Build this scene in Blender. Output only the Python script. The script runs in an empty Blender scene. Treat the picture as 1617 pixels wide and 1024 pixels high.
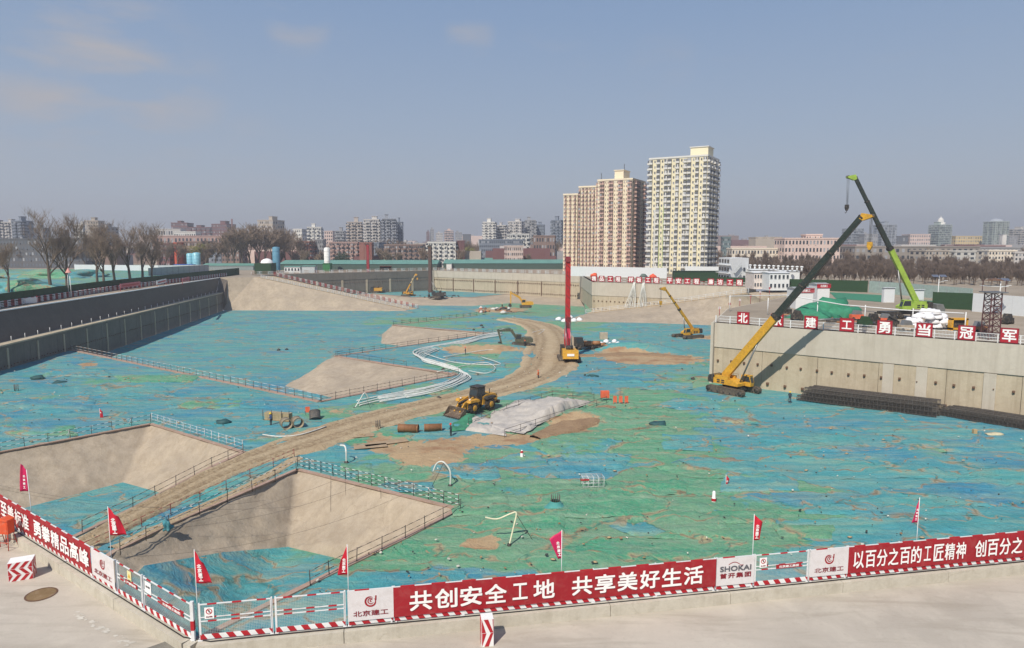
import bpy, math, random
from math import sin, cos, tan, pi, radians, sqrt, atan2, hypot
from mathutils import Vector, Matrix, noise, Euler
from mathutils.geometry import delaunay_2d_cdt, intersect_point_tri_2d
random.seed(7)
S = bpy.context.scene
COL = S.collection
# ---------------------------------------------------------------- camera
CAMZ = 13.8
FPX, CX, CY, HOR = 1078.0, 808.5, 512.0, 388.0
PITCH = math.atan((CY - HOR) / FPX)
cam_d = bpy.data.cameras.new('camera'); cam_d.lens = 24.0; cam_d.sensor_width = 36.0
cam_d.clip_start = 0.5; cam_d.clip_end = 9000
cam = bpy.data.objects.new('camera', cam_d); COL.objects.link(cam)
cam.location = (0, 0, CAMZ); cam.rotation_euler = (pi / 2 - PITCH, 0, 0)
S.camera = cam
FW = Vector((0, cos(PITCH), -sin(PITCH))); UP = Vector((0, sin(PITCH), cos(PITCH)))
def ray(px, py): return FW + Vector(((px - CX) / FPX, 0, 0)) - UP * ((py - CY) / FPX)
def P(px, py, z=-11.0):
    """world point on the level z that the photograph shows at (px, py)"""
    d = ray(px, py); t = (z - CAMZ) / d.z
    return Vector((d.x * t, d.y * t, z))
def W(px, py, Y):
    d = ray(px, py); t = Y / d.y
    return Vector((d.x * t, Y, CAMZ + d.z * t))
def proj(x, y, z):
    v = Vector((x, y, z - CAMZ)); dd = v.dot(FW)
    return CX + v.x / dd * FPX, CY - v.dot(UP) / dd * FPX
# ---------------------------------------------------------------- light
SUN_EL = radians(48); SH = Vector((0.46, 0.89)).normalized()   # shadows fall this way
sun_d = bpy.data.lights.new('sun', 'SUN'); sun_d.energy = 4.4; sun_d.angle = radians(0.5); sun_d.color = (1.0, 0.925, 0.81)
sun = bpy.data.objects.new('sun', sun_d); COL.objects.link(sun)
sun.rotation_euler = Vector((SH.x * cos(SUN_EL), SH.y * cos(SUN_EL), -sin(SUN_EL))).to_track_quat('-Z', 'Y').to_euler()
wd = bpy.data.worlds.new('World'); S.world = wd; wd.use_nodes = True
wn = wd.node_tree; wn.nodes.clear()
def wnode(t, **k):
    n = wn.nodes.new(t)
    for a, b in k.items(): setattr(n, a, b)
    return n
sky = wnode('ShaderNodeTexSky', sky_type='NISHITA', sun_disc=False, sun_elevation=SUN_EL,
            sun_rotation=atan2(-SH.x, -SH.y), altitude=0, air_density=1.6, dust_density=0.6, ozone_density=1.0)
bg = wnode('ShaderNodeBackground'); bg.inputs[1].default_value = 0.10
out = wnode('ShaderNodeOutputWorld')
# thin fair-weather cloud wisps
tc = wnode('ShaderNodeTexCoord'); mp = wnode('ShaderNodeMapping'); mp.inputs['Scale'].default_value = (1.6, 1.6, 6.0)
n1 = wnode('ShaderNodeTexNoise'); n1.inputs['Scale'].default_value = 4.5; n1.inputs['Detail'].default_value = 9; n1.inputs['Roughness'].default_value = 0.55
rp = wnode('ShaderNodeValToRGB'); rp.color_ramp.elements[0].position = 0.60; rp.color_ramp.elements[1].position = 0.80
mu = wnode('ShaderNodeMath', operation='MULTIPLY'); mu.inputs[1].default_value = 0.14; cmask = None
mx = wnode('ShaderNodeMixRGB'); mx.inputs[2].default_value = (3.75, 3.7, 3.95, 1)
tint = wnode('ShaderNodeHueSaturation'); tint.inputs['Saturation'].default_value = 0.72
L_ = wn.links.new
L_(tc.outputs['Generated'], mp.inputs['Vector']); L_(mp.outputs[0], n1.inputs['Vector']); L_(n1.outputs['Fac'], rp.inputs[0])

acc_ = None
for (px_, py_, wd_c, st_c) in ((150, 118, .990, .9), (215, 138, .993, .7), (470, 36, .9988, .6), (742, 56, .9992, .5), (1045, 104, .9985, .2), (400, 244, .998, .2), (5, 120, .992, .35)):
    d_ = ray(px_, py_).normalized(); dp = wnode('ShaderNodeVectorMath', operation='DOT_PRODUCT'); L_(tc.outputs['Generated'], dp.inputs[0]); dp.inputs[1].default_value = d_
    mr = wnode('ShaderNodeMapRange', clamp=True, interpolation_type='SMOOTHSTEP'); mr.inputs[1].default_value = wd_c; mr.inputs[2].default_value = 1.0 - (1 - wd_c) * .12; mr.inputs[4].default_value = st_c; L_(dp.outputs['Value'], mr.inputs[0])
    if acc_ is None: acc_ = mr
    else:
        a_ = wnode('ShaderNodeMath', operation='MAXIMUM'); L_(acc_.outputs[0], a_.inputs[0]); L_(mr.outputs[0], a_.inputs[1]); acc_ = a_
rp2 = wnode('ShaderNodeMapRange', clamp=True); rp2.inputs[1].default_value = .42; rp2.inputs[2].default_value = .68; L_(n1.outputs['Fac'], rp2.inputs[0])
lm_ = wnode('ShaderNodeMath', operation='MULTIPLY'); L_(rp2.outputs[0], lm_.inputs[0]); L_(acc_.outputs[0], lm_.inputs[1])
L_(rp.outputs[0], mu.inputs[0]); ad_ = wnode('ShaderNodeMath', operation='MAXIMUM'); L_(mu.outputs[0], ad_.inputs[0]); L_(lm_.outputs[0], ad_.inputs[1]); L_(ad_.outputs[0], mx.inputs[0]); L_(sky.outputs[0], tint.inputs['Color']); 
grad = wnode('ShaderNodeValToRGB'); sx = wnode('ShaderNodeSeparateXYZ'); L_(tc.outputs['Generated'], sx.inputs[0]); L_(sx.outputs[2], grad.inputs[0])
def _l(r, g, b): return tuple((((c / 255 + .055) / 1.055) ** 2.4) for c in (r, g, b)) + (1,)
er = grad.color_ramp.elements; er[0].position = 0.0; er[0].color = _l(150, 155, 170); er[1].position = 1.0; er[1].color = _l(58, 92, 148)
for p_, c_ in ((.07, _l(149, 160, 178)), (.16, _l(138, 155, 180)), (.30, _l(120, 144, 178)), (.48, _l(98, 128, 171))): e_ = er.new(p_); e_.color = c_
gm_ = wnode('ShaderNodeMixRGB', blend_type='MULTIPLY'); gm_.inputs[0].default_value = 1; gm_.inputs[2].default_value = (10, 10, 10, 1); L_(grad.outputs[0], gm_.inputs[1])
mg = wnode('ShaderNodeMixRGB'); mg.inputs[0].default_value = 0.88; L_(tint.outputs[0], mg.inputs[1]); L_(gm_.outputs[0], mg.inputs[2]); L_(mg.outputs[0], mx.inputs[1])
L_(mx.outputs[0], bg.inputs[0]); L_(bg.outputs[0], out.inputs[0])
S.view_settings.view_transform = 'Standard'; S.view_settings.look = 'None'
S.view_settings.exposure = 0.25; S.view_settings.gamma = 1.0; S.view_settings.use_curve_mapping = False
S.render.engine = 'CYCLES'; S.cycles.max_bounces = 6; S.cycles.volume_bounces = 0
# ---------------------------------------------------------------- helpers
def tag(o, label=None, cat=None, group=None, kind=None):
    if label: o['label'] = label
    if cat: o['category'] = cat
    if group: o['group'] = group
    if kind: o['kind'] = kind
    return o
def thing(name, label, cat, loc=(0, 0, 0), rz=0.0, group=None):
    o = bpy.data.objects.new(name, None); COL.objects.link(o); o.empty_display_size = 0.3
    o.location = loc; o.rotation_euler = (0, 0, rz)
    return tag(o, label, cat, group)
class MB:
    """collects faces; build() links them as one mesh object"""
    def __init__(s): s.v = []; s.f = []; s.sm = []; s.mi = []; s.cur = 0
    def add(s, vs, fs, smooth=False):
        b = len(s.v); s.v.extend([tuple(v) for v in vs])
        for f in fs: s.f.append([b + i for i in f]); s.sm.append(smooth); s.mi.append(s.cur)
        return s
    def box(s, c, d, rz=0.0, M=None):
        x, y, z = d[0] / 2, d[1] / 2, d[2] / 2
        vs = [Vector((i * x, j * y, k * z)) for k in (-1, 1) for i, j in ((-1, -1), (1, -1), (1, 1), (-1, 1))]
        if M is None: M = Matrix.Rotation(rz, 3, 'Z')
        vs = [M @ v + Vector(c) for v in vs]
        return s.add(vs, [(3, 2, 1, 0), (4, 5, 6, 7), (0, 1, 5, 4), (1, 2, 6, 5), (2, 3, 7, 6), (3, 0, 4, 7)])
    def beam(s, a, b, w, h=None, up=(0, 0, 1)):
        """rectangular bar from a to b"""
        a = Vector(a); b = Vector(b); h = h or w; d = b - a; l = d.length
        if l < 1e-6: return s
        z = d / l; u = Vector(up)
        if abs(z.dot(u)) > 0.98: u = Vector((0, 1, 0))
        x = z.cross(u).normalized(); y = x.cross(z)
        M = Matrix((x, z, y)).transposed()
        return s.box((a + b) / 2, (w, l, h), M=M)
    def tube(s, pts, r, n=6, cap=True, smooth=True):
        pts = [Vector(p) for p in pts]; m = len(pts)
        rs = r if isinstance(r, (list, tuple)) else [r] * m
        vs = []; prev = None
        for i, p in enumerate(pts):
            d = (pts[min(i + 1, m - 1)] - pts[max(i - 1, 0)])
            d = d.normalized() if d.length > 1e-9 else Vector((0, 0, 1))
            u = prev if prev is not None and abs(prev.dot(d)) < 0.95 else (Vector((0, 0, 1)) if abs(d.z) < 0.9 else Vector((1, 0, 0)))
            x = (u - d * u.dot(d)).normalized(); y = d.cross(x); prev = x
            for k in range(n):
                a = 2 * pi * k / n; vs.append(p + (x * cos(a) + y * sin(a)) * rs[i])
        fs = [(i * n + k, i * n + (k + 1) % n, (i + 1) * n + (k + 1) % n, (i + 1) * n + k) for i in range(m - 1) for k in range(n)]
        s.add(vs, fs, smooth)
        if cap:
            b = len(s.v) - m * n
            s.f.append([b + k for k in range(n - 1, -1, -1)]); s.sm.append(False); s.mi.append(s.cur)
            s.f.append([b + (m - 1) * n + k for k in range(n)]); s.sm.append(False); s.mi.append(s.cur)
        return s
    def lathe(s, prof, c=(0, 0, 0), n=16, M=None, smooth=True):
        vs = []
        for r, z in prof:
            for k in range(n):
                a = 2 * pi * k / n; vs.append(Vector((r * cos(a), r * sin(a), z)))
        if M is not None: vs = [M @ v for v in vs]
        vs = [v + Vector(c) for v in vs]
        m = len(prof)
        return s.add(vs, [(i * n + k, i * n + (k + 1) % n, (i + 1) * n + (k + 1) % n, (i + 1) * n + k) for i in range(m - 1) for k in range(n)], smooth)
    def prism(s, poly, y0, y1, M=None, T=(0, 0, 0)):
        """polygon in local x,z extruded along y"""
        n = len(poly); vs = [Vector((p[0], y0, p[1])) for p in poly] + [Vector((p[0], y1, p[1])) for p in poly]
        if M is not None: vs = [M @ v for v in vs]
        vs = [v + Vector(T) for v in vs]
        return s.add(vs, [tuple(range(n)), tuple(range(2 * n - 1, n - 1, -1))] + [(i, i + n, (i + 1) % n + n, (i + 1) % n) for i in range(n)])
    def mesh(s, name, mats):
        me = bpy.data.meshes.new(name); me.from_pydata(s.v, [], s.f)
        me.polygons.foreach_set('use_smooth', s.sm); me.polygons.foreach_set('material_index', s.mi)
        for m in (mats if isinstance(mats, (list, tuple)) else [mats]): me.materials.append(m)
        me.update(); return me
    def build(s, name, mats, parent=None, **k):
        return obj(name, s.mesh(name, mats), parent, **k)
def obj(name, me, parent=None, loc=None, rz=None, **k):
    o = bpy.data.objects.new(name, me); COL.objects.link(o)
    if parent: o.parent = parent
    if loc is not None: o.location = loc
    if rz is not None: o.rotation_euler = (0, 0, rz)
    return tag(o, **k)
def B(c, d, rz=0.0): return MB().box(c, d, rz)
kids = {}
def copy_tree(o, loc=None, rz=None, label=None, parent=None, scale=None):
    def rec(a, par):
        c = a.copy(); COL.objects.link(c)
        if par: c.parent = par
        for ch in list(a.children): rec(ch, c)
        return c
    c = rec(o, parent)
    if loc is not None: c.location = loc
    if rz is not None: c.rotation_euler = (0, 0, rz)
    if scale is not None: c.scale = (scale,) * 3 if not hasattr(scale, '__len__') else scale
    if label: c['label'] = label
    return c
# ---------------------------------------------------------------- materials
def srgb(r, g, b):
    f = lambda c: (c / 255 / 12.92) if c / 255 <= 0.04045 else ((c / 255 + 0.055) / 1.055) ** 2.4
    return (f(r), f(g), f(b), 1)
class NT:
    def __init__(s, m): s.t = m.node_tree; s.L = s.t.links.new
    def n(s, ty, **k):
        x = s.t.nodes.new(ty)
        for a, b in k.items():
            if a == 'ins':
                for i, v in b.items():
                    if hasattr(v, 'is_linked') or hasattr(v, 'links'): s.L(v, x.inputs[i])
                    else: x.inputs[i].default_value = v
            else: setattr(x, a, b)
        return x
    def math(s, op, a, b=0.0, clamp=False):
        x = s.n('ShaderNodeMath', operation=op, use_clamp=clamp, ins={0: a, 1: b}); return x.outputs[0]
    def mix(s, f, a, b): return s.n('ShaderNodeMixRGB', ins={0: f, 1: a, 2: b}).outputs[0]
    def ramp(s, f, p0, p1):
        x = s.n('ShaderNodeMapRange', clamp=True, ins={0: f, 1: p0, 2: p1}); return x.outputs[0]
    def noise(s, vec, sc, det=4, rough=0.5, dist=0.0, col=False):
        x = s.n('ShaderNodeTexNoise', ins={'Vector': vec, 'Scale': sc, 'Detail': det, 'Roughness': rough, 'Distortion': dist})
        return x.outputs['Color' if col else 'Fac']
    def mapping(s, vec, scale=(1, 1, 1), rot=(0, 0, 0)):
        return s.n('ShaderNodeMapping', ins={'Vector': vec, 'Scale': scale, 'Rotation': rot}).outputs[0]
def newmat(name):
    m = bpy.data.materials.new(name); m.use_nodes = True
    return m, NT(m), m.node_tree.nodes['Principled BSDF']
MATS = {}
def mat(name, col, rough=0.7, metal=0.0, var=0.18, scale=1.2, bump=0.0, bscale=12.0, dirt=None, dirt_amt=0.35, stretch=None, emit=None, spec=None):
    """plain paint, metal, cloth or concrete: base colour with grain, blotches and optional dirt"""
    if name in MATS: return MATS[name]
    m, t, bs = newmat(name)
    pos = t.n('ShaderNodeTexCoord').outputs['Object']
    if stretch: pos = t.mapping(pos, stretch)
    a = t.noise(pos, scale, 6, 0.6)
    c0 = tuple(c * (1 - var) for c in col[:3]) + (1,); c1 = tuple(min(1, c * (1 + var)) for c in col[:3]) + (1,)
    c = t.mix(t.ramp(a, 0.3, 0.7), c0, c1)
    if dirt:
        d = t.noise(pos, scale * 2.7, 5, 0.65, 0.4)
        c = t.mix(t.math('MULTIPLY', t.ramp(d, 0.5, 0.68), dirt_amt), c, dirt)
    t.L(c, bs.inputs['Base Color'])
    bs.inputs['Roughness'].default_value = rough; bs.inputs['Metallic'].default_value = metal
    if spec is not None: bs.inputs['Specular IOR Level'].default_value = spec
    if bump:
        b = t.n('ShaderNodeBump', ins={'Strength': bump, 'Distance': 0.05, 'Height': t.noise(pos, bscale, 4, 0.6)})
        t.L(b.outputs[0], bs.inputs['Normal'])
    MATS[name] = m; return m
DUST = (0.30, 0.235, 0.17, 1)
def smat(name, r, g, b, **k): return mat(name, srgb(r, g, b), **k)
# netting spread over the pit floor: two dyes, soil showing through, folds and seams
def net_mat(name):
    m, t, bs = newmat(name)
    pos = t.n('ShaderNodeNewGeometry').outputs['Position']
    grn = t.n('ShaderNodeAttribute', attribute_name='green').outputs['Fac']
    drt = t.n('ShaderNodeAttribute', attribute_name='soil').outputs['Fac']
    warp = t.n('ShaderNodeMixRGB', blend_type='ADD', ins={0: 1.0, 1: pos, 2: t.n('ShaderNodeVectorMath', operation='SCALE', ins={0: t.noise(pos, 0.22, 3, 0.5, 0, True), 3: 7.0}).outputs[0]}).outputs[0]
    # sheets laid side by side
    vs = t.mapping(warp, (0.075, 0.22, 0.0), (0, 0, 0.6))
    vor = t.n('ShaderNodeTexVoronoi', ins={'Vector': vs, 'Scale': 1.0, 'Randomness': 0.9})
    cell = vor.outputs['Color']
    sep = t.n('ShaderNodeSeparateColor', ins={0: cell})
    edge = t.n('ShaderNodeTexVoronoi', feature='DISTANCE_TO_EDGE', ins={'Vector': vs, 'Scale': 1.0, 'Randomness': 0.9}).outputs['Distance']
    n_a = t.noise(pos, 0.12, 5, 0.6); n_b = t.noise(pos, 0.55, 6, 0.65, 0.6); n_c = t.noise(pos, 2.3, 5, 0.7)
    g = t.math('ADD', grn, t.math('ADD', t.math('MULTIPLY', t.math('SUBTRACT', sep.outputs[0], 0.5), 0.75), t.math('MULTIPLY', t.math('SUBTRACT', n_a, 0.5), 0.9)))
    g = t.math('ADD', g, t.math('MULTIPLY', t.math('SUBTRACT', n_b, 0.5), 0.35))
    gm = t.ramp(g, 0.46, 0.56)
    blue = t.mix(sep.outputs[1], srgb(72, 146, 154), srgb(54, 124, 156))
    blue = t.mix(t.math('MULTIPLY', t.ramp(n_a, 0.35, 0.65), 0.65), blue, srgb(82, 156, 146))
    green = t.mix(sep.outputs[2], srgb(60, 146, 108), srgb(92, 144, 110))
    green = t.mix(t.ramp(n_c, 0.4, 0.7), green, srgb(116, 154, 122))
    c = t.mix(gm, blue, green)
    # dust lying on the net
    dn = t.noise(t.mapping(pos, (0.5, 1.6, 1), (0, 0, 0.5)), 0.35, 7, 0.7, 0.8)
    c = t.mix(t.math('MULTIPLY', t.ramp(dn, 0.44, 0.7), 0.5), c, srgb(142, 146, 126))
    st = t.noise(t.mapping(pos, (0.07, 0.75, 1), (0, 0, -0.42)), 1.1, 5, 0.6, 0.4)
    c = t.mix(t.math('MULTIPLY', t.ramp(st, 0.5, 0.66), 0.42), c, srgb(150, 168, 142))
    c = t.mix(t.math('MULTIPLY', t.ramp(st, 0.46, 0.34), 0.25), c, srgb(30, 104, 104))
    # fold lines
    fm = t.mapping(warp, (0.35, 1.5, 1), (0, 0, 0.25))
    fold = t.noise(fm, 0.8, 6, 0.62, 1.2)
    rid = t.math('ABSOLUTE', t.math('SUBTRACT', fold, 0.5))
    crease = t.ramp(rid, 0.0, 0.022)
    c = t.mix(t.math('MULTIPLY', t.math('SUBTRACT', 1.0, crease), 0.35), c, srgb(30, 86, 92))
    fold2 = t.noise(t.mapping(warp, (1.3, 0.4, 1), (0, 0, -0.3)), 1.3, 5, 0.6, 1.0)
    sg = t.math('MULTIPLY', t.math('SUBTRACT', 1.0, t.ramp(t.math('ABSOLUTE', t.math('SUBTRACT', fold2, 0.5)), 0.0, 0.018)), 0.3)
    c = t.mix(sg, c, srgb(120, 175, 160))
    # soil in gaps, along seams and where heaps stand
    gap = t.math('MULTIPLY', t.math('SUBTRACT', 1.0, t.ramp(edge, 0.0, 0.045)), t.ramp(n_b, 0.46, 0.52))
    s1 = t.ramp(t.math('ADD', drt, t.math('MULTIPLY', t.math('SUBTRACT', n_b, 0.5), 0.95)), 0.47, 0.53)
    spots = t.ramp(t.noise(pos, 0.4, 7, 0.72, 1.0), 0.655, 0.68)
    soilf = t.math('MAXIMUM', t.math('MAXIMUM', gap, s1), spots)
    soil = t.mix(t.noise(pos, 0.9, 8, 0.7), srgb(144, 120, 92), srgb(190, 166, 130))
    soil = t.mix(t.ramp(t.noise(pos, 0.25, 3), 0.5, 0.65), soil, srgb(150, 116, 86))
    c = t.mix(soilf, c, soil)
    # seam edge line of each sheet
    seam = t.math('MULTIPLY', t.math('SUBTRACT', 1.0, t.ramp(edge, 0.0, 0.014)), t.math('SUBTRACT', 1.0, s1))
    c = t.mix(t.math('MULTIPLY', seam, 0.55), c, srgb(28, 84, 80))
    t.L(c, bs.inputs['Base Color']); bs.inputs['Roughness'].default_value = 0.78
    bs.inputs['Specular IOR Level'].default_value = 0.3
    h = t.math('ADD', t.math('MULTIPLY', fold, 1.3), t.math('ADD', t.math('MULTIPLY', n_c, 0.28), t.math('MULTIPLY', fold2, 0.6)))
    b = t.n('ShaderNodeBump', ins={'Strength': 0.45, 'Distance': 0.5, 'Height': h})
    t.L(b.outputs[0], bs.inputs['Normal'])
    return m
NET = net_mat('netting')
def soil_mat(name, c0, c1, c2, sc=0.3, bump=0.5, streak=None):
    m, t, bs = newmat(name)
    pos = t.n('ShaderNodeNewGeometry').outputs['Position']
    a = t.noise(pos, sc, 6, 0.6); b_ = t.noise(pos, sc * 5, 7, 0.7); d = t.noise(pos, sc * 22, 4, 0.7)
    c = t.mix(t.ramp(a, 0.35, 0.65), c0, c1)
    c = t.mix(t.math('MULTIPLY', t.ramp(b_, 0.45, 0.7), 0.5), c, c2)
    if streak:
        s_ = t.noise(t.mapping(pos, (1, 1, 0.06)), 0.9, 6, 0.7)
        c = t.mix(t.math('MULTIPLY', t.ramp(s_, 0.48, 0.72), 0.5), c, streak)
    c = t.mix(t.math('MULTIPLY', t.ramp(d, 0.35, 0.75), 0.25), c, c2)
    if name == 'road_soil':
        pk = t.n('ShaderNodeAttribute', attribute_name='packed').outputs['Fac']; c = t.mix(t.math('MULTIPLY', pk, t.ramp(b_, .3, .6)), c, srgb(132, 112, 86))
    ck = t.n('ShaderNodeTexVoronoi', feature='DISTANCE_TO_EDGE', ins={'Vector': t.n('ShaderNodeMixRGB', blend_type='ADD', ins={0: 1.0, 1: pos, 2: t.noise(pos, .8, 4, .6, 0, True)}).outputs[0], 'Scale': .22}).outputs['Distance']
    c = t.mix(t.math('MULTIPLY', t.math('MULTIPLY', t.math('SUBTRACT', 1.0, t.ramp(ck, 0.0, .008)), t.ramp(a, .45, .6)), .55), c, c2)
    t.L(c, bs.inputs['Base Color']); bs.inputs['Roughness'].default_value = 0.9
    bs.inputs['Specular IOR Level'].default_value = 0.2
    h = t.math('ADD', b_, t.math('MULTIPLY', d, 0.35))
    bb = t.n('ShaderNodeBump', ins={'Strength': bump, 'Distance': 0.2, 'Height': h}); t.L(bb.outputs[0], bs.inputs['Normal'])
    return m
SHOT = soil_mat('shotcrete', srgb(158, 146, 130), srgb(180, 166, 146), srgb(134, 120, 102), 0.16, 0.55, srgb(146, 132, 114))
SHOTP = soil_mat('rim_concrete', srgb(176, 150, 138), srgb(160, 138, 122), srgb(140, 112, 92), 0.5, 0.4)
DIRT = soil_mat('road_soil', srgb(178, 158, 128), srgb(190, 172, 142), srgb(136, 116, 90), 0.4, 1.0)
MOUND = soil_mat('mound_soil', srgb(146, 120, 94), srgb(164, 138, 108), srgb(118, 96, 74), 0.6, 0.9)
WALLC = soil_mat('pit_wall_concrete', srgb(176, 164, 142), srgb(188, 176, 154), srgb(158, 144, 122), 0.15, 0.25, srgb(140, 126, 104))
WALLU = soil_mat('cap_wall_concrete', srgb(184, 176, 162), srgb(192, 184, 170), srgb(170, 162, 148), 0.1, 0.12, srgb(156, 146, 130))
WALLD = soil_mat('shaded_wall_concrete', srgb(112, 108, 100), srgb(122, 118, 110), srgb(94, 90, 84), 0.15, 0.25, srgb(92, 88, 84))  # for the two shaded walls; part of their shade is in this colour
def street_mat():
    m, t, bs = newmat('street_concrete'); pos = t.n('ShaderNodeNewGeometry').outputs['Position']
    a = t.noise(pos, .09, 5, .6, .6); b_ = t.noise(pos, .5, 7, .7, .5); d = t.noise(pos, 7, 6, .75); e = t.noise(t.mapping(pos, (.25, 1.6, 1), (0, 0, -.12)), .7, 6, .65, .5)
    c = t.mix(t.ramp(a, .4, .6), srgb(182, 173, 160), srgb(166, 158, 146)); c = t.mix(t.math('MULTIPLY', t.ramp(b_, .46, .62), .45), c, srgb(192, 184, 170)); c = t.mix(t.math('MULTIPLY', t.ramp(e, .5, .66), .5), c, srgb(150, 142, 128))
    c = t.mix(t.math('MULTIPLY', t.ramp(d, .55, .75), .35), c, srgb(128, 118, 104)); sp = t.noise(pos, 1.7, 8, .8, 1.5); c = t.mix(t.math('MULTIPLY', t.ramp(sp, .66, .72), .5), c, srgb(120, 108, 92))
    w = t.n('ShaderNodeTexWave', wave_type='BANDS', ins={'Vector': t.mapping(pos, (.05, .9, 1), (0, 0, -.17)), 'Scale': .6, 'Distortion': 6.0, 'Detail': 4.0}).outputs['Fac']
    c = t.mix(t.math('MULTIPLY', t.ramp(w, .9, 1.0), t.math('MULTIPLY', t.ramp(b_, .4, .6), .28)), c, srgb(130, 120, 106))
    t.L(c, bs.inputs['Base Color']); bs.inputs['Roughness'].default_value = .85
    bb = t.n('ShaderNodeBump', ins={'Strength': .15, 'Distance': .02, 'Height': d}); t.L(bb.outputs[0], bs.inputs['Normal']); return m
STREET = street_mat()
GROUND = soil_mat('dusty_ground', srgb(160, 148, 132), srgb(146, 134, 118), srgb(120, 110, 96), 0.03, 0.2)
RED = smat('red_paint', 170, 26, 36, var=0.06); WHITE = smat('white_paint', 226, 226, 224, var=0.04, dirt=DUST, dirt_amt=0.15)
# ================================================================ ground and pit
F0, LO, PF = -11.0, -14.5, -16.0
def V2(x, y, z=F0): return Vector((x, y, z))
def inside(poly, x, y):
    c = False; n = len(poly); j = n - 1
    for i in range(n):
        xi, yi = poly[i][0], poly[i][1]; xj, yj = poly[j][0], poly[j][1]
        if (yi > y) != (yj > y) and x < (xj - xi) * (y - yi) / (yj - yi) + xi: c = not c
        j = i
    return c
def seg_d(x, y, a, b):
    dx, dy = b[0] - a[0], b[1] - a[1]; l = dx * dx + dy * dy
    t = max(0, min(1, ((x - a[0]) * dx + (y - a[1]) * dy) / l)) if l else 0
    return hypot(x - a[0] - dx * t, y - a[1] - dy * t)
def poly_d(x, y, poly, closed=True):
    n = len(poly); return min(seg_d(x, y, poly[i], poly[(i + 1) % n]) for i in range(n if closed else n - 1))
# colour fields read in the photograph: (px, py, radius x, radius y, strength)
GREENS = [(860, 800, 300, 80, .62), (700, 850, 170, 60, .75), (1060, 760, 170, 60, .5), (1130, 840, 200, 50, .62), (900, 640, 130, 45, .72), (980, 660, 120, 35, .6),
          (660, 640, 120, 30, .72), (780, 560, 90, 30, .62), (840, 490, 110, 18, 1.0), (665, 508, 70, 10, 1.0), (1080, 600, 70, 30, .45), (1000, 705, 180, 26, .9), (640, 745, 110, 30, .75),
          (560, 690, 90, 25, .6), (1260, 790, 120, 40, .35), (900, 520, 60, 15, .8), (1010, 455, 60, 10, .3), (120, 600, 220, 40, .22), (60, 690, 150, 30, .4), (870, 460, 60, 8, .7), (700, 452, 80, 8, .55), (930, 880, 300, 40, .55)]
SOILS = [(680, 718, 78, 26, .9), (600, 700, 40, 18, .5), (640, 765, 60, 10, .5), (1045, 568, 90, 11, .95), (980, 556, 45, 12, .8), (760, 552, 90, 10, .9), (940, 660, 60, 10, .0), (770, 857, 42, 16, .75), (700, 858, 60, 14, .3),
         (905, 665, 60, 22, .8), (1130, 533, 90, 6, .7), (800, 694, 90, 14, .8), (140, 576, 30, 5, .75), (530, 650, 50, 12, .5), (470, 690, 60, 12, .6), (1230, 668, 60, 10, .25), (1300, 720, 60, 12, .2), (790, 490, 60, 6, .85),
         (560, 678, 70, 12, .4), (1090, 850, 60, 10, .3), (640, 880, 90, 14, .35), (905, 505, 30, 8, .5), (880, 600, 90, 16, .35), (1000, 602, 50, 7, .35), (1580, 720, 40, 8, .5), (1330, 640, 60, 6, .2)]
def field(L, px, py):
    s = 0
    for a, b, rx, ry, k in L:
        q = ((px - a) / rx) ** 2 + ((py - b) / ry) ** 2
        if q < 4: s += k * math.exp(-q * 1.1)
    return min(s, 1.1)
def fold_h(x, y):
    v = Vector((x, y, 0))
    h = noise.noise(v * 0.09) * 0.22 + noise.noise(v * 0.35 + Vector((5, 9, 1))) * 0.10
    r = 1 - abs(noise.noise(Vector((x * 0.25 + noise.noise(v * .2) * 1.5, y * 0.8, 3.3))) * 2.4)
    return h + max(r, 0) ** 3 * 0.12
def spacing(y): return 0.62 if y < 75 else 0.85 if y < 110 else 1.4 if y < 170 else 2.4 if y < 260 else 4.5
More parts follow.
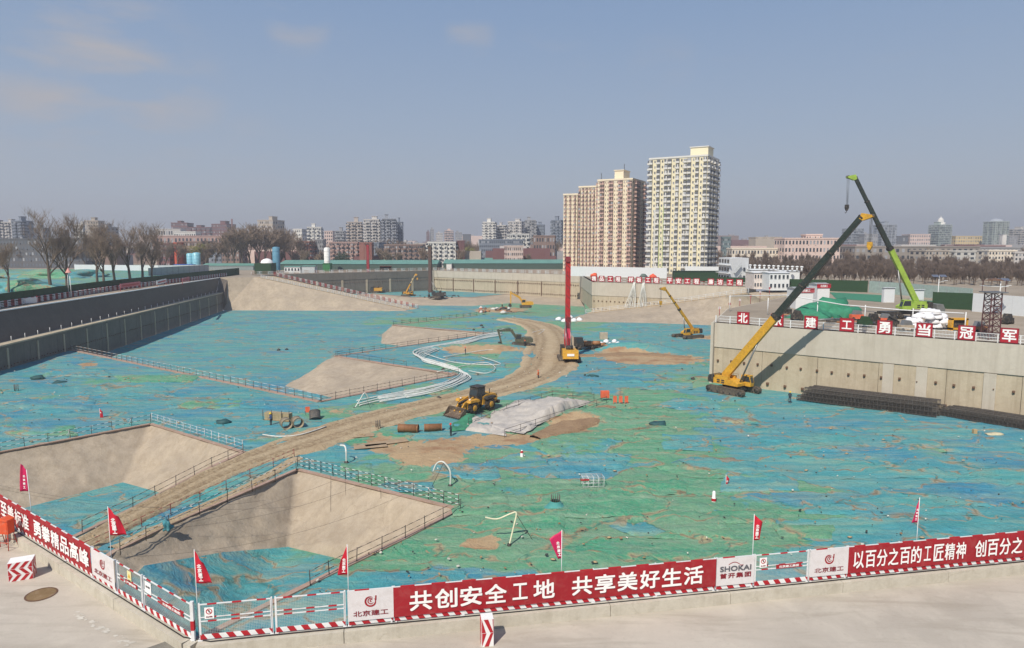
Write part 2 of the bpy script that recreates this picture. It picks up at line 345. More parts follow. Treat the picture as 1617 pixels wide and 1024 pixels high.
def sheet(name, outer, zf, holes=(), material=None, amp=1.0, steps=None, label=None, kind='structure', extra=None, fade=2.0):
    """ground sheet bounded by outer (and holes), triangulated with inner points; border vertices keep their exact level"""
    co, ed = [], []
    for poly in [outer] + list(holes):
        b = len(co); n = len(poly)
        pts = []
        for i in range(n):
            a = Vector(poly[i]); c = Vector(poly[(i + 1) % n]); l = (c - a).length
            k = max(1, min(40, int(l / 3.0)))
            for q in range(k): pts.append(a.lerp(c, q / k))
        for p in pts: co.append(p)
        m = len(pts); ed += [(b + i, b + (i + 1) % m) for i in range(m)]
    nb = len(co)
    ys = [p[1] for p in outer]; xs = [p[0] for p in outer]
    y = min(ys)
    while y < max(ys):
        s_ = (steps or spacing)(y); x = min(xs) + random.random() * s_
        while x < max(xs):
            jx, jy = x + random.uniform(-.3, .3) * s_, y + random.uniform(-.3, .3) * s_
            if abs(jx) < jy * 0.80 + 14 and inside(outer, jx, jy) and not any(inside(h, jx, jy) for h in holes):
                if poly_d(jx, jy, outer) > s_ * .5 and all(poly_d(jx, jy, h) > s_ * .5 for h in holes): co.append(Vector((jx, jy, 0)))
            x += s_
        y += s_
    v2, e2, f2, ov, oe, of = delaunay_2d_cdt([Vector((p[0], p[1])) for p in co], ed, [], 1, 1e-4)
    faces = []
    for f in f2:
        if len(f) < 3: continue
        cx = sum(v2[i].x for i in f) / len(f); cy = sum(v2[i].y for i in f) / len(f)
        if any(inside(h, cx, cy) for h in holes) or not inside(outer, cx, cy): continue
        if sum(v2[f[i]].x * v2[f[(i + 1) % len(f)]].y - v2[f[(i + 1) % len(f)]].x * v2[f[i]].y for i in range(len(f))) < 0: f = f[::-1]
        faces.append(list(f))
    verts, G, D = [], [], []
    for v, o in zip(v2, ov):
        border = any(i < nb for i in o)
        if border: z = co[min(o)].z
        else:
            z = zf(v.x, v.y)
            if amp:
                k = min(1, min([poly_d(v.x, v.y, outer)] + [poly_d(v.x, v.y, h) for h in holes]) / fade)
                z += fold_h(v.x, v.y) * amp * k
            if extra: z += extra(v.x, v.y)
        verts.append((v.x, v.y, z)); px, py = proj(v.x, v.y, z) if v.y > 3 else (0, 0)
        G.append(field(GREENS, px, py)); D.append(field(SOILS, px, py))
    me = bpy.data.meshes.new(name); me.from_pydata(verts, [], faces)
    me.polygons.foreach_set('use_smooth', [True] * len(me.polygons))
    for nm, arr in (('green', G), ('soil', D)):
        at = me.attributes.new(nm, 'FLOAT', 'POINT'); at.data.foreach_set('value', arr)
    me.materials.append(material or NET); me.update()
    return obj(name, me, label=label, kind=kind)
def bank(name, rim, toe, material, label=None, kind='structure', closed=False, nh=10, step=1.2, rough=0.2, sag=0.0, attrs=False):
    """earth bank between a rim line and a toe line with as many points"""
    mb = MB(); n = len(rim); rows = []
    for i in range(n if closed else n - 1):
        a, b = Vector(rim[i]), Vector(rim[(i + 1) % n]); c, d = Vector(toe[i]), Vector(toe[(i + 1) % n])
        k = max(1, int(max((b - a).length, (d - c).length) / step))
        for q in range(k + (1 if (not closed and i == n - 2) else 0)):
            t = q / k; top = a.lerp(b, t); bot = c.lerp(d, t); col_ = []
            for j in range(nh + 1):
                s_ = j / nh; p = top.lerp(bot, s_)
                if 0 < j < nh:
                    w = noise.noise(p * 0.22) * rough * 2.2 + noise.noise(p * 0.8) * rough + abs(noise.noise(Vector((p.x * 2.2, p.y * 2.2, p.z * .5)))) * rough * .6
                    p = p + Vector((0, -w * .6, w)) * 1.0 + Vector((0, 0, -sag * sin(pi * s_)))
                col_.append(p)
            rows.append(col_)
    m = len(rows); vs = [p for r in rows for p in r]; h = nh + 1; fs = []
    for i in range(m if closed else m - 1):
        for j in range(nh):
            i2 = (i + 1) % m
            fs.append((i * h + j, i * h + j + 1, i2 * h + j + 1, i2 * h + j))
    mb.add(vs, fs, True)
    o = mb.build(name, material, label=label, kind=kind)
    if attrs:
        me = o.data
        for nm, L in (('green', GREENS), ('soil', SOILS)):
            at = me.attributes.new(nm, 'FLOAT', 'POINT'); at.data.foreach_set('value', [field(L, *proj(*v.co)) for v in me.vertices])
    return o
# rim of the platform (pit floor), from the left wall round the three fingers
R = [P(105, 553), P(505, 635), P(722, 592), P(530, 563), P(775, 527), P(620, 514), P(752, 499)]
T = [R[0] + Vector((2.3, 3.2, 0)), R[1] + Vector((-.5, 4.5, 0)), V2(-26.2, 118.8), P(450, 610, LO), V2(-44.5, 156), V2(-18.7, 182.8), P(602, 543, LO), R[5] + Vector((-4, 3, 0)), R[6] + Vector((-3, 4, 0))]
for t_ in T: t_.z = LO
Rx = [R[0], R[1], R[2], R[3], R[3], R[4], R[5], R[5], R[6]]
# left wall line and the far corner
WL0, WL1 = Vector((-101.0, 128.0)), Vector((-122.5, 288.0))
WLN = WL0 + (WL0 - WL1) * 0.55            # runs on towards the camera
def wl(y): t = (y - WL0.y) / (WL1.y - WL0.y); return WL0.x + (WL1.x - WL0.x) * t
R[0] = Vector((wl(R[0].y), R[0].y, F0)); Rx[0] = R[0]; T[0] = Vector((wl(R[0].y + 3.2), R[0].y + 3.2, LO))
LZ = -13.3; RP0 = P(402, 438, 0); RP1 = P(645, 490, LZ)
def zlow(x, y): return LO + (LZ - LO) * max(0, min(1, (y - 200) / 85))      # left ramp, its top line
RT0 = Vector((-121.0, 286.0, LZ)); RT1 = P(640, 491.5, LZ)
# far bank
FBR = [P(588, 464), P(650, 470), P(745, 470), P(800, 465), P(922, 471)]
FBT = [P(604, 476, LZ), P(655, 482.5, LZ), P(745, 483.5, LZ), P(805, 479, LZ), P(922, 484.5, LZ)]
RAMPR = P(925, 499)
# far walls
FC = Vector((-43.5, 380.0)); FL = Vector((-122.0, 320.0)); FR = Vector((32.0, 322.0)); SW0 = Vector((30.5, 259.0)); SW1 = Vector((81.0, 227.0))
# right ramp
RR = [P(925, 496), P(1040, 483, -7.6), P(1126, 471.5, -3.6), P(1182, 463.5, -1.0)]
RRT = [P(890, 508), P(1010, 510), P(1126, 514), V2(92, 196)]
# right block
K0 = P(1126, 509.5, 0); K1 = P(1617, 545, 0); K0 = Vector((K0.x, K0.y)); K1 = Vector((K1.x, K1.y)); KD = (K1 - K0).normalized(); K2 = K0 + KD * 190
KB = [Vector((K0.x, K0.y)), P(1150, 488, 0).xy, Vector((86, 205))]
# near fence line (kerb top)
KZ = 0.45
FPL = [(-260, 640), (-60, 775), (28.6, 839), (72.7, 870), (104, 893.5), (156, 919.5), (192, 940), (228.6, 963.6), (262, 987), (286, 1004)]
FPR = [(312, 1013.5), (430, 1005), (549, 997), (664, 989), (720, 985.5), (886, 970.6), (1088, 951), (1189, 941), (1277, 929), (1442, 908), (1617, 886), (1900, 850)]
def line_fit(a, b):   # straight base lines of the two fences
    return P(a[0], a[1], KZ), P(b[0], b[1], KZ)
LA, LB = line_fit((28.6, 839), (300, 1010)); RA, RB = line_fit((312, 1013.5), (1617, 886))
LFAR = LB + (LA - LB) * 2.6; RFAR = RA + (RB - RA) * 2.2
# pits in the platform
def pit(rim, toe): return [Vector(p) for p in rim], [Vector(p) for p in toe]
p1r = [P(385, 715), P(335, 738), P(210, 804), P(100, 857), V2(-49, 44), V2(-80, 58), P(-60, 726), P(238, 670)]
p1t = [P(330, 752, PF), None, None, None, None, None, None, None]
c_ = P(194, 762, PF); 
p1t = [V2(-35.5, 76, PF), V2(-37.5, 72.5, PF), V2(-45.5, 58.5, PF), V2(-48.5, 53.5, PF), V2(-54, 52, PF), V2(-70, 58, PF), V2(-55.6, 75.3, PF), c_]
p2r = [P(725, 805), P(640, 850), P(520, 908), V2(-20, 40.5), V2(-33, 39), P(180, 872), P(265, 830), P(470, 742)]
c2 = P(455, 864, PF)
pz2 = lambda x, y: min(-12.2, PF + max(0, -23 - x) * .49)
p2t = [V2(-13.5, 61, PF), V2(-16, 57.5, PF), V2(-19.5, 50.5, PF), V2(-22, 46, PF), V2(-30, 45.5, -12.6), V2(-30.3, 53.6, -12.4), V2(-26.5, 59.7, -14.1), c2]
# white-sheeted hollow by the loader
p3r = [P(835, 628), P(945, 634), P(958, 645), P(870, 692), P(730, 680)]
EDGE = 0.0
plat = [Vector((WLN.x, WLN.y, F0)), V2(-60, 30), V2(-22, 33), V2(-12, 24.2), V2(22, 30), V2(50, 34), V2(70, 40), Vector((K2.x, K2.y, F0)), Vector((K0.x + .0, K0.y, F0)),
        Vector((KB[1].x, KB[1].y, F0)), Vector((86, 200, F0)), RRT[3], RRT[2], RRT[1], RRT[0], RR[0], RAMPR, R[6], R[5], R[4], R[3], R[2], R[1], R[0]]
def mound(cx, cy, rx, ry, h, rot=0.0):
    def f(x, y):
        dx, dy = x - cx, y - cy; a = dx * cos(rot) + dy * sin(rot); b = -dx * sin(rot) + dy * cos(rot)
        q = (a / rx) ** 2 + (b / ry) ** 2
        return h * max(0, 1 - q) ** 1.3 * (1 + .35 * noise.noise(Vector((x, y, 0)) * .8)) if q < 1 else 0
    return f
mpts = [mound(P(1000, 553).x, P(1000, 553).y, 13, 5, 1.8, -.25), mound(P(700, 720).x, P(700, 720).y, 9, 5, .35), mound(P(760, 550).x, P(760, 550).y, 14, 6, 1.1), mound(P(920, 658).x, P(920, 658).y, 8, 4, .9, .5)]
floor = sheet('pit_floor', plat, lambda x, y: F0, holes=[p1r, p2r], extra=lambda x, y: sum(m(x, y) for m in mpts))
low = [T[0], T[1], T[2], T[3], T[4], T[5], T[6], T[7], T[8], FBT[4], FBT[3], FBT[2], FBT[1], FBT[0], RP1, RT1, RT0]
for t_ in (T[7], T[8]): t_.z = zlow(0, t_.y)
sheet('lower_pit_floor', low, zlow, amp=.9)
rz_ = [R[6], RAMPR, FBT[4], T[8]]
sheet('link_ramp', rz_, lambda x, y: F0 + (LO - F0) * max(0, min(1, (y - 240) / 72)), amp=.6)
bank('lower_pit_bank', Rx, T, SHOT)
bank('far_pit_bank', FBR, FBT, SHOT, nh=4, step=3)
bank('link_bank', [RAMPR, Vector((34, 322, F0))], [RAMPR + Vector((.3, 0, -.1)), FBT[4]], SHOT, nh=3, step=4)
farf = [RAMPR, RR[0], Vector((SW0.x, SW0.y, F0)), Vector((FR.x, FR.y, F0)), Vector((FC.x, FC.y, F0)), Vector((FL.x, FL.y, F0)), Vector((-110, 311, F0)), FBR[0], FBR[1], FBR[2], FBR[3], FBR[4]]
sheet('far_pit_floor', farf, lambda x, y: F0, amp=.8)
for nm, r_, t_ in (('left_pit', p1r, p1t), ('right_pit', p2r, p2t)):
    bank(nm + '_bank', r_, t_, SHOT, closed=True, nh=14, step=.7, rough=.2, sag=.15)
    sheet(nm + '_floor', t_, pz2 if nm[0] == 'r' else (lambda x, y: PF), amp=1.5)
# left ramp: face, roadway, far side
rd = Vector((5.5, 9.0, 0))
bank('left_ramp_bank', [RP0, RP1], [RT0, RT1], SHOT, nh=10, step=2.0, rough=.3)
bank('left_ramp_road', [RP0 + rd, RP1 + rd * .6], [RP0, RP1], DIRT, nh=4, step=4, rough=.05)
bank('left_ramp_back', [RP0 + rd, RP1 + rd * .6], [Vector((-110, 311, F0)), FBR[0]], SHOT, nh=4, step=4)
bank('corner_bank', [Vector((-125.5, 293, 0)), RP0], [RT0 + Vector((-1, 1, 0)), RT0], SHOT, nh=8, step=2, rough=.2)
# right ramp
bank('right_ramp_bank', RR, RRT, SHOT, nh=7, step=2.0, rough=.25)
swz = lambda t: -11 + 10 * t
bank('right_ramp_road', [Vector((SW0.x, SW0.y, -11)), Vector((SW0.x + (SW1.x - SW0.x) * .4, SW0.y + (SW1.y - SW0.y) * .4, -7.6)), Vector((SW0.x + (SW1.x - SW0.x) * .75, SW0.y + (SW1.y - SW0.y) * .75, -3.6)), Vector((SW1.x + 4, SW1.y, -1.0))], RR, DIRT, nh=3, step=4, rough=.05)
bank('right_ramp_head', [Vector((95, 228, 0)), Vector((98, 190, 0)), Vector((86, 200, 0))], [Vector((SW1.x + 4, SW1.y, -1.0)), RR[3], RRT[3]], SHOT, nh=3, step=4)
# street level around the pit: one sheet with the pit cut out
LT0, LT1 = P(0, 492, 0), Vector((-125.5, 293, 0))
LTN = LT0 + (LT0 - LT1) * .9
hole = [LTN, Vector((-60, 26, 0)), Vector((LFAR.x, LFAR.y, 0)), Vector((LB.x + .1, LB.y + .25, 0)), Vector((RA.x + .1, RA.y + .25, 0)), Vector((RFAR.x, RFAR.y + .3, 0)), Vector((K2.x, K2.y, 0)), Vector((K0.x, K0.y, 0)), Vector((KB[1].x, KB[1].y, 0)), Vector((86, 200, 0)), Vector((98, 190, 0)), Vector((95, 228, 0)),
        Vector((SW1.x, SW1.y, 0)), Vector((SW0.x, SW0.y, 0)), Vector((FR.x, FR.y, 0)), Vector((FC.x, FC.y, 0)), Vector((FL.x, FL.y, 0)), Vector((RP0.x + rd.x, RP0.y + rd.y, 0)), RP0, LT1]
big = [Vector((-6000, 8, 0)), Vector((6000, 8, 0)), Vector((6000, 8000, 0)), Vector((-6000, 8000, 0))]
hole2 = []
big = [Vector((-6500, -400, 0)), Vector((6500, -400, 0)), Vector((6500, 8000, 0)), Vector((-6500, 8000, 0))]
def flat_sheet(name, outer, holes, m, z=0.0):
    co, ed = [], []
    for poly in [outer] + holes:
        b = len(co); n = len(poly); co += [Vector((p[0], p[1])) for p in poly]; ed += [(b + i, b + (i + 1) % n) for i in range(n)]
    v2, e2, f2, *_ = delaunay_2d_cdt(co, ed, [], 1, 1e-4)
    fs = []
    for f in f2:
        cx = sum(v2[i].x for i in f) / len(f); cy = sum(v2[i].y for i in f) / len(f)
        if inside(outer, cx, cy) and not any(inside(h, cx, cy) for h in holes): fs.append(list(f) if sum(v2[f[i]].x * v2[f[(i + 1) % len(f)]].y - v2[f[(i + 1) % len(f)]].x * v2[f[i]].y for i in range(len(f))) > 0 else list(f)[::-1])
    mb = MB(); mb.add([(v.x, v.y, z) for v in v2], fs); return mb.build(name, m, kind='structure')
flat_sheet('ground', big, [hole], GROUND)
# ---------------------------------------------------------------- retaining walls
def wallrow(name, label, a, b, z0, z1, zc, mat_lo, mat_up, pan=6.0, cap=0.35, anchors=2, face=1, tops=True, berm=None):
    """pit wall from a to b (2-D), toe z0, top z1, cap wall above zc; joints between panels, anchor heads as parts"""
    a = Vector((a[0], a[1], 0)); b = Vector((b[0], b[1], 0)); d = (b - a); l = d.length; ang = atan2(d.y, d.x)
    o = thing(name, label, 'wall', a, ang)
    s = -face   # facing side of local y
    n = max(1, round(l / pan)); w = l / n; mb = []
    for i in range(n):
        x0 = i * w + .03; x1 = (i + 1) * w - .03; pr = (.03 if i % 2 else .0) + random.uniform(0, .03)
        me = MB().box(((x0 + x1) / 2, s * -(0.5 - pr), (z0 + zc) / 2 - .3), (x1 - x0, 1.0, zc - z0 + .6 - .04))
        me.build('panel', mat_lo, o)
    MB().box((l / 2, -s * .7, (z0 + zc) / 2 - .3), (l, 1.0, zc - z0 + .5)).build('backing', MATS['joint'], o)
    if z1 > zc: MB().box((l / 2, -s * .45, (z1 + zc) / 2), (l, 1.3, z1 - zc)).build('cap_wall', mat_up, o)
    return o, l, s, w, n
mat('joint', srgb(104, 94, 82)); mat('rust', srgb(96, 70, 52), dirt=DUST)
def anchors(o, l, s, rows, step, size, m='rust', jit=.1, xs=None):
    base = MB().box((0, s * size * .35, 0), (size, size * .7, size)).box((0, s * size * .9, 0), (size * .45, size * .5, size * .45)).mesh('anchor_head', MATS[m])
    cnt = 0
    for z in rows:
        x = step * .5
        while x < l:
            if cnt < 290: obj('anchor_head', base, o, loc=(x + random.uniform(-jit, jit), 0.02 * s, z + random.uniform(-jit, jit))); cnt += 1
            x += step
rw, l, s, w, n = wallrow('retaining_wall', 'tall sunlit beige retaining wall under the big red character signs at right', K0, K2, F0, 0, -4.35, WALLC, WALLU, pan=9.0)
anchors(rw, 60, s, [-6.7], 2.4, .34); anchors(rw, 110, s, [-10.0], 2.9, .42)
# pilaster strips on the lower wall
for x in (28.5, 33, 41.5, 56, 60.5, 73):
    MB().box((x, s * .12, (F0 - 4.4) / 2), (1.5, .3, 6.5)).build('pilaster', WALLU, rw)
MB().box((0.2, s * .0, -5.5), (.5, 1.6, 11.2)).build('corner_pier', WALLU, rw)
flat = [K0, KB[1], Vector((86, 200))]
for i in range(2):
    wallrow('side_wall', 'return side of the right retaining wall facing the beige ramp' if i == 0 else 'rear return wall behind the right block beside the beige ramp', flat[i], flat[i + 1], F0, -.01, -4.35, WALLC, WALLU, face=-1)
fr, l, s, w, n = wallrow('far_wall', 'long sunlit far pit wall with rows of anchor dots below the green hoarding', FC, FR, F0, 0, -3.6, WALLC, WALLU, pan=7.5)
anchors(fr, l, s, [-4.9, -9.8], 1.3, .46)
for i in range(0, n, 2): MB().box((i * w, s * .12, (F0 - 3.6) / 2), (.5, .3, 7)).build('drain_pipe', MATS['rust'], fr)
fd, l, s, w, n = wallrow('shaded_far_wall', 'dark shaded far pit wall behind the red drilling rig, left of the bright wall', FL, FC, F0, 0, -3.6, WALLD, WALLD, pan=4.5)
anchors(fd, l, s, [-5, -9.6], 1.3, .32)
for i in range(1, n, 3): MB().box((i * w, s * .12, (F0 - 3.6) / 2), (1.0, .3, 7)).build('pilaster', WALLC, fd)
MB().box((l - .8, s * .3, -5.5), (1.2, .7, 11)).build('corner_pier', WALLU, fd)
sj, l, s, w, n = wallrow('sign_wall', 'beige far pit wall below the row of sixteen small character signs', SW0, SW1, F0, 0, -5.0, WALLC, WALLU, pan=7)
anchors(sj, l * .9, s, [-7], 1.7, .38); anchors(sj, l * .4, s, [-10], 1.7, .38)
sj2, l, s, w, n = wallrow('step_wall', 'short pit wall stepping back between the sign wall and the long far wall', FR, SW0, F0, 0, -5.0, WALLC, WALLU, pan=7, face=1)
# left wall: vertical lower wall, berm and steep shotcrete slope above
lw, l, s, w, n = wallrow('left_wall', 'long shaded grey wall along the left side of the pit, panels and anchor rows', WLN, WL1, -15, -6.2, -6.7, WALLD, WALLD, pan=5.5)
for i in range(n):
    if i % 2: MB().box((i * w + w / 2, s * .1, -10.6), (.55, .26, 7.6)).build('pilaster', WALLC, lw)
anchors(lw, l, s, [-10.4], 1.15, .22); 
MB().box((l / 2, -s * 1.2, -6.05), (l, 3.4, .3)).build('berm', WALLC, lw)
me = MB().tube([(0, 0, 0), (0, 0, 1.1)], .06, 5).mesh('stub_pole', WHITE)
for i in range(int(l / 5)): obj('stub_pole', me, lw, loc=(i * 5 + 1, -s * 1.0, -5.9))
wa = Vector((WLN.x, WLN.y, -5.95)); wb = Vector((WL1.x, WL1.y, -5.95)); off = Vector((-2.2, 0, 0))
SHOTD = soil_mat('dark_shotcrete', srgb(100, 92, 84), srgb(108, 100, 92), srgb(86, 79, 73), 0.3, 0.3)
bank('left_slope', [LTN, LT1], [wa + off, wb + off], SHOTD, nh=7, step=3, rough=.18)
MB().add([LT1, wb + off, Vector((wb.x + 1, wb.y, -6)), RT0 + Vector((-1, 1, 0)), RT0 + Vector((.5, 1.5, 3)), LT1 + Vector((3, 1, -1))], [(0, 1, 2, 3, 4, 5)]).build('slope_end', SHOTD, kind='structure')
MB().beam(LTN + Vector((0, 0, .1)), LT1 + Vector((0, 0, .1)), .5, .25).build('slope_cap', WHITE, kind='structure')
# wall below the street side (out of view under the fence)
for a, b in ((LFAR, LB), (RA, RFAR)):
    a2, b2 = Vector((a.x, a.y)), Vector((b.x, b.y)); d = (b2 - a2).normalized(); nn = Vector((-d.y, d.x))
    MB().add([(a2.x + nn.x * .3, a2.y + nn.y * .3, 0.3), (b2.x + nn.x * .3, b2.y + nn.y * .3, 0.3), (b2.x + nn.x * .6, b2.y + nn.y * .6, -11.6), (a2.x + nn.x * .6, a2.y + nn.y * .6, -11.6)], [(0, 1, 2, 3)]).build('street_side_wall', WALLC, kind='structure')
# ---------------------------------------------------------------- pale rim strips
def strip(name, pts, w, m, z=.06, h=.12):
    mb = MB()
    for a, b in zip(pts, pts[1:]):
        a = Vector(a) + Vector((0, 0, z)); b = Vector(b) + Vector((0, 0, z)); mb.beam(a, b, w, h)
    return mb.build(name, m, kind='structure')
strip('rim_strip', R[:7], 1.0, SHOTP)
strip('rim_strip', [p1r[5], p1r[6], p1r[7], p1r[0], p1r[1], p1r[2], p1r[3], p1r[4]], .5, SHOTP)
strip('rim_strip', [p2r[3], p2r[2], p2r[1], p2r[0], p2r[7], p2r[6], p2r[5], p2r[4]], .5, SHOTP)
strip('rim_strip', FBR, .9, SHOTP)
# ---------------------------------------------------------------- haul road of packed soil
def ribbon(name, cen, wid, m, z=F0, lift=.10, ruts=True, step=1.2):
    c = [Vector(p) for p in cen]; pts = []
    for i in range(len(c) - 1):
        p0, p1_, p2_, p3_ = c[max(i - 1, 0)], c[i], c[i + 1], c[min(i + 2, len(c) - 1)]
        k = max(2, int((p2_ - p1_).length / step))
        for q in range(k):
            t = q / k
            pts.append((.5 * ((2 * p1_) + (-p0 + p2_) * t + (2 * p0 - 5 * p1_ + 4 * p2_ - p3_) * t * t + (-p0 + 3 * p1_ - 3 * p2_ + p3_) * t ** 3), wid[i] + (wid[i + 1] - wid[i]) * t))
    pts.append((c[-1], wid[-1])); nx = 14; vs = []
    for i, (p, w_) in enumerate(pts):
        d = (pts[min(i + 1, len(pts) - 1)][0] - pts[max(i - 1, 0)][0]); d.z = 0; d.normalize(); nn = Vector((-d.y, d.x, 0))
        for j in range(nx + 1):
            u = j / nx * 2 - 1; e = 1 + .16 * noise.noise(Vector((i * .35, 7 * u, 1.7))) if abs(u) > .9 else 1
            h = lift + .12 * (1 - u * u)
            if ruts:
                for r0 in (-.55, -.2, .2, .55): h -= .2 * math.exp(-((u - r0) / .07) ** 2)
            h += .15 * noise.noise(Vector((p.x * .8, p.y * .8, u * 4)))
            if abs(u) > .99: h = -.25
            q = p + nn * (u * w_ / 2 * e); vs.append((q.x, q.y, z + h + .12))
    fs = [(i * (nx + 1) + j, (i + 1) * (nx + 1) + j, (i + 1) * (nx + 1) + j + 1, i * (nx + 1) + j + 1) for i in range(len(pts) - 1) for j in range(nx)]
    mb = MB(); mb.add(vs, [f[::-1] for f in fs], True); o = mb.build(name, m, kind='structure')
    o.data.attributes.new('packed', 'FLOAT', 'POINT').data.foreach_set('value', [(sum(math.exp(-(((i % (nx + 1)) / nx * 2 - 1 - r0) / .12) ** 2) for r0 in (-.57, -.29, .29, .57)) if ruts else 0) for i in range(len(vs))]); return o
ribbon('haul_road', [P(118, 872), P(240, 803), P(372, 738), P(480, 700), P(600, 662), P(720, 632), P(815, 607), P(862, 583), P(868, 558), P(870, 535), P(850, 515), P(800, 504)], [3.0, 3.2, 4.4, 8, 9, 8, 9.5, 12, 14, 14, 12, 8], DIRT, lift=.14)
ribbon('side_track', [P(178, 868), P(300, 811), P(400, 765), P(470, 724)], [1.2, 1.2, 1.3, 1.6], DIRT, lift=-.03, ruts=False)
ribbon('soil_edge', [P(845, 694), P(885, 680), P(925, 664), P(962, 644)], [2, 4.5, 4.5, 2.5], MOUND, lift=.16, ruts=False, step=.8)
ribbon('side_track', [P(880, 560), P(930, 563), P(1000, 560), P(1090, 566)], [6, 4, 5, 3], MOUND, lift=.05, ruts=False)
# ---------------------------------------------------------------- street in front, kerb wall
st = [Vector((LFAR.x, LFAR.y)), Vector((LB.x, LB.y)), Vector((RA.x, RA.y)), Vector((RFAR.x, RFAR.y)), Vector((RFAR.x, 4)), Vector((-70, 4))]
flat_sheet('street', st, [], STREET, z=.012)
KERB = soil_mat('kerb_concrete', srgb(186, 180, 166), srgb(194, 188, 174), srgb(160, 152, 136), 0.5, 0.15, srgb(150, 142, 124))
LM = Vector(((LB.x + RA.x) / 2 - .0, (LB.y + RA.y) / 2 - .12, KZ))
for nm, a, b in (('kerb_wall', LFAR, LB), ('kerb_wall', LB, RA), ('kerb_wall', RA, RFAR)):
    a = Vector((a.x, a.y, 0)); b = Vector((b.x, b.y, 0)); l = (b - a).length; n = max(1, round(l / 5)); d = (b - a).normalized(); nn = Vector((-d.y, d.x, 0)); ang = atan2(d.y, d.x)
    k = thing(nm, {0: 'pale concrete kerb wall under the left run of fence', 1: 'short chamfered corner piece of the concrete kerb wall', 2: 'pale concrete kerb wall under the long right run of fence'}[(LFAR, LB, RA).index(LFAR if a.x < -30 else LB if l < 2 else RA)], 'kerb', a, ang)
    for i in range(n):
        w_ = l / n; MB().prism([(i * w_ + .012, 0), ((i + 1) * w_ - .012, 0), ((i + 1) * w_ - .012, KZ - .001), (i * w_ + .012, KZ - .001)], -.30, .14).build('kerb_block', KERB, k)
# ================================================================ near fence, banners, flags
def text_mesh(body, w, h, m, bold=0.018, name='lettering', sp=1.0):
    """flat lettering in the local x,z plane, centred, fitted to w x h, facing -y"""
    cu = bpy.data.curves.new('t', 'FONT'); cu.body = body; cu.size = 1; cu.resolution_u = 3; cu.offset = 0.0; cu.space_character = sp
    o = bpy.data.objects.new('t', cu); COL.objects.link(o); dg = bpy.context.evaluated_depsgraph_get()
    me = bpy.data.meshes.new_from_object(o.evaluated_get(dg)); bpy.data.objects.remove(o); bpy.data.curves.remove(cu)
    vs = me.vertices; x0 = min(v.co.x for v in vs); x1 = max(v.co.x for v in vs); y0 = min(v.co.y for v in vs); y1 = max(v.co.y for v in vs)
    sx, sy = w / (x1 - x0), (h / (y1 - y0) if h else w / (x1 - x0))
    for v in vs: v.co = ((v.co.x - (x0 + x1) / 2) * sx, 0, (v.co.y - (y0 + y1) / 2) * sy)
    b_ = bold * 1.3 * (w / (x1 - x0)); n = len(vs); V0 = [v.co.copy() for v in vs]; F0_ = [tuple(p.vertices) for p in me.polygons]; me2 = MB()
    for k, (dx, dz) in enumerate(((0, 0), (b_, b_), (-b_, b_), (b_, -b_), (-b_, -b_))): me2.add([c + Vector((dx, -.0012 * k, dz)) for c in V0], F0_)
    bpy.data.meshes.remove(me); return me2.mesh(name, m)
TXW = smat('sign_white', 236, 234, 232, var=.02, rough=.6); TXR = smat('sign_maroon', 130, 28, 40, var=.05, rough=.6)
BANR = smat('banner_red', 152, 22, 34, var=.12, rough=.55, scale=.9, bump=.35, bscale=2.2, dirt=srgb(176, 120, 110), dirt_amt=.18); BANW = smat('banner_white', 212, 208, 208, var=.04, rough=.5, dirt=DUST, dirt_amt=.2)
WM = MB(); rw_ = random.Random(2)
WM_ = None
PIPEW = smat('fence_white', 214, 216, 216, var=.04, dirt=DUST, dirt_amt=.3); GREY = smat('grey_metal', 120, 122, 124, metal=.3, rough=.5)
BLACK = smat('black_rubber', 26, 26, 28, rough=.6); TXG = smat('sign_grey', 92, 92, 98)
WIRE = smat('mesh_wire', 176, 186, 180, metal=.2, rough=.5)
# stripes as alternating chevron plates
def stripes(l, z0, z1, y, step, slant, mats=(0, 1)):
    a, b = MB(), MB(); n = max(2, round(l / step)); st_ = l / n
    for i in range(-1, n + 1):
        for k, mb in ((0, a), (1, b)):
            xs = [i * st_ + k * st_ / 2, i * st_ + (k + 1) * st_ / 2]
            q = [(max(0, min(l, xs[0] + slant)), z1), (max(0, min(l, xs[1] + slant)), z1), (max(0, min(l, xs[1])), z0), (max(0, min(l, xs[0])), z0)]
            if q[1][0] - q[0][0] > .01 or q[2][0] - q[3][0] > .01: mb.prism([q[3], q[2], q[1], q[0]], y - .012, y + .012)
    return a, b
FH = 1.32
class Bands:
    def __init__(s, red, r, y, z): s.xs = []; s.a = (red, r, y, z)
    def build(s, name, m, par, loc=(0, 0, 0)):
        red, r, y, z = s.a; me = MB().box((0, 0, 0), (red, r * 2 + .008, r * 2 + .008)).mesh(name, m)
        for x in s.xs: obj(name, me, par, loc=(x + loc[0], y + loc[1], z + loc[2]))
def bar_dashes(l, y, z, r=.02, red=.28, gap=.75):
    w, rr = MB(), MB(); w.box((l / 2, y, z), (l, r * 2, r * 2)); x = .25
    rr = Bands(red, r, y, z)
    while x + red < l - .1: rr.xs.append(x + red / 2); x += gap
    return w, rr
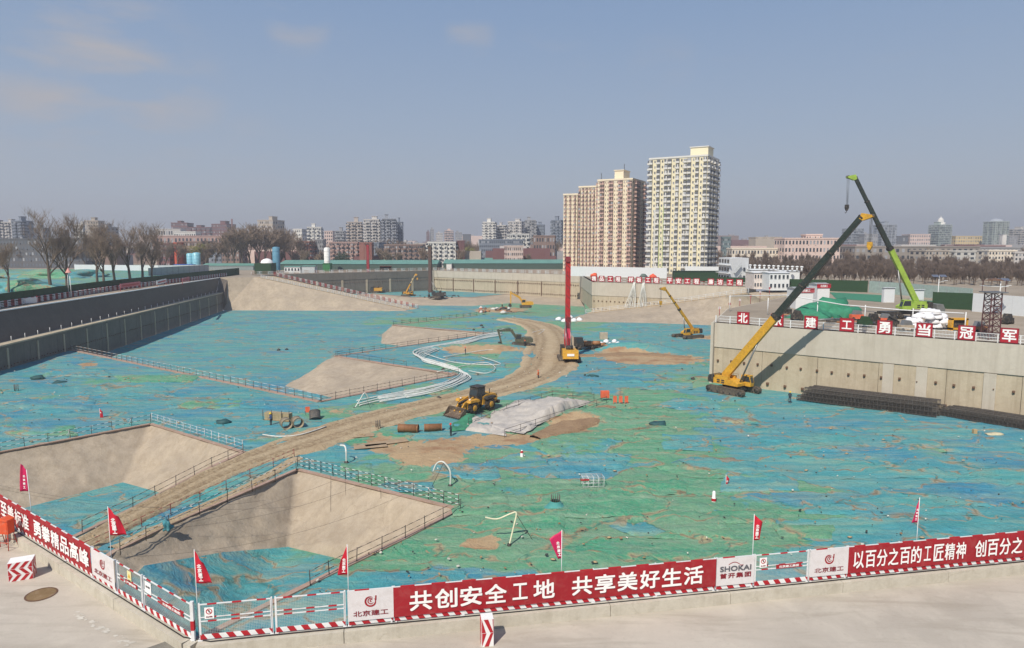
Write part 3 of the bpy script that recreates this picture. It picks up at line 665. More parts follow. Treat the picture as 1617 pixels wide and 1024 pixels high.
def fence_unit(a, b, kind, label, group=None, text=None, sign=None, x_in=0.0):
    """one fence unit standing on the kerb between the 3-D points a and b"""
    d = b - a; l = hypot(d.x, d.y); ang = atan2(d.y, d.x)
    o = thing('fence_panel' if kind == 'mesh' else 'banner_panel' if kind == 'banner' else 'logo_board', label, 'fence' if kind == 'mesh' else 'banner' if kind == 'banner' else 'sign', (a.x, a.y, KZ), ang, group)
    n = 1 if kind != 'banner' else max(1, round(l / 2.4))
    for i in range(n + 1):
        xx = min(max(i * l / n, .03), l - .03); MB().box((xx, .05, FH / 2 + .01), (.05, .05, FH + .02)).box((xx, .05, .02), (.16, .16, .03)).build('post', PIPEW, o)
    w, r = stripes(l - .06, .05, .22, .02, .44, -.11)
    for mb, m in ((w, RED), (r, WHITE)):
        q = mb.build('kick_board', m, o, loc=(.03, 0, 0), kind='stuff'); 
    if kind == 'mesh':
        for x0 in ((.06, l - .06),):
            MB().box((l / 2, 0.02, FH - .02), (l - .1, .035, .035)).build('top_rail', PIPEW, o)
            for z in (.70, .84):
                w, r = bar_dashes(l - .1, .01, z, .015); q = w.build('mid_rail', PIPEW, o, loc=(.05, 0, 0)); r.build('red_band', RED, q)
            w, r = bar_dashes(l - .1, .0, FH - .02, .016, .3, .8); r.build('red_band', RED, o, loc=(.05, .015, 0))
            for x in (.06, l - .06): MB().box((x, .02, FH / 2 + .1), (.03, .03, FH - .22)).build('side_rail', PIPEW, o)
            g = MB(); x = .09
            while x < l - .08: g.box((x, .02, (FH + .22) / 2), (.006, .006, FH - .26)); x += .055
            z = .25
            while z < FH - .04: g.box((l / 2, .02, z), (l - .16, .006, .006)); z += .055
            g.build('wire_mesh', WIRE, o, kind='stuff')
        if sign == 'ban':
            s_ = MB().box((.36, -.015, .99), (.30, .012, .40)).build('warning_sign', TXW, o)
            ring = MB()
            for k in range(16):
                a0, a1 = 2 * pi * k / 16, 2 * pi * (k + 1) / 16
                ring.add([(.36 + cos(t) * r_, -.024, 1.05 + sin(t) * r_) for t, r_ in ((a0, .075), (a1, .075), (a1, .105), (a0, .105))], [(0, 1, 2, 3)])
            ring.add([(.36 - .07, -.024, 1.11), (.36 - .05, -.024, 1.13), (.36 + .07, -.024, .99), (.36 + .05, -.024, .97)], [(0, 1, 2, 3)])
            ring.build('symbol', RED, s_)
            MB().box((.36, -.024, 1.07), (.03, .004, .07)).box((.375, -.024, 1.03), (.05, .004, .03)).build('figure', BLACK, s_)
            obj('lettering', text_mesh('禁止攀爬', .2, .05, TXR), s_, loc=(.36, -.024, .86))
        if sign == 'tri':
            s_ = MB().box((l * .55, -.015, 1.02), (.30, .012, .44)).build('warning_sign', mat('sign_cream', srgb(222, 214, 160)), o)
            MB().add([(l * .55 - .1, -.024, .98), (l * .55 + .1, -.024, .98), (l * .55, -.024, 1.16)], [(0, 1, 2)]).build('symbol', smat('sign_yellow', 200, 160, 30), s_)
            obj('lettering', text_mesh('当心坠落', .22, .06, BLACK), s_, loc=(l * .55, -.024, .87))
        if sign == 'note':
            s_ = MB().box((.42, -.015, 1.02), (.44, .012, .42)).build('warning_sign', TXW, o)
            obj('lettering', text_mesh('禁止翻越', .3, .08, TXG), s_, loc=(.42, -.024, 1.05))
        if text:
            s_ = MB().box((l * .62, -.02, .77), (l * .46, .014, .17)).build('name_plate', BANR, o)
            obj('lettering', text_mesh(text, l * .36, .09, TXW), s_, loc=(l * .62, -.030, .77))
    else:
        # board or printed cloth, slightly slack between the posts
        g = MB(); nx = max(4, int(l / .3)); nz = 4; z0, z1 = .21, FH; vs = []
        for i in range(nx + 1):
            for j in range(nz + 1):
                x = l * i / nx; u = (x / l * n) % 1
                yy = -.035 - (.012 * sin(pi * u) * sin(pi * j / nz) if kind == 'banner' else 0) + (.010 * noise.noise(Vector((x * 1.7, j * .8, a.x))) - .0 if kind == 'banner' else 0)
                vs.append((x, yy, z0 + (z1 - z0) * j / nz))
        g.add(vs, [(i * (nz + 1) + j, (i + 1) * (nz + 1) + j, (i + 1) * (nz + 1) + j + 1, i * (nz + 1) + j + 1) for i in range(nx) for j in range(nz)], kind == 'banner')
        face = g.build('cloth' if kind == 'banner' else 'board', BANR if kind == 'banner' else BANW, o)
        MB().box((l / 2, -.005, FH + .005), (l, .04, .03)).build('top_rail', PIPEW, o)
        w, r = bar_dashes(l, -.005, FH + .005, .02, .5, 1.1); r.build('red_band', RED, o)
        if kind == 'banner':
            for t_, cx_, tw in text:
                cw = tw / len(t_)
                for k, ch in enumerate(t_): obj('character', text_mesh(ch, cw * (.60 if ch == '工' else .86), .60 if ch == '工' else .70, TXW, bold=.014), o, loc=(cx_ - tw / 2 + cw * (k + .5), -.072, .77))
        elif text == 'swirl':
            sw = MB()   # open spiral crescent mark
            def arc(r0, r1, a0, a1, cx_, cz_, k=18):
                for q in range(k):
                    t0, t1 = a0 + (a1 - a0) * q / k, a0 + (a1 - a0) * (q + 1) / k
                    f0, f1 = q / k, (q + 1) / k
                    w0, w1 = (r1 - r0) * min(1, .15 + 1.2 * sin(pi * f0)), (r1 - r0) * min(1, .15 + 1.2 * sin(pi * f1))
                    sw.add([(cx_ + cos(t0) * r0, 0, cz_ + sin(t0) * r0), (cx_ + cos(t0) * (r0 + w0), 0, cz_ + sin(t0) * (r0 + w0)), (cx_ + cos(t1) * (r0 + w1), 0, cz_ + sin(t1) * (r0 + w1)), (cx_ + cos(t1) * r0, 0, cz_ + sin(t1) * r0)], [(0, 1, 2, 3)])
            arc(.15, .21, radians(60), radians(400), 0, 0, 26); arc(.09, .125, radians(40), radians(330), .015, .01, 20); arc(.03, .065, radians(20), radians(290), .03, .02, 14)
            sw.add([(.15, 0, .02), (.2, 0, .02), (.21, 0, .2), (.16, 0, .2)], [(0, 1, 2, 3)])
            sw.build('logo', smat('logo_red', 150, 24, 34), o, loc=(l / 2, -.045, .90))
            obj('lettering', text_mesh('北京建工', l * .76, .20, TXR, bold=.008), o, loc=(l / 2, -.045, .47))
        elif text == 'shokai':
            sw = MB()
            for k in range(14):
                t0, t1 = k / 14, (k + 1) / 14
                f = lambda t, o_: (-.3 + .62 * t, 0, .09 * sin(pi * min(t * 1.35, 1)) - (.05 if t > .74 else 0) + o_)
                sw.add([f(t0, 0), f(t1, 0), f(t1, .028), f(t0, .028)], [(0, 1, 2, 3)])
            sw.build('logo', smat('logo_red', 150, 24, 34), o, loc=(l / 2, -.045, 1.03))
            obj('lettering', text_mesh('SHOKAI', l * .82, .2, TXG, bold=.02), o, loc=(l / 2, -.045, .88))
            obj('lettering', text_mesh('首开集团', l * .82, .2, TXR, bold=.02, sp=1.25), o, loc=(l / 2, -.045, .60))
    return o
def along(a, b, px):   # point of the base line seen at column px
    lo, hi = -1.5, 2.5
    for _ in range(50):
        m = (lo + hi) / 2; q = a + (b - a) * m
        v = Vector((q.x, q.y, q.z - CAMZ)); dd = v.dot(FW); x = CX + v.x / dd * FPX if dd > .1 else (-1e9 if m < .5 else 1e9)
        if x < px: lo = m
        else: hi = m
    return a + (b - a) * lo
def pitch(l, n): return [(i + .5) * l / n for i in range(n)]
A = lambda px: along(LA, LB, px); Bq = lambda px: along(RA, RB, px)
a, b = A(-60), A(147); L1 = (b - a).length
u0 = (A(20) - a).length
u1 = (A(53) - a).length
fence_unit(a, b, 'banner', 'red slogan banner on the left run of the near fence, ending at the corner side', text=[('至善标准', (A(51) - a).length - 1.75, 3.5), ('勇攀精品高峰', (u1 + L1) / 2 + .12, L1 - u1 - .35)])
fence_unit(A(148), A(184), 'logo', 'white logo board with red swirl on the left run of the fence', 'white logo boards on the near fence', text='swirl')
fence_unit(A(186), A(226), 'mesh', 'white mesh fence panel with a yellow triangle sign beside the left logo board', 'mesh panels of the near fence', text='严禁抛物', sign='tri')
fence_unit(A(228), A(304), 'mesh', 'wide white mesh fence panel left of the corner post with a plain notice', 'mesh panels of the near fence', text='北京建工集团', sign='note')
fence_unit(Bq(315), Bq(432), 'mesh', 'white mesh fence panel with a no-climbing sign just right of the corner post', 'mesh panels of the near fence', sign='ban')
fence_unit(Bq(435), Bq(547), 'mesh', 'white mesh fence panel without any sign, next to the central logo board', 'mesh panels of the near fence')
fence_unit(Bq(550), Bq(622), 'logo', 'white logo board with red swirl at the left end of the long central banner', 'white logo boards on the near fence', text='swirl')
a, b = Bq(622), Bq(1129); l = (b - a).length
x1, x2, x3, x4 = [(Bq(v) - a).length for v in (645, 877, 900, 1110)]
fence_unit(a, b, 'banner', 'long central red banner with ten white characters on the near fence', text=[('共创安全工地', (x1 + x2) / 2, x2 - x1), ('共享美好生活', (x3 + x4) / 2, x4 - x3)])
fence_unit(Bq(1130), Bq(1189), 'logo', 'white developer logo board with grey latin letters right of the central banner', text='shokai')
fence_unit(Bq(1190), Bq(1276), 'mesh', 'white mesh fence panel with no-climbing sign and red name plate at right', 'mesh panels of the near fence', text='北京建工集团', sign='ban')
fence_unit(Bq(1277), Bq(1337), 'logo', 'white logo board with red swirl left of the right-hand slogan banner', 'white logo boards on the near fence', text='swirl')
a, b = Bq(1337), Bq(1720); x1, x2, x3 = [(Bq(v) - a).length for v in (1342, 1523, 1531)]
fence_unit(a, b, 'banner', 'right-hand red slogan banner on the near fence, cut by the picture edge', text=[('以百分之百的工匠精神', (x1 + x2) / 2 , x2 - x1 - .08), ('创百分之百的', x3 + 1.9, 3.6)])
cp = thing('corner_post', 'white and red corner post where the two fence runs meet', 'post', ((LB.x + RA.x) / 2, (LB.y + RA.y) / 2, KZ))
MB().box((0, 0, .7), (.11, .11, 1.4)).build('shaft', PIPEW, cp); MB().box((0, 0, .55), (.118, .118, .34)).build('red_band', RED, cp)
# black cable lying along the fence foot
pts = [p + Vector((0, -.10, .03)) for p in [A(-60), A(20), A(60), A(110), A(160), A(225), A(262), A(292)]] + [p + Vector((0, -.12, .03 + .02 * math.sin(i))) for i, p in enumerate([Bq(x) for x in (335, 430, 549, 700, 886, 1088, 1200, 1400, 1700)])]
tag(MB().tube(pts, .022, 5).build('cable', BLACK), 'black cable lying along the foot of the near fence', 'cable')
# flags on poles
FLAGR = smat('flag_red', 186, 18, 44, rough=.6, var=.05); FLAGM = smat('flag_magenta', 188, 26, 84, rough=.6, var=.06)
def flag(p, top_px, w, h, droop, mt, label, ang=0, small=False, lean=0.0):
    """p base point; top height from the pixel row"""
    zt = None
    lo, hi = 0, 8
    for _ in range(30):
        m_ = (lo + hi) / 2
        if proj(p.x, p.y, p.z + m_)[1] > top_px: lo = m_
        else: hi = m_
    H = lo; o = thing('flag', label, 'flag', p, ang, 'red company flags on thin poles')
    MB().tube([(0, 0, 0), (lean, 0, H)], .014 if not small else .03, 6).build('pole', PIPEW, o)
    g = MB(); nx, nz = 10, 10; vs = []
    for i in range(nx + 1):
        for j in range(nz + 1):
            u, v = i / nx, j / nz
            # the cloth narrows to a swallow point as it hangs
            ww = w * (droop[0] + (droop[1] - droop[0]) * v)
            x = u * ww; z = -v * h - u * droop[2] * (1 - v) * h - .0
            y = .10 * w * sin(u * 7 + v * 2.2) * u
            vs.append((x + lean, y, H + z - .02))
    g.add(vs, [(i * (nz + 1) + j, (i + 1) * (nz + 1) + j, (i + 1) * (nz + 1) + j + 1, i * (nz + 1) + j + 1) for i in range(nx) for j in range(nz)], True)
    c = g.build('cloth', mt, o)
    sm = c.modifiers.new('thick', 'SOLIDIFY'); sm.thickness = .006
    sg = 1 if w > 0 else -1
    for k, ch in enumerate('北京建工'):
        me = text_mesh(ch, abs(w) * .24, abs(w) * .24, TXW, .03); u = .42; v = .36 + k * .155
        ww = w * (droop[0] + (droop[1] - droop[0]) * v)
        for side in (-1, 1):
            q = obj('lettering', me, c, loc=(u * ww + lean, .10 * w * sin(u * 7 + v * 2.2) * u + side * .035 * 1, H - .02 - v * h - u * droop[2] * (1 - v) * h))
            if side > 0: q.rotation_euler = (0, 0, pi)
        if small: break
    return o
def onf(px): return (A(px) if px < 306 else Bq(px)) + Vector((0, .25, 0))
FB = smat('flag_pole', 190, 190, 190)
flag(onf(48), 742, -.42, 1.0, (.55, .9, -.3), FLAGM, 'limp magenta flag at the far left of the near fence', lean=-.1)
flag(onf(173), 800, .66, 1.15, (.55, 1.0, .35), FLAGR, 'red flag flying right above the left logo board')
flag(onf(309), 868, .54, 1.18, (.5, 1.0, .4), FLAGR, 'red flag at the corner post of the near fence', )
flag(onf(549), 860, -.46, 1.1, (.5, .8, .5), FLAGR, 'drooping red flag above the central logo board')
flag(onf(887), 837, -.46, 1.1, (1.0, .3, .3), FLAGM, 'drooping magenta flag above the middle of the central banner')
flag(onf(1190), 812, .5, 1.05, (.7, .5, .3), FLAGR, 'red flag above the developer logo board')
flag(onf(1450), 786, -.34, 1.05, (.3, .8, .4), FLAGM, 'limp magenta flag above the right-hand banner')
flag(P(1146, 768), 750, .75, 1.5, (.5, .1, .3), FLAGR, 'small red flag standing on the pit floor beside the orange lamp', small=True)
flag(P(158, 660), 645, .75, 1.4, (.5, .6, .3), FLAGR, 'small red flag beyond the rim of the left pit', small=True)
# ---------------------------------------------------------------- things on the street
def striped_box(name, label, p, w, d, h, rz, tilt=0.0, group=None, nrow=3, rm=.10):
    o = thing(name, label, 'bollard', p, rz, group); o.rotation_euler = (tilt, 0, rz)
    MB().box((0, 0, h / 2), (w, d, h)).build('body', WHITE, o)
    for side in range(4):
        L_s = w if side % 2 == 0 else d; off = (d if side % 2 == 0 else w) / 2
        M = Matrix.Rotation(side * pi / 2, 3, 'Z'); mb = MB(); step = .30; hh = h / nrow
        for r in range(nrow):
            k = -2
            while k * step < L_s + .5:
                x0 = k * step + (.0 if r % 2 else .1); q = []
                sl = .22 if (nrow == 1 or r % 2 == 0) else -.22
                for x, z in ((x0, r * hh + .01), (x0 + step * .5, r * hh + .01), (x0 + step * .5 + sl, (r + 1) * hh - .01), (x0 + sl, (r + 1) * hh - .01)):
                    q.append((max(.012, min(L_s - .012, x)) - L_s / 2, z))
                ar = abs(sum(q[i][0] * q[(i + 1) % 4][1] - q[(i + 1) % 4][0] * q[i][1] for i in range(4)))
                if ar > .004: mb.prism(q, -off - .008, -off + .01, M=M)
                k += 1
        if mb.v: mb.build('red_stripes', RED, o)
    return o
striped_box('striped_bollard', 'upright red and white striped post standing on the street before the central banner', P(769, 1016, .012), .42, .42, 1.0, .15, nrow=2)
striped_box('striped_crate', 'battered red and white striped crate standing on the street at lower left', P(36, 912, .012), .86, .6, .80, .42, nrow=3)
mh = thing('manhole_cover', 'round rusty manhole cover in the concrete street at left', 'manhole cover', P(65, 939, .02))
MB().lathe([(0, .012), (.46, .012), (.5, .01), (.5, 0)], n=32, smooth=False).build('disc', smat('manhole_iron', 120, 98, 66, dirt=DUST, bump=.4), mh)
MB().lathe([(.5, .0), (.5, .016), (.56, .016), (.56, 0)], n=32, smooth=False).build('ring', MATS['rust'], mh)
# grey slab wedge at the frame's foot
lip = P(258, 1022, .0); s_ = thing('ramp_slab', 'grey concrete slab end at the lower picture edge', 'slab', lip, .72)
MB().box((0, -.6, .06), (1.4, 1.4, .12)).build('slab', smat('dark_slab', 120, 116, 108, bump=.3), s_)
# orange lamp boxes on red stands
for i, (px, py, rz_) in enumerate(((-8, 862, .3), (12, 866, -.15))):
    o = thing('orange_box', ('orange box on red pipe legs, half cut by the left picture edge', 'orange box on red pipe legs beside the left banner')[i], 'distribution box', P(px, py, .012), rz_, 'orange boxes on legs at the left'); o.scale = (.86,) * 3
    ORG = smat('box_orange', 214, 84, 44, dirt=DUST); STD = smat('stand_red', 176, 60, 40)
    MB().box((0, 0, 1.22), (.62, .42, .72)).build('cabinet', ORG, o); MB().prism([(-.36, 1.58), (.36, 1.58), (.34, 1.63), (0, 1.74), (-.34, 1.63)], -.26, .26).build('roof', ORG, o)
    MB().box((.0, -.218, 1.22), (.52, .012, .6)).build('door', ORG, o)
    for sx in (-1, 1):
        for sy in (-1, 1): MB().tube([(sx * .36, sy * .3, 0), (sx * .26, sy * .17, .88)], .022, 5).build('leg', STD, o)
    MB().box((0, -.25, .4), (.62, .03, .03)).box((0, .25, .4), (.62, .03, .03)).build('cross_bar', STD, o)

# worn white paint smear and mud traces on the street
a0, a1 = P(120, 968, .016), P(205, 1018, .016); sm_ = MB(); rs_ = random.Random(4)
for i in range(46):
    p = a0.lerp(a1, rs_.random()) + Vector((rs_.uniform(-.12, .12), rs_.uniform(-.12, .12), 0)); s1 = rs_.uniform(.03, .14); q = [p + Vector((cos(k * 1.05) * s1 * rs_.uniform(.5, 1.2), sin(k * 1.05) * s1 * rs_.uniform(.3, .7), 0)) for k in range(6)]
    q = [Vector((v_.x, v_.y, .017 + i * .0002)) for v_ in q]; sm_.add(q, [tuple(range(6))])
sm_.build('paint_smear', smat('old_white_paint', 192, 187, 176, dirt=DUST, dirt_amt=.4), kind='stuff')
# ================================================================ machines
YEL = smat('machine_yellow', 198, 146, 48, rough=.6, dirt=srgb(120, 96, 66), dirt_amt=.7, scale=2.0); YEL2 = smat('boom_yellow', 206, 154, 44, rough=.5, dirt=srgb(130, 104, 66), dirt_amt=.5, scale=1.6)
DRK = smat('machine_dark', 44, 42, 40, rough=.6, dirt=DUST, dirt_amt=.4); BOOMD = smat('boom_dark_green', 40, 50, 46, rough=.4, dirt=DUST, dirt_amt=.15)
LIME = smat('crane_lime', 148, 178, 68, rough=.5, dirt=DUST, dirt_amt=.3); TRK = smat('track_steel', 92, 84, 74, metal=.3, rough=.7, dirt=DUST, dirt_amt=.6)
GLS = mat('machine_glass', (0.03, 0.04, 0.045, 1), rough=.08, var=.1); RIGR = smat('rig_red', 178, 24, 28, rough=.45, dirt=DUST, dirt_amt=.2)
STEEL = smat('steel', 130, 130, 128, metal=.6, rough=.4); OLIVE = smat('excavator_olive', 74, 78, 62, dirt=DUST, dirt_amt=.5); TYRE = smat('tyre', 40, 36, 33, rough=.9, dirt=DUST, dirt_amt=.6)
ROPE = smat('wire_rope', 60, 58, 56)
def track(o, L, g, w=.8, h=.95, shoes=30):
    for sy in (-1, 1):
        t = MB(); N = 28; prof = []
        for k in range(N):     # rounded loop
            a = 2 * pi * k / N; x = cos(a); z = sin(a)
            prof.append(((L / 2 - h / 2) * (1 if x > 0 else -1) + x * h / 2, h / 2 + z * h / 2))
        t.prism(prof, -w / 2, w / 2)
        tr = t.build('track', TRK, o, loc=(0, sy * g / 2, .02))
        s_ = MB(); per = 2 * (L - h) + pi * h; m = int(per / .3)
        for i in range(m):
            d = i * per / m
            if d < L - h: p, a = (-(L - h) / 2 + d, 0), 0
            elif d < L - h + pi * h / 2: q = (d - (L - h)) / (h / 2); p, a = ((L - h) / 2 + sin(q) * h / 2, h / 2 - cos(q) * h / 2), q
            elif d < 2 * (L - h) + pi * h / 2: e = d - (L - h) - pi * h / 2; p, a = ((L - h) / 2 - e, h), pi
            else: q = (d - 2 * (L - h) - pi * h / 2) / (h / 2); p, a = (-(L - h) / 2 - sin(q) * h / 2, h / 2 + cos(q) * h / 2), pi + q
            s_.box((p[0], 0, p[1]), (.22, w + .06, .07), M=Matrix.Rotation(-a, 3, 'Y'))
        s_.build('track_shoes', TRK, tr, kind='stuff')
        for x in [-(L - h) / 2, (L - h) / 2] + [(-.5 + (i + .5) / 5) * (L - h) for i in range(5)]:
            big = abs(abs(x) - (L - h) / 2) < .01; r = h * .4 if big else h * .16
            M = Matrix.Rotation(pi / 2, 3, 'X'); MB().lathe([(0, -w / 2 - .05), (r, -w / 2 - .05), (r, w / 2 + .05), (0, w / 2 + .05)], (x, 0, h / 2 if big else h * .26), 10, M).build('roller', DRK, tr)
    MB().box((0, 0, h * .6), (L * .42, g, h * .45)).build('undercarriage', DRK, o)
def cab(o, c, d, m, tilt=0):
    x, y, z = c; L, w, h = d
    b = MB().prism([(-L / 2, 0), (L / 2 - .1, 0), (L / 2, h * .35), (L / 2 - .35, h), (-L / 2, h)], -w / 2, w / 2).build('cab', m, o, loc=c)
    MB().prism([(-L / 2 + .15, h * .42), (L / 2 - .12, h * .42), (L / 2 - .42, h - .12), (-L / 2 + .15, h - .12)], -w / 2 - .015, w / 2 + .015).build('window', GLS, b)
    MB().add([(L / 2 + .012, -w / 2 + .1, h * .36), (L / 2 + .012, w / 2 - .1, h * .36), (L / 2 - .33, w / 2 - .1, h - .08), (L / 2 - .33, -w / 2 + .1, h - .08)], [(0, 1, 2, 3)]).build('windscreen', GLS, b)
    MB().box((0, 0, h + .03), (L - .3, w * .9, .06)).build('roof', m, b)
    return b
def boomseg(o, a, b, w0, w1, h0, h1, m, name='boom'):
    a = Vector(a); b = Vector(b); d = (b - a).normalized(); y = Vector((0, 1, 0)); z = d.cross(y) * -1
    if z.z < 0: z = -z
    vs = []
    for p, w, h in ((a, w0, h0), (b, w1, h1)):
        for sy, sz in ((-1, -.5), (1, -.5), (1, .5), (-1, .5)): vs.append(p + y * sy * w / 2 * (.72 if sz < 0 else 1) + z * sz * h)
    return MB().add(vs, [(0, 1, 2, 3), (7, 6, 5, 4), (0, 4, 5, 1), (1, 5, 6, 2), (2, 6, 7, 3), (3, 7, 4, 0)]).build(name, m, o)
def to_local(o, p):
    M = Matrix.Translation(o.location) @ o.rotation_euler.to_matrix().to_4x4(); return M.inverted() @ Vector(p)
def tele_crane(name, label, loc, tip, sc=1.0, colours=(None, None), split=.45, wheels=False, hook=4.0, cat='crane', group=None):
    rz = atan2(tip[1] - loc[1], tip[0] - loc[0]); o = thing(name, label, cat, loc, rz, group); T_ = to_local(o, tip); T_.y = 0
    body, boom2 = colours
    if not wheels:
        track(o, 7.2 * sc, 4.6 * sc, .85 * sc, 1.0 * sc); zb = 1.25 * sc
    else: zb = 1.9 * sc
    MB().lathe([(1.0 * sc, zb - .35), (1.0 * sc, zb)], n=16).build('slewing_ring', DRK, o)
    MB().prism([(-3.6 * sc, 0), (1.6 * sc, 0), (1.6 * sc, .45 * sc), (.6 * sc, .9 * sc), (-3.6 * sc, .95 * sc)], -1.25 * sc, 1.25 * sc, T=(0, 0, zb)).build('deck', body, o)
    MB().prism([(-4.3 * sc, .05), (-3.2 * sc, .05), (-3.2 * sc, 1.35 * sc), (-4.0 * sc, 1.35 * sc), (-4.3 * sc, 1.0 * sc)], -1.35 * sc, 1.35 * sc, T=(0, 0, zb)).build('counterweight', DRK, o)
    for sy in (-1, 1): MB().box((-1.6 * sc, sy * .95 * sc, zb + 1.15 * sc), (2.6 * sc, .6 * sc, .5 * sc)).build('engine_cover', body, o)
    for k in range(2):
        for j in range(2): MB().box(((-2.2 + k * .9) * sc, 1.27 * sc, zb + (.3 + j * .35) * sc), (.6 * sc, .03, .22 * sc)).box(((-2.2 + k * .9) * sc, -1.27 * sc, zb + (.3 + j * .35) * sc), (.6 * sc, .03, .22 * sc)).build('vent', DRK, o)
    cab(o, (1.7 * sc, 1.45 * sc, zb - .1), (1.9 * sc, .95 * sc, 1.8 * sc), body)
    for sy in (-1, 1):
        r = MB()
        for x in (-3, -2, -1, 0): r.beam((x * sc, sy * 1.2 * sc, zb + .95 * sc), (x * sc, sy * 1.2 * sc, zb + 1.7 * sc), .04)
        r.beam((-3 * sc, sy * 1.2 * sc, zb + 1.7 * sc), (0, sy * 1.2 * sc, zb + 1.7 * sc), .04); r.build('handrail', body, o)
    piv = Vector((-1.7 * sc, 0, zb + 1.3 * sc)); d = T_ - piv; L = d.length; u = d / L; up = Vector((-u.z, 0, u.x))
    if up.z < 0: up = -up
    m_ = piv + u * L * split
    bw = max(.55, L * .028)
    b1 = boomseg(o, piv, m_, bw, bw, bw * 1.25, bw * 1.2, body)
    MB().beam(m_ - u * .4, m_ + u * .15, bw * 1.12, bw * 1.3).build('collar', DRK, b1)
    prev = m_
    for i in range(3):
        e = m_ + (T_ - m_) * (i + 1) / 3; k = .86 - .1 * i
        s_ = boomseg(o, prev, e, bw * k, bw * k, bw * 1.15 * k, bw * 1.15 * k, boom2, 'boom_section'); MB().beam(e - u * .25, e, bw * k * 1.1, bw * k * 1.22).build('collar', DRK, s_); prev = e
    ph = MB(); fw = Vector((1, 0, 0)) if u.z > .3 else u
    MB().prism([(0, .45), (1.5, .15), (1.6, -.15), (.2, -.6), (-.3, -.3)], -.3, .3, T=T_).build('boom_head', body, o)
    for sy in (-.2, .2): MB().lathe([(0, -.05), (.28, -.05), (.28, .05), (0, .05)], T_ + Vector((1.4, sy, 0)), 10, Matrix.Rotation(pi / 2, 3, 'X')).build('sheave', DRK, o)
    MB().tube([Vector((1.1 * sc, .0, zb + .3)), piv + u * L * split * .62 - up * bw * .5], .14 * sc, 8).build('lift_cylinder', STEEL, o)
    hp = T_ + Vector((1.2, 0, 0)); hk = MB()
    r = MB()
    for dx, dy in ((0, .15), (0, -.15), (.25, .15), (.25, -.15)): r.tube([hp + Vector((dx, dy, 0)), hp + Vector((dx * .5, dy, -hook))], .025, 4)
    r.build('hoist_rope', ROPE, o)
    MB().prism([(-.32, 0), (.32, 0), (.36, -.6), (.12, -1.1), (-.12, -1.1), (-.36, -.6)], -.16, .16, T=hp + Vector((.1, 0, -hook))).build('hook_block', body if wheels is False else DRK, o)
    MB().tube([hp + Vector((.1, 0, -hook - 1.05)), hp + Vector((.1, 0, -hook - 1.35)), hp + Vector((.3, 0, -hook - 1.55)), hp + Vector((.42, 0, -hook - 1.35))], .06, 6).build('hook', DRK, o)
    return o
def P0(px, py, z=F0): return P(px, py, z)
cl = P(1158, 620); cl.z = F0 + .1
mc = tele_crane('crawler_crane', 'large yellow crawler crane with long dark boom beside the right retaining wall', cl, (49.6, 97.8, 17.9), 1.0, (YEL2, BOOMD), split=.42, hook=3.6)
# second crane: yellow boom leaning left
c2_ = P(1086, 534); tipx = W(1050, 456, c2_.y - 4)
tele_crane('crawler_crane', 'yellow crawler crane with short boom leaning left before the beige ramp bank', c2_, tipx, .95, (YEL2, YEL2), split=.5, hook=3.2)
c3 = P(645, 468); tele_crane('crawler_crane', 'small far yellow crane leaning right before the shaded far wall', c3, W(656, 434, c3.y - 3), .8, (YEL, smat('boom_pale', 190, 170, 130)), split=.5, hook=1.5)
# excavators
def excavator(label, loc, rz, m, sc=1.0, reach=((2.6, 3.6), (6.0, 3.4), (6.6, .9)), group=None):
    o = thing('excavator', label, 'excavator', loc, rz, group)
    track(o, 4.2 * sc, 2.5 * sc, .6 * sc, .85 * sc)
    MB().prism([(-2.5, 0), (1.3, 0), (1.3, .7), (.2, .9), (-.6, 1.15), (-2.3, 1.15), (-2.6, .7)], -1.25 * sc, 1.25 * sc, M=Matrix.Scale(sc, 3, (1, 0, 0)) @ Matrix.Scale(sc, 3, (0, 0, 1)), T=(0, 0, 1.0 * sc)).build('body', m, o)
    MB().prism([(-2.75, .1), (-2.1, .1), (-2.1, 1.0), (-2.7, .9)], -1.27, 1.27, M=Matrix.Scale(sc, 3), T=(0, 0, 1.0 * sc)).build('counterweight', m, o)
    cab(o, (.75 * sc, .75 * sc, 1.15 * sc), (1.5 * sc, .95 * sc, 1.75 * sc), m)
    a, b, c = [Vector((x * sc, -.1 * sc, z * sc)) for x, z in reach]; r0 = Vector((.9 * sc, -.1 * sc, 1.6 * sc))
    bm = boomseg(o, r0, a, .42 * sc, .42 * sc, .45 * sc, .75 * sc, m); boomseg(bm, a, b, .42 * sc, .36 * sc, .75 * sc, .4 * sc, m, 'boom_front')
    st_ = boomseg(o, b + (b - c) * .12, c, .34 * sc, .28 * sc, .55 * sc, .32 * sc, m, 'stick')
    MB().prism([(0, .3), (.7, .1), (.85, -.5), (.35, -1.0), (-.35, -.85), (-.25, -.2)], -.55 * sc, .55 * sc, M=Matrix.Scale(sc, 3), T=c).build('bucket', DRK, o)
    MB().tube([r0 + Vector((.3, 0, -.3)), (r0 + a) / 2 + Vector((.3, 0, .3))], .09 * sc, 6).build('boom_cylinder', STEEL, o); MB().tube([a + Vector((.3, 0, .5)) * sc, b + Vector((-.2, 0, .5)) * sc], .08 * sc, 6).build('stick_cylinder', STEEL, o)
    return o
excavator('dark olive excavator with its arm reaching left across the hose bundle', P(823, 547), pi * 1.02, OLIVE, 1.05, ((2.4, 3.9), (5.4, 3.7), (4.7, .9)))
excavator('small bright yellow excavator digging far off below the long far wall', P(830, 486), pi * 1.0, YEL2, 1.15, ((2.2, 3.6), (5.2, 5.2), (5.2, 1.2)))
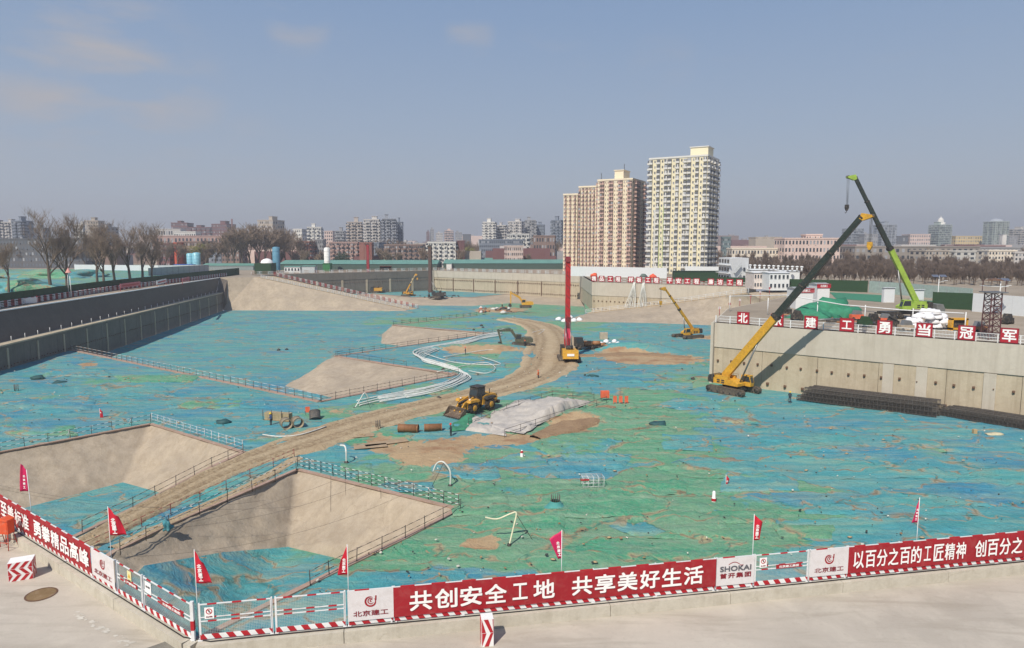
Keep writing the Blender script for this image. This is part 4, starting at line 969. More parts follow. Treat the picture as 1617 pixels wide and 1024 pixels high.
# rotary drilling rigs
def rig(label, loc, rz, top, mast_m, body_m, mast_w=1.0, group='drilling rigs in the far pit', extra=True, base=.0):
    o = thing('drilling_rig', label, 'drilling rig', loc, rz, group)
    track(o, 5.2, 3.8, .8, 1.0)
    MB().prism([(-3.6, 0), (1.6, 0), (1.6, .8), (.6, 1.5), (-3.2, 1.6), (-3.7, 1.1)], -1.5, 1.5, T=(0, 0, 1.15)).build('body', body_m, o)
    cw_ = MB().prism([(-4.1, -.1), (-3.2, -.1), (-3.2, 1.7), (-3.9, 1.7)], -1.65, 1.65, T=(0, 0, 1.15)).build('counterweight', body_m, o)
    MB().box((-4.12, 0, 1.9), (.03, 1.5, .5)).build('plate', TXW, cw_)
    cab(o, (1.2, 1.3, 1.3), (1.7, 1.0, 2.0), DRK)
    H = top - loc[2]; mx_ = 3.2
    b = MB().box((mx_, 0, H * .5 + 1.2), (mast_w, mast_w * .9, H - 2.8)).build('mast', mast_m, o)
    for k in range(int(H / 1.1) - 2):
        MB().beam((mx_ - mast_w * .52, -mast_w * .45, 2.2 + k * 1.1), (mx_ - mast_w * .52, mast_w * .45, 3.2 + k * 1.1), .08).build('mast_brace', mast_m if k % 2 else DRK, b)
    MB().tube([(mx_ + .8, 0, .3), (mx_ + .8, 0, H - .6)], .22, 8).build('kelly_bar', DRK, o)
    MB().prism([(-.9, 0), (1.1, 0), (1.3, .5), (.3, 1.1), (-.6, .9)], -.55, .55, T=(mx_, 0, H - .6)).build('mast_head', DRK if mast_m is not RIGR else smat('rig_dark_red', 110, 20, 28), o)
    MB().box((mx_ + .5, 0, 3.6), (1.2, 1.3, 1.5)).build('rotary_drive', mast_m, o); MB().lathe([(.55, 0), (.55, 1.5)], (mx_ + .8, 0, .1), 12).build('auger', DRK, o)
    for sy in (-.6, .6):
        MB().tube([(-.5, sy, 2.6), (mx_ - .3, sy * .8, min(H * .45, 8.5))], .13, 6).build('backstay', STEEL, o); MB().tube([(-2.6, sy * .5, 2.7), (mx_, sy * .3, H - .6)], .02, 4, cap=False).build('cable', ROPE, o)
    MB().beam((1.4, 0, 2.2), (mx_, 0, 5), .5, .6).build('link_arm', mast_m, o)
    MB().lathe([(.0, -.7), (.5, -.7), (.5, .7), (0, .7)], (-1.6, 0, 3.1), 12, Matrix.Rotation(pi / 2, 3, 'X')).build('winch', DRK, o)
    return o
rp_ = P(900, 574); rp_.y += 3.2
r1 = rig('tall red drilling rig with yellow rear counterweight standing on the haul road', rp_, pi / 2 + .02, 10.9, RIGR, YEL2, 1.15)
MB().box((3.2, 0, 5.6), (1.3, 1.2, 2.2)).build('mast_sleeve', smat('rig_pink', 214, 50, 84), r1); MB().box((3.2, -.1, 8.0), (1.25, 1.15, 2.4)).build('mast_sleeve', smat('rig_dark_red', 110, 20, 28), r1)
q = P(592, 463); rig('far red lattice-mast drilling rig with yellow body before the shaded wall', q, pi, W(582, 386, q.y).z, smat('rig_faded_red', 140, 36, 44), YEL, 1.3)
q = P(690, 471); rig('far dark-masted drilling rig near the corner of the far walls', q, pi * .92, W(684, 389, q.y).z, smat('mast_grey', 84, 66, 58), DRK, 1.5)
# wheel loader
def loader(loc, rz):
    o = thing('wheel_loader', 'muddy yellow wheel loader with its bucket lowered on the haul road', 'wheel loader', loc, rz)
    MT = Matrix.Rotation(pi / 2, 3, 'X')
    for x in (-1.6, 1.6):
        for sy in (-1, 1):
            w = MB().lathe([(.0, -.28), (.45, -.30), (.72, -.30), (.80, -.2), (.80, .2), (.72, .30), (.45, .30), (0, .28)], (0, 0, 0), 22, MT)
            for k in range(22):
                a = 2 * pi * k / 22; w.box((cos(a) * .80, 0, sin(a) * .80), (.08, .54, .09), M=Matrix.Rotation(-a, 3, 'Y'))
            wh = w.build('tyre', TYRE, o, loc=(x, sy * 1.05, .82)); MB().lathe([(0, -.31), (.38, -.32), (.42, -.28), (.42, .28), (.38, .32), (0, .31)], (0, 0, 0), 14, MT).build('rim', YEL, wh)
            MB().prism([(-.95, .85), (-.75, 1.1), (.75, 1.1), (.95, .85), (.95, .78), (-.95, .78)], -.34, .34, T=(x, sy * 1.05, .82)).build('mudguard', YEL if x > 0 else DRK, o)
    MB().prism([(-3.3, .9), (-.5, .8), (-.5, 1.9), (-1.2, 2.15), (-3.0, 2.05), (-3.4, 1.5)], -.78, .78).build('engine_hood', YEL, o)
    MB().box((-3.42, 0, 1.45), (.1, 1.3, .8)).build('grille', DRK, o); MB().box((-3.35, 0, .85), (.4, 2.2, .45)).build('rear_weight', DRK, o)
    MB().prism([(.1, .6), (2.2, .6), (2.3, 1.3), (1.0, 1.7), (.1, 1.4)], -.6, .6).build('front_frame', YEL, o)
    c_b = MB().prism([(-1.0, 1.6), (.5, 1.5), (.6, 2.2), (.35, 3.25), (-.95, 3.25)], -.72, .72).build('cab', DRK, o)
    MB().prism([(-.85, 2.2), (.48, 2.2), (.30, 3.1), (-.85, 3.1)], -.735, .735).build('window', GLS, c_b); MB().add([(.61, -.62, 2.2), (.61, .62, 2.2), (.37, .62, 3.15), (.37, -.62, 3.15)], [(0, 1, 2, 3)]).build('windscreen', GLS, c_b)
    MB().box((-.3, 0, 3.31), (1.6, 1.6, .1)).build('roof', DRK, c_b)
    for x in (-.9, -.2): 
        for sy in (-1, 1): MB().box((x, sy * .745, 2.65), (.07, .03, 1.0)).build('pillar', DRK, c_b)
    for sy in (-1, 1):
        boomseg(o, (1.0, sy * .5, 1.9), (2.6, sy * .5, 1.45), .2, .2, .45, .4, YEL, 'lift_arm'); boomseg(o, (2.6, sy * .5, 1.45), (3.55, sy * .5, .45), .2, .2, .4, .3, YEL, 'lift_arm_front')
        MB().tube([(1.2, sy * .3, 1.0), (2.5, sy * .3, 1.2)], .09, 8).build('lift_cylinder', STEEL, o)
        MB().tube([(2.0, sy * .85, 1.35), (2.0, sy * .85, 1.9)], .05, 6).box((2.05, sy * .85, 1.95), (.15, .22, .16)).build('headlight', TXW, o)
    MB().tube([(-2.2, .4, 2.0), (-2.2, .4, 2.75)], .06, 8).build('exhaust', DRK, o)
    boomseg(o, (1.6, 0, 1.7), (3.3, 0, 1.5), .22, .22, .3, .3, DRK, 'tilt_link')
    bk = MB(); pr = [(3.5, 1.15), (3.35, .6), (3.55, .12), (4.7, .02), (4.72, .06), (3.65, .2), (3.5, .62), (3.64, 1.12)]
    bk.prism(pr, -1.45, 1.45); bk.prism([(3.4, .1), (4.7, .03), (3.65, 1.15), (3.45, 1.0)], -1.47, -1.42); bk.prism([(3.4, .1), (4.7, .03), (3.65, 1.15), (3.45, 1.0)], 1.42, 1.47)
    b_ = bk.build('bucket', smat('bucket_steel', 96, 80, 66, dirt=DUST, dirt_amt=.7), o)
    for k in range(8): MB().prism([(4.6, .02), (4.95, .0), (4.6, .1)], -.06, .06, T=(0, -1.3 + k * .371, 0)).build('tooth', DRK, b_)
    return o
lo = loader(P(752, 650) + Vector((0, 0, .12)), 0); pb = P(716, 657) - P(762, 645); lo.rotation_euler.z = atan2(pb.y, pb.x); lo.scale = (1.12,) * 3
# truck crane on the street level, lime boom
tl = P(1432, 503, 0); tt = W(1350, 280, tl.y - 2)
tc_ = tele_crane('truck_crane', 'lime and dark green telescopic truck crane on the upper level behind white sacks', tl, tt, 1.0, (LIME, BOOMD), split=.44, wheels=True, hook=5.0)
cf = tc_
MB().box((0, 0, 1.15), (11, 2.4, .5)).build('chassis', DRK, cf)
MB().prism([(-7.0, 0), (-5.2, 0), (-5.2, 1.9), (-6.6, 1.9), (-7.1, .9)], -1.2, 1.2, T=(0, 0, .8)).build('driver_cab', smat('cab_grey', 108, 110, 108), cf)
for x in (-5.5, -4.0, 2.2, 3.6):
    for sy in (-1, 1): MB().lathe([(0, -.2), (.5, -.22), (.5, .22), (0, .2)], (x, sy * 1.1, .52), 16, Matrix.Rotation(pi / 2, 3, 'X')).build('wheel', TYRE, cf)
for x in (-3, 4.8):
    for sy in (-1, 1): MB().box((x, sy * 1.9, .9), (.25, 1.5, .25)).tube([(x, sy * 2.6, .05), (x, sy * 2.6, 1.0)], .1, 8).build('outrigger', DRK, cf)
# dark truck with steel casings behind the red rig
dt = thing('casing_truck', 'dark dusty truck with brown steel casings behind the red drilling rig', 'truck', P(918, 553), .15)
cab(dt, (-.6, 0, .9), (2.0, 2.2, 2.1), DRK); MB().box((2.2, 0, .9), (6.2, 2.2, .3)).build('chassis', DRK, dt)
for x in (-.7, 2.4, 4.2):
    for sy in (-1, 1): MB().lathe([(0, -.18), (.5, -.2), (.5, .2), (0, .18)], (x, sy * 1.05, .5), 14, Matrix.Rotation(pi / 2, 3, 'X')).build('wheel', TYRE, dt)
CASE = smat('casing_brown', 150, 104, 66, dirt=DUST, dirt_amt=.6)
for i, (x, y, z) in enumerate(((1.6, -.6, 1.6), (1.6, .6, 1.6), (3.6, -.3, 1.65), (5.2, .2, 1.1), (6.3, -.6, .7), (7.6, .1, .62), (7.0, 1.2, .62))):
    a = random.uniform(-.5, .5); MB().tube([(x - cos(a) * .9, y - sin(a) * .9, z), (x + cos(a) * .9, y + sin(a) * .9, z)], .55, 12).build('casing', CASE, dt)
# worker figures
def person(label, loc, rz=0, jacket=(40, 52, 66), helmet=(214, 180, 40), arm=0.3):
    pts = {'pel': (0, 0, .95, .16), 'ch': (0, .02, 1.32, .19), 'nk': (0, .01, 1.5, .07), 'hd': (0, .04, 1.66, .105)}
    V = [(0, 0, .95, .15), (0, .0, 1.15, .14), (0, .0, 1.36, .17), (0, 0, 1.5, .065), (0, .03, 1.6, .095), (0, .03, 1.70, .09)]
    E = [(0, 1), (1, 2), (2, 3), (3, 4), (4, 5)]
    for sx in (-1, 1):
        b = len(V); V += [(sx * .1, 0, .88, .1), (sx * .12, .04 * sx, .5, .075), (sx * .13, .0, .1, .05), (sx * .13, .13, .04, .045)]; E += [(0, b), (b, b + 1), (b + 1, b + 2), (b + 2, b + 3)]
        b = len(V); V += [(sx * .2, 0, 1.42, .065), (sx * .27, -.02, 1.15, .05), (sx * .25, .14 + arm * .2, .95 + arm * .15, .04), (sx * .24, .2 + arm * .2, .88 + arm * .2, .035)]; E += [(2, b), (b, b + 1), (b + 1, b + 2), (b + 2, b + 3)]
    me = bpy.data.meshes.new('person'); me.from_pydata([v[:3] for v in V], E, []); o = bpy.data.objects.new('body', me); COL.objects.link(o)
    sk = o.modifiers.new('skin', 'SKIN')
    for i, v in enumerate(V): me.skin_vertices[0].data[i].radius = (v[3], v[3])
    me.skin_vertices[0].data[0].use_root = True
    o.modifiers.new('sub', 'SUBSURF').levels = 1; dg = bpy.context.evaluated_depsgraph_get(); m2 = bpy.data.meshes.new_from_object(o.evaluated_get(dg)); bpy.data.objects.remove(o)
    m2.materials.clear()
    for mt in (smat('skin_tone', 176, 128, 100), smat('jacket_%d' % jacket[0], *jacket), smat('trousers', 36, 40, 50), smat('shoes', 24, 22, 20)): m2.materials.append(mt)
    for p in m2.polygons:
        z = p.center.z; x = abs(p.center.x)
        p.material_index = 3 if z < .1 else 2 if z < .92 and x < .22 else 1 if (z < 1.5 and not (x > .2 and z < .93 + arm * .2)) else 0
        p.use_smooth = True
    r = thing('person', label, 'person', loc, rz); obj('body', m2, r)
    MB().lathe([(.155, 0), (.14, .05), (.12, .11), (.07, .16), (0, .175)], (0, .03, 1.69), 14).lathe([(.2, -.01), (.15, .01)], (0, .06, 1.69), 14).build('helmet', smat('helmet_%d' % helmet[0], *helmet), r)
    MB().box((0, 0, 1.25), (.02, .33, .02)).build('belt', DRK, r) if False else None
    return r
person('worker in dark clothes and yellow helmet standing at the end of the rebar cages', P(1247, 636), 2.6)
person('worker in dark clothes standing on the haul road beside the dark excavator', P(829, 549), .4, (30, 32, 36), (220, 90, 40))
person('worker in blue jacket standing on the brown heap left of the excavator', P(735, 561), 1.5, (52, 66, 90), (206, 60, 50))
person('worker in black clothes on the debris far off near the small yellow excavator', P(793, 487), 0, (20, 20, 24), (214, 180, 40))
# ================================================================ guard rails and loose things in the pit
PB = smat('rail_black', 52, 48, 48, rough=.5, dirt=DUST, dirt_amt=.3); PW = smat('rail_white', 204, 206, 206, rough=.5, dirt=DUST, dirt_amt=.3); PR = smat('rail_red', 150, 40, 44, rough=.5)
BLUEP = smat('rail_blue', 130, 160, 186, rough=.5)
def rail_line(label, pts, z=0.0, h=1.2, every=2.6, rails=(.6, 1.15), r=.03, dash=(0, 1), mats=None, group='guard rails in the pit', braces=0, dl=.45, postm=None, cat='railing', name='guard_rail'):
    mats = mats or [PB, PW]; pts = [Vector(p) + Vector((0, 0, z)) for p in pts]; o = thing(name, label, cat, pts[0], 0, group); org = pts[0]
    pm = MB().tube([(0, 0, -.15), (0, 0, h)], r * 1.15, 5).mesh('post', postm or mats[0])
    for hh in rails:
        mb = MB()
        for a, b in zip(pts, pts[1:]):
            l = (b - a).length; k = max(1, int(l / dl)) if len(mats) > 1 else 1
            for q in range(k):
                mb.cur = q % len(mats); p = a.lerp(b, q / k) - org; e = a.lerp(b, (q + 1) / k) - org
                j = Vector((0, 0, .03 * sin(q * .7))); mb.tube([p + Vector((0, 0, hh)), e + Vector((0, 0, hh))], r, 4, cap=False)
        mb.cur = 0; mb.build('rail', mats, o)
    n = 0
    for a, b in zip(pts, pts[1:]):
        l = (b - a).length; k = max(1, round(l / every)); 
        for q in range(k + 1):
            if q == 0 and a is not pts[0]: continue
            p = a.lerp(b, q / k) - org; c = obj('post', pm, o, loc=p); c.rotation_euler = (random.uniform(-.05, .05), random.uniform(-.05, .05), 0)
            if braces and q and n % braces == 1:
                d = (b - a).normalized(); nn = Vector((-d.y, d.x, 0)) * (1 if braces > 0 else -1)
                MB().tube([p + Vector((0, 0, h * .95)), p + nn * 1.1 + Vector((0, 0, -.05))], r * 1.6, 5).build('brace', PW, o)
            n += 1
    return o
off = lambda pts, v: [Vector(p) + Vector(v) for p in pts]
rail_line('black and white rail on the far rim of the left pit, ending at its corner', [P(-40, 722), P(238, 668)], h=1.3, braces=3)
rail_line('pale rail with netting on the right rim of the left pit', [P(240, 667), P(383, 712)], h=1.35, every=1.7, mats=[PW, BLUEP], rails=(.45, .9, 1.3))
rail_line('dark rail along the near rim of the left pit beside the haul road', [P(384, 717), P(335, 739), P(210, 805), P(130, 843)], h=1.25, every=3.2, mats=[PB, SHOTP])
rail_line('rail with red and dark bands between the haul road and the right pit', [P(118, 882), P(270, 812), P(395, 755), P(465, 722)], h=1.0, every=3.4, mats=[PR, DIRT], rails=(.5, .95))
rail_line('black and white rail on the left rim of the right pit', [P(190, 874), P(268, 832), P(468, 744)], h=1.2, every=3.0)
rail_line('long black and white rail on the far rim of the right pit', [P(470, 738), P(725, 802)], h=1.3, every=1.9, rails=(.35, .8, 1.25), braces=3, r=.034)
rail_line('dark rail on the near rim of the right pit running to the fence', [P(727, 808), P(640, 852), P(520, 910), P(490, 926)], h=1.25, every=2.4, mats=[PB, SHOTP], braces=-4)
rail_line('long pinkish rail from the left wall across the netted floor', off([R[0], R[1]], (.4, -.4, 0)), h=1.3, every=2.3, mats=[PW, SHOTP], rails=(.6, 1.25), r=.035, postm=PB, dl=1.2)
rail_line('dark rail along the near side of the middle bank', off([R[1], R[2]], (.3, -.5, 0)), h=1.4, every=2.8, mats=[PB, SHOTP], r=.035)
rail_line('thin dark rail along the top of the middle bank', [R[3], R[3] + (R[2] - R[3]) * .62], h=1.2, every=4, mats=[PB], r=.03)
rail_line('thin dark rail from the middle bank to the hose bundle', off([R[3], R[4]], (.4, -.3, 0)), h=1.3, every=3.6, mats=[PB, SHOTP], r=.04, dl=1.5)
rail_line('thin rail along the third bank beyond the dark excavator', off([R[5], R[6]], (.3, -.3, 0)), h=1.5, every=3.6, mats=[PB, SHOTP], r=.05, dl=1.5)
q0, q1 = RP0, RP1
rail_line('white and red rail down the near edge of the left ramp', off([q0 + (q1 - q0) * .04, q1], (0, .5, 0)), h=1.5, every=2.6, mats=[PW, BLUEP], rails=(.5, 1.0, 1.5), r=.07, postm=PW)
rail_line('red and white rail down the far edge of the left ramp', off([q0 + rd, q1 + rd * .6], (0, 0, 0)), h=1.7, every=2.6, mats=[PR, PW], rails=(.6, 1.2, 1.7), r=.09, postm=PR, dl=1.4)
rail_line('long white rail climbing along the top of the right ramp', off(RR, (0, 0, 0)), h=1.6, every=2.8, mats=[PW], rails=(.5, 1.05, 1.6), r=.07, postm=PW)
rail_line('rail with dark posts across the green hollow by the white sheet', [P(740, 672), P(800, 650), P(872, 628), P(938, 632)], h=1.2, every=3.0, mats=[PB], rails=(.5, .95, 1.15), r=.028)
rail_line('dark rail in front of the white sheeted hollow', [P(797, 692), P(868, 668), P(958, 638)], h=1.2, every=3.3, mats=[PB], rails=(.6, 1.15), r=.03)
# gravel bags and sheets: hollow lined with a crumpled white sheet
def cloth_patch(name, label, poly, zf, m, step=.5, cat=None, kind=None, group=None, thick=.02):
    ys = [p[1] for p in poly]; xs = [p[0] for p in poly]; co = []; ed = []; n = len(poly)
    for i in range(n):
        a = Vector(poly[i][:2]); b = Vector(poly[(i + 1) % n][:2]); k = max(1, int((b - a).length / step))
        for q in range(k): p = a.lerp(b, q / k); w = noise.noise(Vector((p.x, p.y, 3)) * .9) * .25; co.append(p + Vector((w, -w)))
    m_ = len(co); ed = [(i, (i + 1) % m_) for i in range(m_)]; pl = [(c.x, c.y) for c in co]
    y = min(ys)
    while y < max(ys):
        x = min(xs)
        while x < max(xs):
            if inside(pl, x, y) and poly_d(x, y, pl) > step * .4: co.append(Vector((x + random.uniform(-.2, .2) * step, y + random.uniform(-.2, .2) * step)))
            x += step
        y += step
    v2, e2, f2, ov, *_ = delaunay_2d_cdt(co, ed, [], 1, 1e-4); mb = MB(); vs = []
    for v, o_ in zip(v2, ov): vs.append((v.x, v.y, zf(v.x, v.y, any(i < m_ for i in o_))))
    fs = [list(f) for f in f2 if inside(pl, sum(v2[i].x for i in f) / len(f), sum(v2[i].y for i in f) / len(f))]
    fs = [f if sum(v2[f[i]].x * v2[f[(i + 1) % len(f)]].y - v2[f[(i + 1) % len(f)]].x * v2[f[i]].y for i in range(len(f))) > 0 else f[::-1] for f in fs]
    mb.add(vs, fs, True); return mb.build(name, m, label=label, cat=cat, kind=kind, group=group)
SHEET = mat('white_sheet', srgb(176, 170, 162), rough=.8, var=.14, bump=1.0, bscale=1.6, dirt=DUST, dirt_amt=.3)
SHC = P(885, 656)
def crumple(x, y, b): return F0 + (.12 if b else .3 + .5 * noise.noise(Vector((x, y, 0)) * .35) + .25 * noise.noise(Vector((x * 2.2, y * .8, 5))) + .12 * noise.noise(Vector((x * 3, y * 3, 2))))
cloth_patch('ground_sheet', 'crumpled white sheet spread behind the dark rail right of the wheel loader', [P(815, 638), P(866, 630), P(935, 637), P(900, 652), P(850, 674), P(828, 688), P(772, 680), P(775, 655)], lambda x, y, b: crumple(x, y, b) + .1 + (0 if b else 1.5 * math.exp(-((x - SHC.x) / 4.5) ** 2 - ((y - SHC.y) / 5.5) ** 2)), SHEET, cat='sheet')
cloth_patch('ground_sheet', 'low white sheet with green net edge in front of the wheel loader', [P(742, 660), P(772, 662), P(800, 672), P(798, 690), P(730, 681)], crumple, SHEET, step=.4, cat='sheet')
GN = mat('green_net', srgb(52, 120, 90), rough=.8, var=.2, bump=.8, bscale=4)
cloth_patch('net_fold', 'green net gathered in a fold below the loader bucket', [P(715, 672), P(745, 652), P(752, 660), P(736, 682), P(712, 684)], lambda x, y, b: crumple(x, y, b) + .1, GN, step=.35, cat='net')
# loose sheets of net lying over the floor
BN = [mat('net_sheet_%d' % i, c, rough=.8, var=.14, scale=.35, bump=1.0, bscale=1.5, dirt=srgb(150, 146, 124), dirt_amt=.45) for i, c in enumerate((srgb(64, 130, 142), srgb(70, 140, 136), srgb(72, 138, 108), srgb(58, 118, 142), srgb(98, 142, 116), srgb(60, 146, 104)))]
sh = [(905, 705, 70, 16, 5), (1010, 690, 60, 10, 2), (1085, 700, 50, 14, 3), (930, 730, 60, 14, 3), (1010, 770, 80, 14, 4), (890, 770, 50, 14, 2), (1120, 740, 70, 16, 1), (1200, 760, 60, 20, 0), (960, 800, 90, 22, 5), (1060, 830, 100, 20, 4), (840, 830, 60, 22, 2), (760, 800, 50, 18, 5), (660, 850, 50, 18, 4), (700, 790, 46, 16, 5),
      (730, 745, 60, 14, 3), (640, 770, 40, 8, 3), (1300, 700, 80, 20, 3), (1400, 730, 90, 24, 0), (1500, 700, 70, 16, 1), (1450, 790, 90, 26, 3), (1330, 800, 80, 18, 1), (1560, 780, 60, 22, 0), (1250, 690, 60, 12, 3), (1150, 660, 50, 10, 1), (1090, 640, 50, 7, 3), (1060, 610, 50, 6, 0), (970, 600, 50, 6, 3), (960, 640, 40, 7, 5), (1020, 655, 40, 7, 4),
      (820, 560, 30, 6, 3), (760, 580, 40, 5, 1), (700, 620, 40, 5, 5), (640, 645, 40, 5, 2), (420, 700, 40, 8, 0), (330, 640, 70, 7, 1), (200, 620, 80, 9, 0), (80, 640, 70, 10, 1), (120, 590, 60, 6, 0), (250, 600, 70, 6, 4), (380, 640, 50, 6, 3), (60, 680, 60, 8, 2), (1000, 515, 50, 3, 0), (1060, 555, 30, 3, 0), (900, 620, 40, 6, 2), (560, 740, 30, 8, 2), (590, 860, 30, 8, 4), (1180, 820, 60, 12, 2), (1270, 840, 50, 10, 5)]
rnd = random.Random(3)
for i, (px, py, rx, ry, k) in enumerate(sh):
    n = 4 if i % 3 else 5; poly = []
    for q in range(n):
        a = -2 * pi * (q + .5) / n + rnd.uniform(-.15, .15); s_ = 1.1 + rnd.uniform(-.2, .25); p = P(px + cos(a) * rx * s_ * (1.1 if abs(cos(a)) > .7 else 1.2), py + sin(a) * ry * s_ * 1.15); poly.append(p)
    big_ = max((poly[0] - poly[2]).length, 1); ph = rnd.uniform(0, 9)
    def zf(x, y, b, ph=ph): return F0 + fold_h(x, y) + (.02 if b else .10 + .10 * max(0, noise.noise(Vector((x * .5, y * .9, ph)))) + .16 * max(0, 1 - abs(noise.noise(Vector((x * .35 + ph, y * 1.0, 7)) * 1.0)) * 3) ** 2)
    ok_ = not any(inside(h_, p.x, p.y) for h_ in (p1r, p2r) for p in poly)
    if ok_:
        c_o = cloth_patch('debris_netting', None, poly, zf, NET, step=max(.45, big_ / 26), kind='stuff'); nv = len(c_o.data.vertices); gv = {0: .12, 1: .25, 2: .72, 3: -.2, 4: .8, 5: .95}[k]
        for nm_, val in (('green', gv), ('soil', -.12)): c_o.data.attributes.new(nm_, 'FLOAT', 'POINT').data.foreach_set('value', [val] * nv)
# dark lumps of gathered net, small rubble
LUMP = smat('net_lump', 34, 76, 78, bump=1.0, bscale=3)
def lump(name, label, cat, p, s, m, seed=0, group=None, sub=2, nz=.5):
    import bmesh
    bm = bmesh.new(); bmesh.ops.create_icosphere(bm, subdivisions=sub, radius=1)
    for v in bm.verts:
        k = 1 + nz * noise.noise(v.co * 1.7 + Vector((seed, 0, 0))); v.co = Vector((v.co.x * s[0] * k, v.co.y * s[1] * k, max(v.co.z * s[2] * k, -.1 * s[2]) + .05))
    me = bpy.data.meshes.new(name); bm.to_mesh(me); bm.free(); me.materials.append(m)
    me.polygons.foreach_set('use_smooth', [True] * len(me.polygons))
    return obj(name, me, loc=p, label=label, cat=cat, group=group)
for i, (px, py, s_, desc) in enumerate(((1040, 671, 1.3, 'dark green crumpled net right of the orange barriers'), (352, 668, 1.2, 'dark teal crumpled net behind the left pit rim'), (60, 598, 1.4, 'dark crumpled net low by the left wall foot'), (94, 605, 1.2, 'dark net heap right of the one by the left wall foot'), (1060, 509, 1.0, 'small teal net bundle at the foot of the right ramp'), (936, 596, 1.3, 'flat dark lids lying right of the red drilling rig'))):
    lump('net_heap', desc, 'net', P(px, py), (s_, s_ * .7, s_ * .38), LUMP, i * 3.1, 'gathered net heaps on the pit floor')
# white sacks
SACK = mat('white_sack', srgb(226, 226, 228), rough=.6, var=.05, bump=.6, bscale=3)
for i, (px, py) in enumerate(((882, 506), (891, 509), (900, 503), (906, 508), (915, 507))):
    lump('bulk_bag', 'round white bulk bag behind the red mast, number in the row of five' if False else 'round white bulk bag lying behind the red mast of the drilling rig', 'bag', P(px, py), (1.1, 1.0, 1.1), SACK, i, 'white bulk bags behind the red mast', nz=.2)
for i, (px, py) in enumerate(((950, 545), (957, 541), (963, 546), (970, 541), (976, 545), (967, 549))):
    lump('bulk_bag', 'small white sack in the low pile ' + ('nearest the casing truck', 'behind its left end', 'front left of the middle', 'rear middle of the heap', 'at its right end', 'lowest in front')[i], 'bag', P(px, py), (.75, .7, .8), SACK, i + 9, 'white sacks right of the casing truck', nz=.25)
B((0, 0, .9), (2.0, 1.6, 1.8)).build('crate', smat('crate_tan', 170, 156, 136), loc=P(953, 536), label='tan crate standing behind the low pile of white sacks', cat='crate')
# concrete pipes, drums, pallet
PIPE = smat('pipe_concrete', 150, 136, 112, dirt=DUST, bump=.3); RUSTP = smat('pipe_rust', 134, 92, 58, dirt=srgb(70, 50, 36), bump=.5)
def pipe(label, p, r, L, rz, m, tilt=0, t=.12, group=None, name='pipe'):
    o = thing(name, label, 'pipe', p, rz, group); T_ = Matrix.Rotation(pi / 2, 3, 'Y')
    MB().lathe([(r, -L / 2), (r, L / 2), (r * (1 - t), L / 2), (r * (1 - t), -L / 2), (r, -L / 2)], (0, 0, r), 20, T_).build('shell', m, o)
    MB().lathe([(r + .03, -L / 2), (r + .03, -L / 2 + .15)], (0, 0, r), 20, T_).lathe([(r + .03, L / 2 - .15), (r + .03, L / 2)], (0, 0, r), 20, T_).build('collar', m, o)
    o.rotation_euler = (0, tilt, rz); return o
pipe('short concrete pipe, left one of the pair before the brick pallet', P(452, 677), .72, 1.4, 2.1, PIPE, group='pipes left of the haul road')
pipe('short concrete pipe, right one of the pair before the brick pallet', P(470, 675), .72, 1.4, 2.1, PIPE, group='pipes left of the haul road')
pipe('dark drum standing tilted right of the small orange board', P(497, 660), .78, 1.3, 1.9, smat('drum_dark', 78, 76, 72, dirt=DUST), tilt=-.9, group='pipes left of the haul road')
pipe('rusty steel pipe lying left on the verge of the haul road', P(645, 683), .55, 2.7, -.10, RUSTP, group='rusty pipes beside the haul road')
pipe('rusty steel pipe lying right on the verge of the haul road, nearer the loader', P(684, 681), .5, 2.4, .12, RUSTP, group='rusty pipes beside the haul road')
bp = thing('brick_pallet', 'pallet of tan blocks with steel bars at the rail left of the pipes', 'pallet', P(440, 664), -.25)
BRK = smat('block_tan', 160, 144, 112, dirt=DUST)
for r_ in range(3):
    for c_ in range(7):
        for d_ in range(2): B(((c_ - 3) * .56, d_ * .5 - .25, .25 + r_ * .36), (.54, .47, .34)).build('block', BRK, bp)
B((0, 0, .05), (4.2, 1.2, .1)).build('pallet_board', smat('wood', 120, 96, 66), bp)
for x in (-2.1, -.7, .9, 2.1): MB().tube([(x, -.6, 0), (x, -.6, 1.6)], .05, 5).build('stake', PB, bp)
ORB = smat('barrier_orange', 214, 96, 62, dirt=DUST, dirt_amt=.3)
ob = thing('site_board', 'small orange board on legs left of the dark drum', 'sign', P(486, 656), .1); B((0, 0, .85), (.65, .05, .85)).build('panel', ORB, ob); B((-.28, 0, .3), (.05, .05, .6)).build('leg', PB, ob); B((.28, 0, .3), (.05, .05, .6)).build('leg', PB, ob)
ob = thing('distribution_box', 'orange distribution box on legs right of the white sheet', 'box', P(955, 634), .1)
B((0, 0, 1.15), (1.3, .7, 1.1)).build('cabinet', ORB, ob); B((0, -.36, 1.15), (1.1, .02, .9)).build('door', ORB, ob)
for sx in (-1, 1):
    for sy in (-1, 1): B((sx * .58, sy * .3, .3), (.06, .06, .6)).build('leg', PB, ob)
for i, px in enumerate((971, 980, 989)):
    b_ = thing('barrier', ('orange barrier board, nearest the distribution box', 'orange barrier board in the middle of the three', 'orange barrier board at the right end of the three')[i], 'barrier', P(px, 640), random.uniform(-.2, .2), 'orange barriers right of the distribution box')
    B((0, 0, .95), (.55, .08, 1.0)).build('board', ORB, b_); 
    for sx in (-1, 1): B((sx * .22, 0, .25), (.05, .4, .5)).build('leg', ORB, b_)
